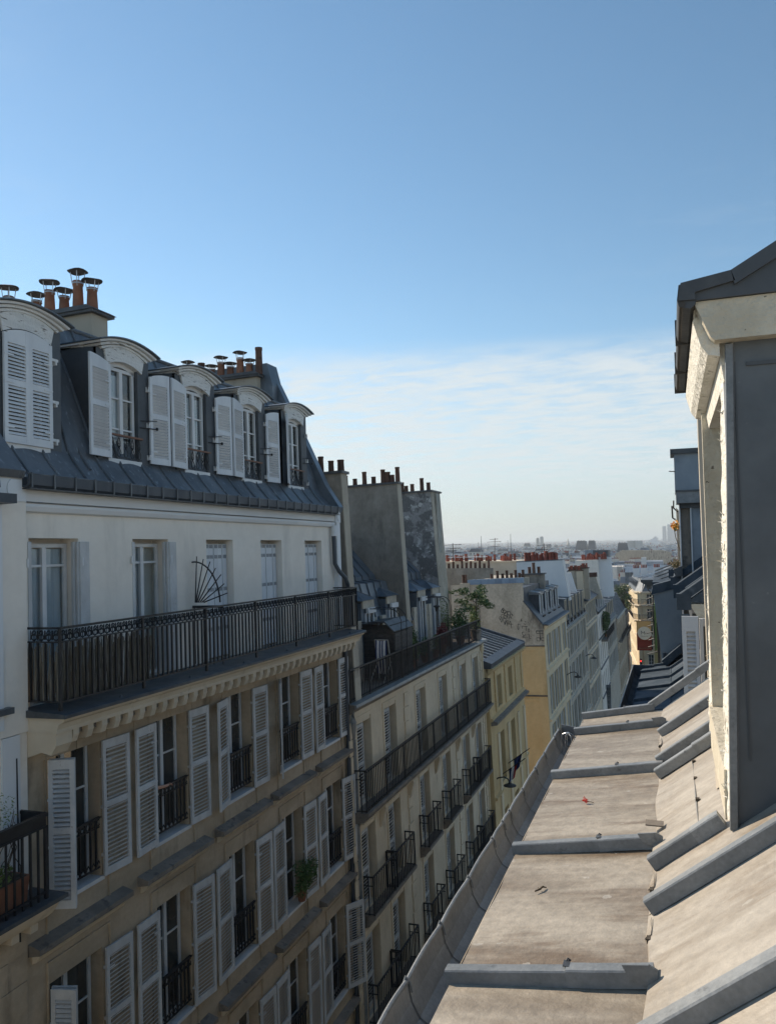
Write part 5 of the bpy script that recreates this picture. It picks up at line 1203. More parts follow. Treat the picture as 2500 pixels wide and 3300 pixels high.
# lamp post-like rusty ornament
t = thing('garden_lantern', 'dark conical hanging lantern on a thin pole in front of the last dormer', 'lantern', (-8.6, 28.9, TF)); org((-8.6, 28.9, TF)); m = MB(); m.tube([(-8.6, 28.9, TF), (-8.6, 28.9, -1.9)], .018, 5); m.build('pole', 'iron', t); m = MB(); m.lathe((-8.6, 28.9, -2.45), [(.06, 0), (.08, .15), (.13, .18), (.12, .22), (.02, .26)], 8); m.build('lamp_shade', 'capm', t); org((0, 0, 0))
# ------------------------------------------------------------------ generic facades
def facade(par, X, y0, y1, zt, rows, cols, w, mat, s=1, win_x=.2, sur=None, shut=None, cornice='stonel', depth=9, courses=True, bal=(), zb=None, pn='pane', wh=None):
    """s=+1: faces +x; s=-1: faces -x (right side of the street)"""
    zb = ZB if zb is None else zb
    hs = [(c-w/2, c+w/2, z, z+h) for c in cols for z, h in rows]
    m = MB(); m.recalc = False
    m.pierced(lambda u, v, d: (X-s*d, u, v), y0, y1, zb, zt, hs, .25)
    for yy in (y0, y1): m.quad((X, yy, zb), (X-s*depth, yy, zb), (X-s*depth, yy, zt), (X, yy, zt))
    m.quad((X-s*depth, y0, zb), (X-s*depth, y1, zb), (X-s*depth, y1, zt), (X-s*depth, y0, zt)); m.quad((X, y0, zt), (X, y1, zt), (X-s*depth, y1, zt), (X-s*depth, y0, zt))
    wl = m.build('facade_wall', mat, par)
    rot = 0 if s > 0 else math.pi
    for z, h in rows:
        for c in cols:
            window(par, c, z, X-s*win_x, w-.02, h, 3, rot, pn=pn)
            if shut:
                a = random.random()
                for sd in (-1, 1): put(cached(('fs', round(h, 2), shut), lambda: (MB().box(0, .03, 0, .36, 0, h)).mesh('shutter', shut)), 'shutter', par, loc3(X+s*.01, c+sd*(w/2+.02), z), (0, 0, rot+(R(random.uniform(0, 8)))), scale=(1, sd*s, 1))
    if courses:
        for z, h in rows: MB().prism([(X+s*.002, z-.34), (X+s*.10, z-.30), (X+s*.12, z-.2), (X+s*.002, z-.16)], 'y', y0+.05, y1-.05).build('string_course', cornice, par)
    if cornice: MB().prism([(X+s*.002, zt-.3), (X+s*.12, zt-.22), (X+s*.22, zt-.1), (X+s*.26, zt+.0), (X-s*.1, zt+.03)], 'y', y0, y1).build('cornice', cornice, par)
    for (z, a, b) in bal:
        MB().box(X+(.0 if s > 0 else -.5), X+(.5 if s > 0 else 0), a, b, z-.18, z).build('balcony_slab', 'stoned', par)
        q = MB(); xx = X+s*.46; q.box(min(xx, xx+.03), max(xx, xx+.03), a, b, z+.88, z+.93)
        q = q.build('balcony_rail', 'iron', par); k = MB(); n = int((b-a)/.14)
        for i in range(n+1): y = a+(b-a)*i/n; k.box(xx-.01, xx+.012, y-.012, y+.012, z, z+.9)
        k.build('rail_bars', 'iron', q, kind='stuff')
    return wl
def mansard(par, X, y0, y1, z0, z1, run, mat='zincb', s=1, depth=7, seams=.8, back=.4):
    n = max(1, int((y1-y0)/seams))
    for i in range(n):
        a = y0+(y1-y0)*i/n; b = y0+(y1-y0)*(i+1)/n; m = MB(); m.recalc = False
        m.quad((X, a, z0), (X, b, z0), (X-s*run, b, z1), (X-s*run, a, z1)); m.build('zinc_sheet', mat, par)
        if i: MB().tube([(X, a, z0+.03), (X-s*run, a, z1+.03)], .03, 4).build('zinc_roll', mat, par)
    m = MB(); m.prism([(X, z0-.05), (X-s*run, z1-.02), (X-s*depth, z1+back), (X-s*depth, z0-.05)], 'y', y0+.01, y1-.01); m.build('roof_body', mat, par)
def box_dormer(par, X, c, z0, h, w, d, s=1, frm='frame', body='zincb', fx=.0):
    q = MB(); q.box(min(X, X-s*d), max(X, X-s*d), c-w/2, c+w/2, z0, z0+h); q = q.build('dormer', body, par)
    t = MB(); t.prism([(X+s*.08, z0+h), (X+s*.08, z0+h+.06), (X-s*d, z0+h+.16), (X-s*d, z0+h)], 'y', c-w/2-.07, c+w/2+.07); t.build('dormer_roof', body, q)
    t = MB(); a, b = (X+s*.002, X+s*.045); a, b = min(a, b), max(a, b)
    t.box(a, b, c-w/2+.03, c-w/2+.11, z0+.03, z0+h-.04); t.box(a, b, c+w/2-.11, c+w/2-.03, z0+.03, z0+h-.04); t.box(a, b, c-.03, c+.03, z0+.03, z0+h-.04); t.box(a, b, c-w/2+.11, c+w/2-.11, z0+h-.12, z0+h-.04); t.build('window_frame', frm, q)
    t = MB(); a, b = (X+s*.003, X+s*.015); t.box(min(a, b), max(a, b), c-w/2+.11, c+w/2-.11, z0+.05, z0+h-.12); t.build('pane', 'pane', q); return q
def pots_row(par, xs, y, z, kinds, sc=1., mat=None, rg=random.Random(5)):
    for x in xs: pot(par, x+rg.uniform(-.04, .04), y+rg.uniform(-.06, .06), z, rg.choice(kinds), sc*rg.uniform(.85, 1.1), rg.uniform(.8, 1.35))
# third building, low ochre with zinc roof ---------------------------------
b3 = lean_root('apartment_building', 'low ochre building with a ribbed zinc roof between the terrace building and the graffiti wall', 'building', -7.7, 37., .035, -5.)
facade(b3, -7.7, 33.32, 41.3, -5.28, [(-7.25, 1.40), (-10.6, 2.2), (-14, 2.2)], [35.5, 38.05, 40.2] if False else [35.5, 38.05], .95, 'yellow', cornice='yellow', depth=5)
for yy in (34.6, 36.8, 39.3, 40.9):
    for k in range(9): MB().box(-7.698, -7.64, yy-.16-.03*(k % 2), yy+.16+.03*(k % 2), -5.5-.205*k-.19, -5.5-.205*k).build('quoin_block', 'yellow', b3)
    MB().box(-7.698, -7.63, yy-.2, yy+.2, -16, -8.3).build('pilaster', 'creamy', b3)
MB().prism([(-7.69, -7.75), (-7.42, -7.70), (-7.40, -7.58), (-7.69, -7.50)], 'y', 33.4, 41.25).build('ledge', 'stoned', b3)
n = 12
for i in range(n):
    a = 33.35+(41.4-33.35)*i/n; b = a+(41.4-33.35)/n; m = MB(); m.recalc = False; m.quad((-7.62, a, -5.12), (-7.62, b, -5.12), (-10.9, b, -4.02), (-10.9, a, -4.02)); m.build('zinc_sheet', 'zinc', b3)
    MB().box(-10.9, -7.9, a-.05, a+.05, -5.03, -5.03+.001) if False else None
    q = MB(); q.prism([(-7.95, -4.99), (-7.95, -4.93), (-10.9, -3.94), (-10.9, -4.0)], 'y', a-.06, a+.06); q.build('zinc_roll', 'batten', b3)
MB().prism([(-7.55, -5.28), (-7.50, -5.06), (-7.9, -4.90), (-7.9, -5.28)], 'y', 33.3, 41.5).build('gutter', 'zincd', b3)
MB().prism([(-7.55, -5.2), (-7.55, -5.0), (-11, -3.85), (-11, -5.2)], 'y', 41.3, 41.5).build('verge', 'zincd', b3)
# fourth building: graffiti gable, pale yellow front -----------------------
b4 = lean_root('apartment_building', 'pale yellow fronted building with a grey graffiti-covered side wall and slate mansard', 'building', -7.5, 53., .035, -5.)
facade(b4, -7.5, 48, 58.4, -4.86, [(-7.35, 1.85), (-10.35, 2.25), (-13.3, 2.25), (-16.6, 2.2)], [49.75, 51.9, 54.0, 56.9], 1.0, 'creamy', shut='grille', cornice='creamy', depth=7)
prf = [(-7.55, -6.05), (-7.55, -4.80), (-7.72, -4.62), (-8.63, -3.42), (-8.63, -2.2), (-13.2, -2.2), (-13.2, -6.05)]
m = MB(); m.prism(prf, 'y', 47.93, 48.02); gw = m.build('gable_wall', 'stain', b4)
MB().box(-8.8, -7.52, 47.90, 47.928, -6.10, -6.04).build('ledge', 'lead', gw)
m = MB(); m.box(-14.5, -7.52, 47.94, 48.0, ZB, -6.1); m.build('rendered_side', 'yellow', b4)
MB().box(-8.05, -7.52, 47.90, 47.938, ZB, -6.14).build('side_pilaster', 'yellow', b4); MB().box(-9.6, -7.52, 47.86, 47.938, -9.12, -9.04).build('ledge', 'lead', b4); MB().box(-9.6, -8.05, 47.90, 47.938, -6.35, -6.22).build('side_moulding', 'yellow', b4); MB().box(-9.6, -8.05, 47.90, 47.938, -9.4, -9.28).build('side_moulding', 'yellow', b4)
for k in range(8): MB().prism([(-12.1+.44*k, -2.2), (-11.67+.44*k, -2.2), (-11.67+.44*k, -1.88), (-12.1+.44*k, -1.90)], 'y', 47.9, 48.25).build('parapet_sheet', 'flash', b4)
q = MB().box(-12.6, -11.95, 47.85, 48.3, -6, -2.08).build('small_chimney', 'quoin', b4); 
for k in (0, 1): pot(q, -12.4+.16*k, 48.05, -2.08, 'plain', .75, 1.0)
for k in range(11): MB().box(-13.0, -12.66, 47.9, 47.99, -5.9+.34*k, -5.88+.34*k).build('iron_rung', 'iron', b4)
# graffiti
m = MB(); m.recalc = False
GX = lambda px: -10.21+(px-190)*.00189; GZ = lambda py: -3.71-(py-140)*.00192
def stroke(pts, w=.03):
    P_ = [Vector((GX(x), 47.922, GZ(y))) for x, y in pts]
    for a, b in zip(P_, P_[1:]):
        d = (b-a); 
        if d.length < 1e-4: continue
        d.normalize(); s = Vector((-d.z, 0, d.x))*w*.5; a2 = a-d*w*.3; b2_ = b+d*w*.3; m.quad(a2-s, b2_-s, b2_+s, a2+s)
def loop(cx_, cy_, rx, ry, w=.03, a0=0, a1=360): stroke([(cx_+rx*math.cos(R(t)), cy_+ry*math.sin(R(t))) for t in range(a0, a1+1, 30)], w)
loop(330, 180, 28, 34, .035); loop(300, 240, 36, 48, .035); loop(380, 260, 50, 55, .035); loop(520, 310, 55, 60, .035); stroke([(465, 240), (465, 470)], .045); stroke([(500, 510), (545, 380), (600, 480), (520, 440)]); stroke([(570, 340), (620, 345), (640, 400)], .04); stroke([(430, 250), (350, 350), (450, 420)])
loop(310, 400, 60, 62, .02); loop(220, 460, 32, 45, .02); loop(380, 420, 55, 50, .02)
stroke([(210, 480), (255, 600), (300, 480), (360, 680), (410, 480), (330, 470)]); stroke([(360, 680), (430, 540)]); stroke([(430, 540), (450, 730)]); stroke([(430, 545), (500, 560), (445, 660)]); stroke([(490, 650), (555, 560), (575, 800)]); stroke([(445, 660), (630, 665)])
stroke([(890, 590), (940, 450)]); stroke([(900, 470), (930, 580)]); stroke([(800, 660), (770, 800), (805, 850), (815, 780)]); stroke([(800, 660), (860, 680)]); stroke([(1035, 580), (1055, 600)]); stroke([(1115, 600), (1125, 620)]); stroke([(980, 660), (1040, 680)])
stroke([(915, 730), (1100, 750)]); stroke([(930, 740), (930, 810)]); stroke([(1045, 750), (1050, 880)]); loop(1135, 870, 22, 55)
stroke([(975, 920), (915, 930), (925, 1000), (970, 1050), (910, 1080), (1010, 1110)], .035); stroke([(1000, 1000), (980, 1060)]); stroke([(1090, 980), (1095, 1010)]); stroke([(1070, 1100), (1090, 1110)]); stroke([(1130, 990), (1140, 1130), (1190, 1140)]); stroke([(1185, 1050), (1195, 1060)])
stroke([(1370, 895), (1600, 895)], .05); stroke([(1480, 895), (1490, 1170)], .045); stroke([(1370, 900), (1380, 970), (1590, 975)]); stroke([(1375, 1110), (1470, 1110), (1475, 1215), (1375, 1205), (1375, 1110)]); stroke([(1600, 1110), (1520, 1115), (1525, 1200), (1600, 1205)])
m.build('graffiti', 'ink', gw, kind='stuff')
MB().prism([(-9.2, -4.1), (-9.05, -3.75), (-8.8, -3.65), (-8.78, -4.35), (-9.05, -4.55), (-9.2, -4.4)], 'y', 47.918, 47.928).build('filler_patch', 'greyst', gw)
# its mansard, dormers and eaves
m = MB(); m.prism([(-7.56, -4.80), (-8.62, -3.38), (-8.62, -2.5), (-13, -2.3), (-13, -4.9), (-7.56, -4.9)], 'y', 48.05, 58.4); m.build('mansard_roof', 'zincd', b4)
MB().prism([(-7.2, -4.84), (-7.30, -4.78), (-7.9, -4.70), (-7.9, -4.86)], 'y', 47.95, 58.5).build('eaves_gutter', 'zincd', b4)
MB().tube([(-7.6, 47.95, -4.72), (-8.66, 47.95, -3.30)], .06, 5).build('verge_roll', 'zincd', b4)
for k in range(4):
    c = 50.3+2.35*k; q = MB(); q.box(-9.6, -7.98, c-.5, c+.5, -4.75, -3.05); q = q.build('dormer', 'zincd', b4)
    for sd in (-1, 1): MB().box(-7.985, -7.92, c+sd*.5-.06, c+sd*.5+.06, -4.7, -3.05).build('white_jamb', 'frame', q)
    MB().prism([(-7.86, -3.05), (-7.88, -2.95), (-8.6, -2.82), (-9.7, -2.82), (-9.7, -3.05)], 'y', c-.62, c+.62).build('dormer_roof', 'batten', q)
    MB().box(-7.99, -7.975, c-.44, c+.44, -4.6, -3.1).build('pane', 'pane', q)
    MB().tube([(-7.84, c-.6, -2.93), (-7.84, c+.6, -2.93), (-8.4, c+.62, -2.78)], .03, 5).build('hood_roll', 'batten', q)
    rail(b4, -7.8, c, -4.72, 1.0, .35, .2)
wl = MB().box(-12.0, -9.0, 52.0, 52.5, -3, -2.0).build('chimney_wall', 'stain', b4)
for k, x in enumerate([-11.5, -11.1, -10.75, -10.45, -10.15, -9.85, -9.6, -9.35]): pot(wl, x, 52.25, -2.0, 'plain' if k % 2 else 'short', .9, (.85, .8)[k % 2])
wl = MB().box(-9.9, -8.3, 54.2, 54.8, -3.2, -1.92).build('chimney_wall', 'party', b4); MB().box(-9.95, -8.2, 54.1, 54.9, -1.92, -1.82).build('coping', 'lead', wl)
for x, k in ((-9.3, .6), (-9.0, 1.0), (-8.65, .6)): pot(wl, x, 54.5, -1.82, 'plain', 1.05, k)
q = MB().box(-9.85, -8.25, 54.19, 54.198, -2.5, -2.2) if False else None
# ochre-white distance: fifth to ninth buildings -----------------------------
b5 = lean_root('apartment_building', 'grey stone building with a row of six tall zinc dormers, beyond the yellow-fronted one', 'building', -7.7, 66., .035, -5.)
facade(b5, -7.7, 58.5, 73.2, -6.12, [(-8.42, 1.85), (-11.3, 2.2), (-14.2, 2.2), (-17.2, 2.1)], [59.9, 62.3, 64.7, 67.1, 69.5, 71.9], 1.0, 'greyst', shut='grille', cornice='greyst', depth=7)
mansard(b5, -7.6, 58.5, 73.2, -6.1, -3.95, .75, 'zincb')
for k in range(6): box_dormer(b5, -7.72, 60.0+2.35*k, -5.9, 1.85, 1.15, 1.2, frm='stonel', body='zincb'); rail(b5, -7.6, 60.0+2.35*k, -6.02, 1.1, .4, .2)
wl = wall_slab(b5, 'chimney_wall', [(-7.66, -4.3), (-8.0, -1.12), (-11.6, -1.1), (-11.6, -4.3)], 61.9, 63.3, 'plastw', 'frame', 'zincb', .02)
rg = random.Random(9)
for k in range(38): o = pot(wl, -10.9+rg.random()*2.8, 62.0+rg.random()*1.2, -1.07, 'plain', rg.uniform(.9, 1.3), rg.uniform(.6, 1.1)); o.data = cached(('redpot',), lambda: MB().lathe((0, 0, 0), [(.12, 0), (.10, .5), (.12, .52), (.12, .6), (.08, .6)], 8).mesh('chimney_pot', 'redpot'))
REDPOT = cached(('redpot',), None)
wl = MB().prism([(-7.75, -4.0), (-8.15, -2.3), (-8.75, -2.3), (-8.75, -4.0)], 'y', 68.0, 68.4).build('chimney_wall', 'plastw', b5)
b6 = lean_root('apartment_building', 'plain beige building whose dark sloping roof carries two beige chimney walls', 'building', -7.7, 78., .035, -5.)
facade(b6, -7.7, 73.3, 83.4, -5.15, [(-7.2, 1.7), (-9.75, 1.9), (-12.4, 2.0), (-15.2, 2.0)], [74.6, 76.5, 78.4, 80.3, 82.2], .95, 'cream', shut='grille', cornice='greyst', depth=7)
m = MB(); m.prism([(-7.35, -5.14), (-10.5, -3.2), (-13, -3.2), (-13, -5.14)], 'y', 73.25, 83.5); m.build('slate_roof', 'zincd', b6)
for (x0, x1, y, zt_, mt) in ((-9.0, -8.15, 73.6, -2.3, 'stain'), (-7.95, -7.25, 73.9, -2.15, 'quoin'), (-8.3, -7.75, 73.4, -2.35, 'cream')):
    wl = MB().box(x0, x1, y, y+.5, -5, zt_).build('chimney_wall', mt, b6); MB().box(x0-.06, x1+.06, y-.05, y+.6, zt_, zt_+.1).build('coping', 'terrad', wl)
    for k in range(int((x1-x0)/.12)): o = pot(wl, x0+.06+.12*k, y+.25, zt_+.1, 'short', .8, .8); o.data = REDPOT if k % 3 else o.data
b7 = lean_root('apartment_building', 'narrow white building with a bushy dark planted balcony and blue zinc dormers', 'building', -7.6, 88., .035, -5.)
facade(b7, -7.6, 83.5, 93.5, -6.95, [(-9.6, 2.0), (-12.6, 2.1), (-15.6, 2.0)], [85.0, 87.2, 89.4, 91.8], 1.0, 'plaster', cornice='lead', depth=7)
mansard(b7, -7.55, 83.5, 93.5, -6.9, -4.9, .6, 'zincb')
for k in range(3): box_dormer(b7, -7.62, 85+2.4*k, -6.8, 1.8, 1.2, 1.2, body='zincb')
MB().box(-7.6, -6.95, 86, 97, -10.3, -10.1).build('balcony_slab', 'stoned', b7); long_rail(b7, -6.98, 86, 97, -10.1, -9.2, .2, 'balcony_rail', None, False)
wl = wall_slab(b7, 'chimney_wall', [(-7.0, -5.6), (-7.55, -3.3), (-8.4, -2.85), (-8.4, -5.6)], 83.6, 84.2, 'stain', 'stonel')
MB().box(-8.2, -7.4, 83.5, 84.2, -3.3, -2.85).build('chimney', 'terrad', wl)
org((0, 0, 0))
b8 = lean_root('apartment_building', 'grey building with four ribbed blue zinc dormers far down the left side', 'building', -7.6, 101., .035, -5.)
facade(b8, -7.6, 93.6, 109, -9.4, [(-12.3, 2.2), (-15.4, 2.2)], [95.2, 97.6, 100, 102.4, 104.8, 107.2], 1.0, 'greyst', shut='grille', cornice='greyst', depth=7)
mansard(b8, -7.55, 93.6, 109, -9.3, -7.0, .9, 'zincb')
for k in range(5): box_dormer(b8, -7.75, 95.6+2.7*k, -9.1, 2.0, 1.3, 1.3, frm='stonel', body='zincb')
wl = wall_slab(b8, 'chimney_wall', [(-7.68, -6.9), (-7.74, -1.6), (-9.3, -1.55), (-9.3, -6.9)], 108.2, 110.0, 'plastw', 'plastw', 'zincb', .02)
wl2 = MB().box(-12.3, -9.3, 107.6, 109.5, -6.9, -1.9).build('chimney_wall', 'plaster', b8)
for k in range(30): o = pot(wl2, -11.4+rg.random()*3.2, 107.9+rg.random()*1.2, -1.88, 'plain', rg.uniform(1, 1.5), rg.uniform(.7, 1.1)); o.data = REDPOT
b10 = lean_root('apartment_building', 'dark shaded narrow house just before the sunlit corner building on the left', 'building', -7.7, 134., .01, -5.)
facade(b10, -7.7, 128.1, 143, -11.5, [(-14.4, 2.2), (-17.6, 2.2), (-20.8, 2.2)], [130+2.4*k for k in range(5)], 1.0, 'stoned', cornice='stoned', depth=6, bal=((-14.5, 129, 142),))
mansard(b10, -7.7, 128.1, 143, -11.4, -9.6, 1.2, 'zincd')
b9 = lean_root('apartment_building', 'shaded beige building with black balconies where the left row of houses ends', 'building', -7.4, 120., .02, -5.)
facade(b9, -7.4, 109.1, 128, -10.0, [(-13, 2.2), (-16.4, 2.2), (-19.8, 2.2)], [111+2.4*k for k in range(7)], 1.0, 'stone', cornice='stonel', depth=8, bal=((-13.1, 110, 127),))
mansard(b9, -7.4, 109.1, 128, -9.95, -7.4, 1.2, 'zinc')
org((0, 0, 0))
# planting on the far balcony and street trees at the bend
shrub('balcony_bushes', 'dark straggly bushes spilling over the far balcony of the narrow white building', (-7.15, 89, -10.1), (.5, 2.2, 1.6), 'leaf', 1500, .12, 41, .2, clumps=8)
t = thing('street_tree', 'dark leafy tree standing between the rooftops where the street bends away', 'tree', (-8.0, 136, -18)); org((-8.0, 136, -18)); m = MB(); m.tube([(-8.0, 136, -18), (-8.0, 136, -12), (-7.8, 136, -8)], [.3, .22, .1], 7)
for k in range(7): a = k*.9; m.tube([(-8.0, 136, -11+.3*k), (-8.0+1.1*math.cos(a), 136+1.1*math.sin(a), -9.5+.3*k)], [.1, .03], 5)
m.build('trunk', 'bark', t); m = MB(); rg = random.Random(6)
for k in range(16): foliage(m, (-8.05+rg.uniform(-1.1, 1.1), 136+rg.uniform(-2, 2), -8.4+rg.uniform(-2.0, 1.3)), (.8, .8, .7), 190, .13, rg)
m.build('crown', 'leaf', t, kind='stuff'); org((0, 0, 0))
# street lights hung from the facades, flags, sign ---------------------------
def street_lamp(y, z, X, label, s=1):
    t = thing('street_lamp', label, 'street lamp', (X, y, z)); org((X, y, z)); m = MB()
    m.tube([(X, y, z), (X+.35*s, y, z+.22), (X+.6*s, y, z+.28), (X+.78*s, y, z+.2), (X+.85*s, y, z)], .03, 6); m.build('arm', 'iron', t)
    m = MB(); m.lathe((X+.85*s, y, z-.12), [(.02, -.03), (.16, 0), (.28, .04), (.27, .07), (.09, .14), (.04, .2)], 14); m.build('lamp_head', 'capm', t); org((0, 0, 0))
street_lamp(33.9, -10.3, -7.8, 'curved black wall lamp beside the flags at the ochre building')
street_lamp(57.0, -9.1-.2, -7.45, 'black wall lamp on the far end of the pale yellow facade')
street_lamp(71.0, -9.9, -7.65, 'black wall lamp on the grey stone facade below its six dormers')
fl = thing('flags', 'French tricolour and blue flag on slanted poles beside the curved wall lamp', 'flags', (-7.7, 36.0, -10.2)); org((-7.7, 36.0, -10.2))
for (y0_, dz, cs, nm) in ((35.2, 0, ['navy', 'whitec', 'redc'], 'tricolour_flag'), (36.4, .15, ['navy'], 'blue_flag')):
    m = MB(); m.tube([(-7.7, y0_, -10.4+dz), (-6.5, y0_, -9.5+dz)], .02, 5); m.build('flagpole', 'iron', fl)
    m = MB(); m.recalc = False
    n = 9
    for i in range(n):
        for j in range(6):
            f = lambda a, b: (-7.25+.40*a/n*(1-.35*b/6), y0_+.07*math.sin(a*1.1+b*.5), -10.06+dz+.30*a/n-.62*b/6)
            m.k = i*len(cs)//n; m.quad(f(i, j), f(i+1, j), f(i+1, j+1), f(i, j+1))
    m.build(nm, cs, fl)
org((0, 0, 0))
sg = thing('hotel_sign', 'vertical grey sign reading HOT down the dark facade far along the left side', 'sign', (-6.9, 90, -17)); org((-6.9, 90, -17))
MB().box(-7.25, -6.75, 88, 88.08, -18, -15.2).build('panel', 'zinc', sg)
for k, ch in enumerate('HOTEL'): text_obj(ch, .42, (-7.0, 87.98, -15.75-.48*k), (R(90), 0, 0), 'iron', sg, 'letter')
org((0, 0, 0))
tl = thing('traffic_light', 'traffic light showing red at the crossing at the end of the street', 'traffic light', (-5.85, 139, ZB)); org((-5.85, 139, ZB))
m = MB(); m.tube([(-5.6, 139, ZB), (-5.6, 139, -19.6)], .07, 8); m.build('pole', 'iron', tl); MB().box(-5.8, -5.4, 138.8, 139, -20.6, -19.4).build('housing', 'iron', tl)
m = MB(); m.prism([(-5.6+.13*math.cos(a*.52), -19.75+.13*math.sin(a*.52)) for a in range(12)], 'y', 138.76, 138.8); m.build('red_lens', 'redlamp', tl); org((0, 0, 0))
# person at the window --------------------------------------------------------
pe = thing('person', 'person inside the second window of the top stone storey, forearm resting on the rail', 'person', (-8.45, 10.62, -4.75))
org((-8.45, 10.62, -4.75))
def skin(name, chain, mat, par, sub=2):
    """chain: list of (points, radii) grown from one root with a Skin modifier"""
    me = bpy.data.meshes.new(name); vs, es, rs = [], [], []
    for pts, rr, root in chain:
        prev = root
        for p, r_ in zip(pts, rr):
            vs.append(tuple(Vector(p)-ORG)); rs.append(r_)
            if prev is not None: es.append((prev, len(vs)-1))
            prev = len(vs)-1
    me.from_pydata(vs, es, []); o = bpy.data.objects.new(name, me); COL.objects.link(o)
    md = o.modifiers.new('s', 'SKIN'); md.use_smooth_shade = True; md2 = o.modifiers.new('d', 'SUBSURF'); md2.levels = md2.render_levels = sub
    for i, r_ in enumerate(rs): me.skin_vertices[0].data[i].radius = r_ if isinstance(r_, tuple) else (r_, r_)
    me.skin_vertices[0].data[0].use_root = True
    dg = bpy.context.evaluated_depsgraph_get(); nm = bpy.data.meshes.new_from_object(o.evaluated_get(dg)); bpy.data.objects.remove(o)
    nm.materials.clear(); nm.materials.append(Z[mat]); nm.name = name
    for p in nm.polygons: p.use_smooth = True
    return put(nm, name, par)
ex, ey = -8.02, 10.74; zr = -3.875
body = [([(-8.50, 10.55, -3.95), (-8.49, 10.55, -3.70), (-8.47, 10.55, -3.48)], [(.13, .10), (.15, .11), (.16, .10)], None),
        ([(-8.46, 10.55, -3.36), (-8.45, 10.56, -3.30)], [.055, .05], 2),
        ([(-8.44, 10.57, -3.20), (-8.43, 10.57, -3.10)], [(.085, .095), (.07, .085)], 4),
        ([(-8.42, 10.70, -3.42), (-8.30, 10.76, -3.62), (-8.12, 10.70, -3.82), (-8.05, 10.80, -3.845), (-8.02, 10.94, -3.86), (-8.01, 11.02, -3.865), (-8.01, 11.07, -3.868)], [.055, .045, .040, .038, .028, .026, .03], 2),
        ([(-8.52, 10.40, -3.42), (-8.50, 10.36, -3.66), (-8.42, 10.42, -3.85)], [.055, .045, .035], 2)]
skin('body', body, 'skin', pe, 1)
for k, (dx, l, dz) in enumerate(((-.025, .055, -.01), (-.009, .065, 0), (.008, .06, -.004), (.022, .045, -.012))):
    skin('finger', [([(-8.01+dx, 11.09, -3.862), (-8.01+dx*1.2, 11.09+l*.5, -3.856+dz*.3), (-8.01+dx*1.2, 11.09+l*.85, -3.870+dz), (-8.008+dx*1.2, 11.09+l, -3.885+dz)], [.0095, .009, .008, .006], None)], 'skin', pe, 1)
skin('thumb', [([(-8.03, 11.05, -3.87), (-8.052, 11.08, -3.878), (-8.058, 11.11, -3.89)], [.012, .010, .007], None)], 'skin', pe, 1)
m = MB(); m.box(-8.66, -8.36, 10.36, 10.74, -4.7, -3.46); m.build('shirt', 'cloth', pe)
m = MB(); m.lathe((-8.44, 10.57, -3.13), [(.105, 0), (.11, .04), (.08, .10), (.02, .13)], 12); m.build('hair', 'hair', pe)
org((0, 0, 0))
# potted bush on a sill
bs = thing('window_plant', 'bushy dark green plant in a pot on the rail of a third-row window', 'plant', (-7.95, 15.75, -7.6)); org((-7.95, 15.75, -7.6)); rg = random.Random(77)
plantpot(-7.92, 15.75, -7.72, .11, .22, 'pot', bs); m = MB()
for k in range(9): foliage(m, (-7.86+rg.uniform(-.1, .1), 15.8+rg.uniform(-.3, .3), -7.15+rg.uniform(-.22, .25)), (.16, .22, .18), 130, .035, rg)
m.build('leaves', 'leaf', bs, kind='stuff'); org((0, 0, 0))
# ------------------------------------------------------------------ rooftops behind the graffiti wall
def solo(name, label, cat, base): 
    t = thing(name, label, cat, base); org(base); return t
t = solo('chimney_wall', 'sooty dark wall with irregular pots just above the blue parapet, left part', 'chimney', (-15, 60, ZB))
m = MB(); m.box(-17.6, -13.3, 60, 60.5, ZB, -1.66); m.build('wall', 'party', t)
for k in range(11): pot(t, -17.2+.36*k, 60.25, -1.66, ('plain', 'short')[k % 2], .9, rg.uniform(.8, 1.3))
t = solo('apartment_building', 'long beige gable topped by a zinc flashing and a crowd of red chimney pots', 'building', (-18, 77, ZB))
m = MB(); m.box(-22.5, -14.16, 75, 82, ZB, -1.50); m.build('wall', 'greyst', t); MB().box(-22.6, -14.05, 74.9, 82.1, -1.50, -1.40).build('flashing', 'stonel', t)
for k in range(34): o = pot(t, -21.5+rg.random()*7.2, 75.3+rg.random()*3, -1.40, 'plain', rg.uniform(.9, 1.3), rg.uniform(.6, 1.0)); o.data = REDPOT
for k in range(5): MB().box(-21.6+.8*k+.5, -21.0+.8*k+.5, 75.2, 77.5, -1.0, -.96).build('pot_plate', 'frame', t)
t = solo('apartment_building', 'low rooftops half hidden between the sooty wall and the long beige gable', 'building', (-18, 66, ZB)); m = MB(); m.box(-22, -12.9, 62, 73, ZB, -2.7); m.build('wall', 'stain', t)
def antenna(name, label, x, y, z0, z1, seed):
    a = solo(name, label, 'antenna', (x, y, z0)); rg = random.Random(seed); m = MB(); m.tube([(x, y, z0), (x+rg.uniform(-.05, .1), y, z1)], .03, 4)
    m.build('mast', 'iron', a); m = MB()
    for k in range(3):
        z = z1-.15-.35*k*rg.uniform(.7, 1.2); l = rg.uniform(.4, .8); m.tube([(x-l, y, z), (x+l, y, z+.05)], .018, 4)
        for j in range(5): m.tube([(x-l+l*.45*j, y-.25, z), (x-l+l*.45*j, y+.25, z)], .012, 3)
    m.build('crossbars', 'iron', a); org((0, 0, 0))
antenna('roof_antenna', 'tilted television antenna on the roof beside the flaking chimney wall', -16.5, 60.4, -1.66, .35, 1)
antenna('roof_antenna', 'slim leaning antenna mast above the red pots of the long beige gable', -17.0, 78, -1.4, .9, 2)
antenna('roof_antenna', 'short antenna above the white chimney wall with red pots', -9.6, 62.6, -1.05, .2, 3)
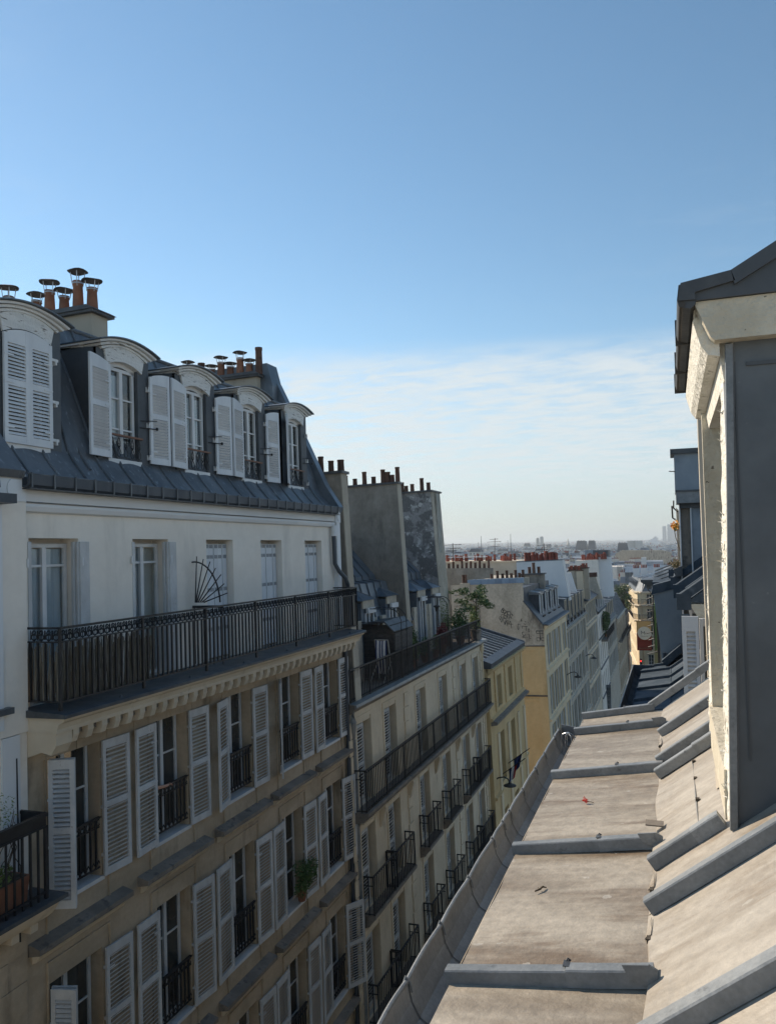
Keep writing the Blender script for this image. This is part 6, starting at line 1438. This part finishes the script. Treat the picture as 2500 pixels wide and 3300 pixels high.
# pale walls further down on the left row
t = solo('apartment_building', 'pale blank gable with drain pipes on its right edge far beyond the red pots', 'building', (-18, 242, -24)); m = MB(); m.box(-20.2, -14.0, 240, 250, -26, -6.5); m.build('wall', 'plaster', t)
for k in range(4): MB().tube([(-14.3-.35*k, 239.9, -20), (-14.3-.35*k, 239.9, -6.2+.3*(k % 2))], .07, 4).build('pipe', 'batten', t)
t = solo('roof_cabin', 'grey flat-topped cabin standing behind the red pots of the white chimney wall', 'cabin', (-11, 133, -6)); m = MB(); m.box(-13.4, -12.1, 130, 134, -8, -.8); m.k = 1; m.box(-12.1, -9.7, 130, 134, -8, -.85); m.build('walls', ['blueg', 'zincd'], t)
# ------------------------------------------------------------------ rounded corner building at the end of the street
cb_ = solo('apartment_building', 'sunlit cream corner building with curved slate mansard and wrap-around balconies closing the street', 'building', (-5.8, 150, ZB-1))
segs = [((-8.7, 166), (-6.5, 145)), ((-6.5, 145), (-5.2, 142.6)), ((-5.2, 142.6), (1.5, 141.0))]
zR = -8.35; crow = [(-10.45, 1.75), (-13.1, 1.85), (-15.7, 1.8), (-18.3, 1.8), (-20.9, 1.8), (-24.4, 2.6)]
for si, (a, b) in enumerate(segs):
    A, B_ = Vector((*a, 0)), Vector((*b, 0)); Lg = (B_-A).length; d = (B_-A).normalized(); nrm = Vector((d.y, -d.x, 0)); 
    nc = (7, 1, 3)[si]; hs = [(Lg*(k+.5)/nc-.45, Lg*(k+.5)/nc+.45, z, z+h) for k in range(nc) for z, h in crow]
    m = MB(); m.recalc = False; P = lambda u, v, dd: tuple(A+d*u-nrm*dd)[:2]+(v,)
    m.pierced(P, 0, Lg, ZB-2, zR, hs, .25); m.build('facade_wall', 'creamy', cb_)
    rot = math.atan2(nrm.y, nrm.x)
    for h in hs: p = A+d*((h[0]+h[1])/2)-nrm*.2; window(cb_, p.y, h[2], p.x, .88, h[3]-h[2], 3, rot)
    for z, over in ((zR+.05, .35), (-10.5, .6), (-13.15, .45), (-15.75, .2), (-21.3, .3)):
        q = MB(); c4 = [A-nrm*.1, B_-nrm*.1, B_+nrm*over, A+nrm*over]; q.prism([(p.x, p.y) for p in c4], 'z', z-.22, z); q.build('cornice', 'stonel', cb_)
    for z in (-10.5, -13.15):
        q = MB(); s = MB(); o_ = (.55 if z > -12 else .40)
        pa, pb = A+nrm*o_, B_+nrm*o_; q.tube([(pa.x, pa.y, z+.9), (pb.x, pb.y, z+.9)], .035, 4)
        q = q.build('balcony_rail', 'iron', cb_); n = int(Lg/.16)
        for k in range(n): p = pa.lerp(pb, k/n); s.tube([(p.x, p.y, z), (p.x, p.y, z+.9)], .018, 3, False)
        s.build('rail_bars', 'iron', q, kind='stuff')
    # mansard panel and dormers
    q = MB(); q.recalc = False; a2, b2_ = A-nrm*1.0, B_-nrm*1.0; q.quad((A.x, A.y, zR+.06), (B_.x, B_.y, zR+.06), (b2_.x, b2_.y, -6.1), (a2.x, a2.y, -6.1)); q.quad((a2.x, a2.y, -6.1), (b2_.x, b2_.y, -6.1), (b2_.x+5, b2_.y+10, -5.2), (a2.x+5, a2.y+8, -5.2)); q.build('mansard_roof', 'zinc' if si else 'zincd', cb_)
    for k in range(nc if si != 1 else 0):
        p = A+d*(Lg*(k+.5)/nc)-nrm*.25; q = MB(); e1, e2 = p-d*.5, p+d*.5; e3, e4 = e2-nrm*1.2, e1-nrm*1.2; q.prism([(v.x, v.y) for v in (e1, e2, e3, e4)], 'z', zR+.1, zR+1.75); q = q.build('dormer', 'zinc', cb_)
        r_ = MB(); e1, e2 = p-d*.34+nrm*.01, p+d*.34+nrm*.01; r_.recalc = False; r_.quad((e1.x, e1.y, zR+.25), (e2.x, e2.y, zR+.25), (e2.x, e2.y, zR+1.6), (e1.x, e1.y, zR+1.6)); r_.build('pane', 'pane', q)
for k in range(9): q = MB(); q.tube([(-6+.9*k, 146+.4*k, -5.9), (-2+.9*k, 156, -5.1)], .06, 4); q.build('roof_seam', 'plastw', cb_)
for x, y in ((-6.9, 150), (-5.6, 152), (-3.4, 154)):
    q = MB(); q.box(x, x+1.1, y, y+.5, -6, -4.4); q = q.build('chimney', 'plastw', cb_)
    for k in range(4): o = pot(q, x+.15+.27*k, y+.25, -4.4, 'short', 1, 1); o.data = REDPOT
MB().box(-6.0, 1.5, 142.9, 160, ZB-2, zR).build('core', 'creamy', cb_)
org((0, 0, 0))
t = solo('ivy_bush', 'green bush hanging on the left corner of the sunlit cream corner building', 'bush', (-8.2, 158, -12)); m = MB(); foliage(m, (-8.3, 158, -11), (.8, 1.2, 1.8), 500, .16, random.Random(4)); m.build('leaves', 'leafy', t, kind='stuff'); org((0, 0, 0))
# ------------------------------------------------------------------ the city beyond
rng = random.Random(2024)
WM = ['farw2', 'farw', 'cream', 'greyst', 'plaster']; RM = ['farr', 'zinc', 'farr', 'zincb', 'fard']
def far_house(x0, x1, y0, y1, zb, zt, idx):
    wm, rm = rng.choice(WM), rng.choice(RM); cx_ = (x0+x1)/2; rh = rng.uniform(1.6, 3.0)
    nearref = rng.choice(['pale', 'cream', 'grey']);
    t = thing('distant_house', 'far hazy city house with %s walls under a %s roof' % ({'farw2': 'bright white', 'farw': 'pale', 'cream': 'cream', 'greyst': 'grey beige', 'plaster': 'off-white'}[wm], {'farr': 'light zinc', 'zinc': 'grey zinc', 'zincb': 'blue-grey', 'fard': 'dark slate'}[rm]), 'house', (cx_, y0, zb), group='houses of the hazy city beyond the street')
    org((cx_, y0, zb)); ze = zt-rh
    m = MB(); m.box(x0, x1, y0, y1, zb, ze); m.build('wall', wm, t)
    m = MB(); i = rng.uniform(.6, 1.8); a, b = (x0, x1) if rng.random() < .5 else (x0, x1)
    m.v += [(x0, y0, ze+.02), (x1, y0, ze+.02), (x1, y1, ze+.02), (x0, y1, ze+.02), (x0+.1, y0+i, zt-.5), (x1-.1, y0+i, zt-.5), (x1-.1, y1-i, zt-.5), (x0+.1, y1-i, zt-.5), (x0+.1, (y0+y1)/2, zt), (x1-.1, (y0+y1)/2, zt)]
    for f in ((0, 1, 5, 4), (2, 3, 7, 6), (4, 5, 9, 8), (6, 7, 8, 9), (1, 2, 6, 9, 5), (3, 0, 4, 8, 7)): m.f.append(f); m.m.append(0)
    rf = m.build('roof', rm, t)
    if y0 < 520:
        n = int((x1-x0)/2.6)
        for r_ in range(3):
            for k in range(n):
                xx = x0+1.3+2.6*k; 
                if r_ == 0 or y0 < 330: MB().box(xx-.45, xx+.45, y0-.04, y0-.005, ze-2.6-2.9*r_, ze-.8-2.9*r_).build('window', 'pane', t)
    for s in range(rng.choice([1, 1, 2])):
        xx = x0+rng.uniform(.1, .9)*(x1-x0) if s else (x0 if rng.random() < .5 else x1-.5); l = rng.uniform(2, y1-y0-1); ya = y0+rng.uniform(.5, 2)
        sideways = rng.random() < .6
        q = MB()
        if sideways: l = min(rng.uniform(1.5, 4.5), x1-x0-.4); xa = min(max(x0, xx-l/2), x1-l); q.box(xa, xa+l, ya, ya+.6, ze-.5, zt+rng.uniform(.3, 1.1))
        else: q.box(xx, xx+.5, ya, ya+l, ze-.5, zt+rng.uniform(.3, 1.1))
        zt2 = max(v[2] for v in q.v); c = q.build('chimney', rng.choice(['farw2', 'farw', 'plaster', 'quoin', 'stain']), t)
        q = MB(); n = int(l/.42)
        for k in range(n):
            h = rng.uniform(.5, .95); px_, py_ = (xa+.25+.42*k, ya+.3) if sideways else (xx+.25, ya+.25+.42*k); q.lathe((px_, py_, zt2), [(.14, 0), (.12, h)], 5)
        if n > 0: q.build('chimney_pots', 'redpot', c, kind='stuff')
row = 168.; cnt = 0
while row < 640:
    d = rng.uniform(9, 13); x = -.33*row-14
    while x < .03*row+16:
        w = rng.uniform(8, 16)*(1+row/1400)
        if rng.random() < .93 and not (row < 215 and x > -26):
            zg_ = gz(row); zt = zg_+rng.uniform(14.5, 19.0)
            if row < 320: zt = min(zt, -4.6-.004*row+rng.uniform(-1.2, .4))
            far_house(x, x+w-.05, row+rng.uniform(-1.2, 1.2), row+d, zg_-1, zt, cnt); cnt += 1
        x += w
    row += d+rng.choice([2, 8, 14])+row*.018
org((0, 0, 0))
m = MB(); m.recalc = False
mats = ['farw2', 'farw', 'farr', 'fard', 'redpot', 'greyst']
row = 650.
def fbox(x0, x1, y0, y1, z0, z1, kw, kr):
    i = len(m.v); m.v += [(x0, y0, z0), (x1, y0, z0), (x1, y1, z0), (x0, y1, z0), (x0, y0, z1), (x1, y0, z1), (x1, y1, z1), (x0, y1, z1)]
    for q, kk in (((0, 1, 5, 4), kw), ((1, 2, 6, 5), kw), ((3, 0, 4, 7), kw), ((4, 5, 6, 7), kr)): m.f.append(tuple(i+a for a in q)); m.m.append(kk)
while row < 9500:
    sc = 1+row/3500; x = -.36*row-30
    while x < .06*row+30:
        w = rng.uniform(6, 17)*sc; d = rng.uniform(10, 14)*sc
        if rng.random() < .9:
            zg_ = gz(row); H = rng.uniform(13, 21)*(1 if rng.random() < .95 else rng.uniform(1.1, 1.4))*(1 if row < 4000 else rng.uniform(.8, 1.25)); yy = row+rng.uniform(-4, 4)*sc
            kw = rng.choice([0, 0, 0, 1, 1, 5]); kr = rng.choice([2, 2, 2, 3])  # white walls weighted up to stand in for sunlit bits
            fbox(x, x+w, yy, yy+d, zg_-6, zg_+H-3, kw, kr)
            i = 1.2*sc; a = len(m.v); z1, z2 = zg_+H-3, zg_+H; m.v += [(x, yy, z1), (x+w, yy, z1), (x+w, yy+d, z1), (x, yy+d, z1), (x+i, yy+i, z2), (x+w-i, yy+i, z2), (x+w-i, yy+d-i, z2), (x+i, yy+d-i, z2)]
            for q in ((0, 1, 5, 4), (1, 2, 6, 5), (3, 0, 4, 7), (4, 5, 6, 7)): m.f.append(tuple(a+b for b in q)); m.m.append(kr)
            for _ in range(rng.choice([1, 2, 3])):
                cx_ = x+rng.uniform(.05, .9)*w; fbox(cx_, cx_+rng.uniform(.8, 3)*sc, yy+i, yy+i+1.2*sc, z1, z2+rng.uniform(.5, 2.)*sc, rng.choice([0, 0, 1, 4]), rng.choice([4, 4, 0]))
            if row < 3000 and rng.random() < .6: fbox(x+.2*w, x+.2*w+rng.uniform(1.5, 5), yy+i+.5, yy+i+3, z1, z2+rng.uniform(.8, 3), 0, rng.choice([0, 2, 3]))
            if row < 1800:
                for k in range(int(w/3)): fbox(x+1+3*k, x+2+3*k, yy-.06, yy, z1-2.4, z1-.7, 3, 3)
        x += w*(1 if rng.random() < .8 else 1.25)
    row += rng.uniform(11, 18)*(1+row/2600)
o = m.build('distant_rooftops', [Z[a] for a in mats]); o['kind'] = 'stuff'; tag(o, 'hazy sea of far Paris rooftops reaching the horizon', 'rooftops')
# a few named far landmarks
def mark(name, label, cat, x, y, build, mat, kind=None):
    m = MB(); build(m); single(m, name, mat, label, cat, (x, y, gz(y)))
mark('church_tower', 'left and lower of the two square hazy church towers on the horizon', 'church tower', -323, 2000, lambda m: (m.box(-326.5, -319.7, 2000, 2007, -30, 19.5), m.box(-325.6, -320.6, 2001, 2006, 19.5, 21.2)), 'farw')
mark('church_tower', 'right and taller of the two square hazy church towers on the horizon', 'church tower', -312, 2000, lambda m: (m.box(-316.6, -308.8, 2000, 2008, -30, 22.5), m.box(-315.6, -309.8, 2001, 2007, 22.5, 24.2)), 'farw')
mark('church_spire', 'pointed hazy church spire to the right of the twin towers', 'spire', -210, 1700, lambda m: (m.box(-212.6, -207.4, 1700, 1705, -30, 1.5), m.lathe((-210, 1702.5, 1.5), [(3.2, 0), (.3, 14.5)], 4), [m.lathe((-210+a, 1702.5+b, 1.5), [(.6, 0), (.1, 4)], 4) for a in (-2.5, 2.5) for b in (-2.5, 2.5)]), 'farw')
for nm, lb, x0, x1, y, zt in (('palace_roof', 'dark slate pavilion roof left of the twin church towers', -323, -309, 1800, 6.5), ('palace_roof', 'small dark slate roof just right of the twin church towers', -287, -274, 1900, 2.4), ('palace_roof', 'smallest dark roof between the twin towers and the spire', -268, -259.5, 1900, 1.2),
    ('palace_roof', 'broad dark pavilion roof, left of the big pair right of the spire', -137, -120, 1200, 6.6), ('palace_roof', 'broad dark pavilion roof, right of the big pair right of the spire', -119, -107.8, 1200, 6.6), ('palace_roof', 'dark slate roof below the sunlit terraced housing', -58, -45.5, 900, 1.6)):
    def bl(m, x0=x0, x1=x1, y=y, zt=zt):
        w = x1-x0; m.box(x0, x1, y, y+18, gz(y), zt-11); m.prism([(x0, zt-11), (x1, zt-11), (x1-w*.14, zt), (x0+w*.14, zt)], 'y', y-.5, y+18)
        for k in range(5): m.box(x0+w*(.2+.14*k), x0+w*(.24+.14*k), y+2, y+4, zt-3, zt+1.2)
    mark(nm, lb, 'roof', (x0+x1)/2, y, bl, 'fard')
def bar(m): 
    m.box(-24.3, -13.9, 420, 428, -26, -3.1); m.prism([(-27.6, -4.6), (-24.31, -2.9), (-24.31, -26), (-27.6, -26)], 'y', 420.1, 428)
mark('long_building', 'long blank beige building with a sloping left gable in the middle distance', 'building', -20, 420, bar, 'quoin')
def bar2(m): m.box(-13.2, -4.8, 400, 410, -26, -3.1); m.prism([(-4.79, -3.1), (-.5, -4.2), (-.5, -26), (-4.79, -26)], 'y', 400.1, 410)
mark('long_building', 'long shaded grey building right of the beige one in the middle distance', 'building', -8, 400, bar2, 'stain')
mark('slab_house', 'ornate pale block with rows of windows just above the long beige building', 'building', -56, 1300, lambda m: (m.box(-67.4, -44, 1300, 1315, -28, 5.6), [m.box(-66.5+2*k, -65.6+2*k, 1299.4, 1299.9, .5+3*j, 2.4+3*j) for k in range(11) for j in (0,)]), 'farw')
mark('white_stair_tower', 'small sunlit white tower block between the rooftops in the middle distance', 'tower', -8.3, 250, lambda m: m.box(-9, -7.6, 250, 252, -23, -4.0), 'farw2')
mark('blue_roof', 'long bluish zinc roof with skylights in the middle distance', 'roof', -8, 215, lambda m: (m.prism([(215, -7.4), (222, -6.0), (226, -7.4)], 'x', -12, -2.5), m.box(-12, -2.5, 216, 225, -21, -7.4)), 'zincb')
rg = random.Random(3)
for k, (x0, x1, zt, y) in enumerate(((-53, -30, 107, 5000), (-26, -2, 75, 4990), (-24, 16, 117, 5020), (-4, 14, 78, 4980), (16, 34, 96, 5030))):
    lb = ('leftmost slim glass office tower of the hazy cluster', 'shorter tower in front at the centre of the hazy office cluster', 'tallest wide tower at the back of the hazy office cluster', 'low right tower in front of the hazy office cluster', 'rightmost tower of the hazy office cluster')[k]
    def bt(m, x0=x0, x1=x1, zt=zt, y=y):
        m.box(x0, x1, y, y+30, -20, zt)
        for j in range(5): m.box(x0+(x1-x0)*(.08+.19*j), x0+(x1-x0)*(.14+.19*j), y-1.5, y-.01, -10, zt-4)
    mark('office_tower', lb, 'tower', (x0+x1)/2, y, bt, 'tower')
def tiers(m):
    for k in range(9): w = 30-2.4*k; m.box(-70-w+8*math.sin(k), -70+w*.9+4*math.sin(k*2), 3500+3*k, 3520, -15+5.2*k, -15+5.2*(k+1)); 
mark('terraced_housing', 'sunlit white stepped housing block on the horizon left of the office towers', 'building', -70, 3500, tiers, 'farw2')
for x, z1, lb in ((-211.5, 13, 'left thin mast on the horizon above the red chimney pots'), (-176.5, 14.5, 'right thin double mast on the horizon above the red chimney pots')):
    mark('mast', lb, 'mast', x, 900, lambda m: (m.tube([(x, 900, -28), (x, 900, z1)], [.9, .25], 5), m.tube([(x-3.4, 900, -28), (x-3.4, 900, z1-7)], [.6, .2], 4)), 'zincd')
# ------------------------------------------------------------------ haze
m = MB(); m.box(-9600, 6600, -70, 14200, -31, 125); hz = m.mesh('haze', 'iron'); hz.materials.clear()
vm = bpy.data.materials.new('pale_haze'); vm.use_nodes = True; vt = vm.node_tree; vt.nodes.clear()
vo = vt.nodes.new('ShaderNodeOutputMaterial'); pv = vt.nodes.new('ShaderNodeVolumePrincipled'); pv.inputs['Color'].default_value = (.88, .95, 1.0, 1); pv.inputs['Density'].default_value = .00018; pv.inputs['Anisotropy'].default_value = .3
vt.links.new(pv.outputs[0], vo.inputs['Volume']); hz.materials.append(vm)
ho = put(hz, 'haze', kind='stuff'); tag(ho, 'thin pale blue air haze over the whole city', 'haze')
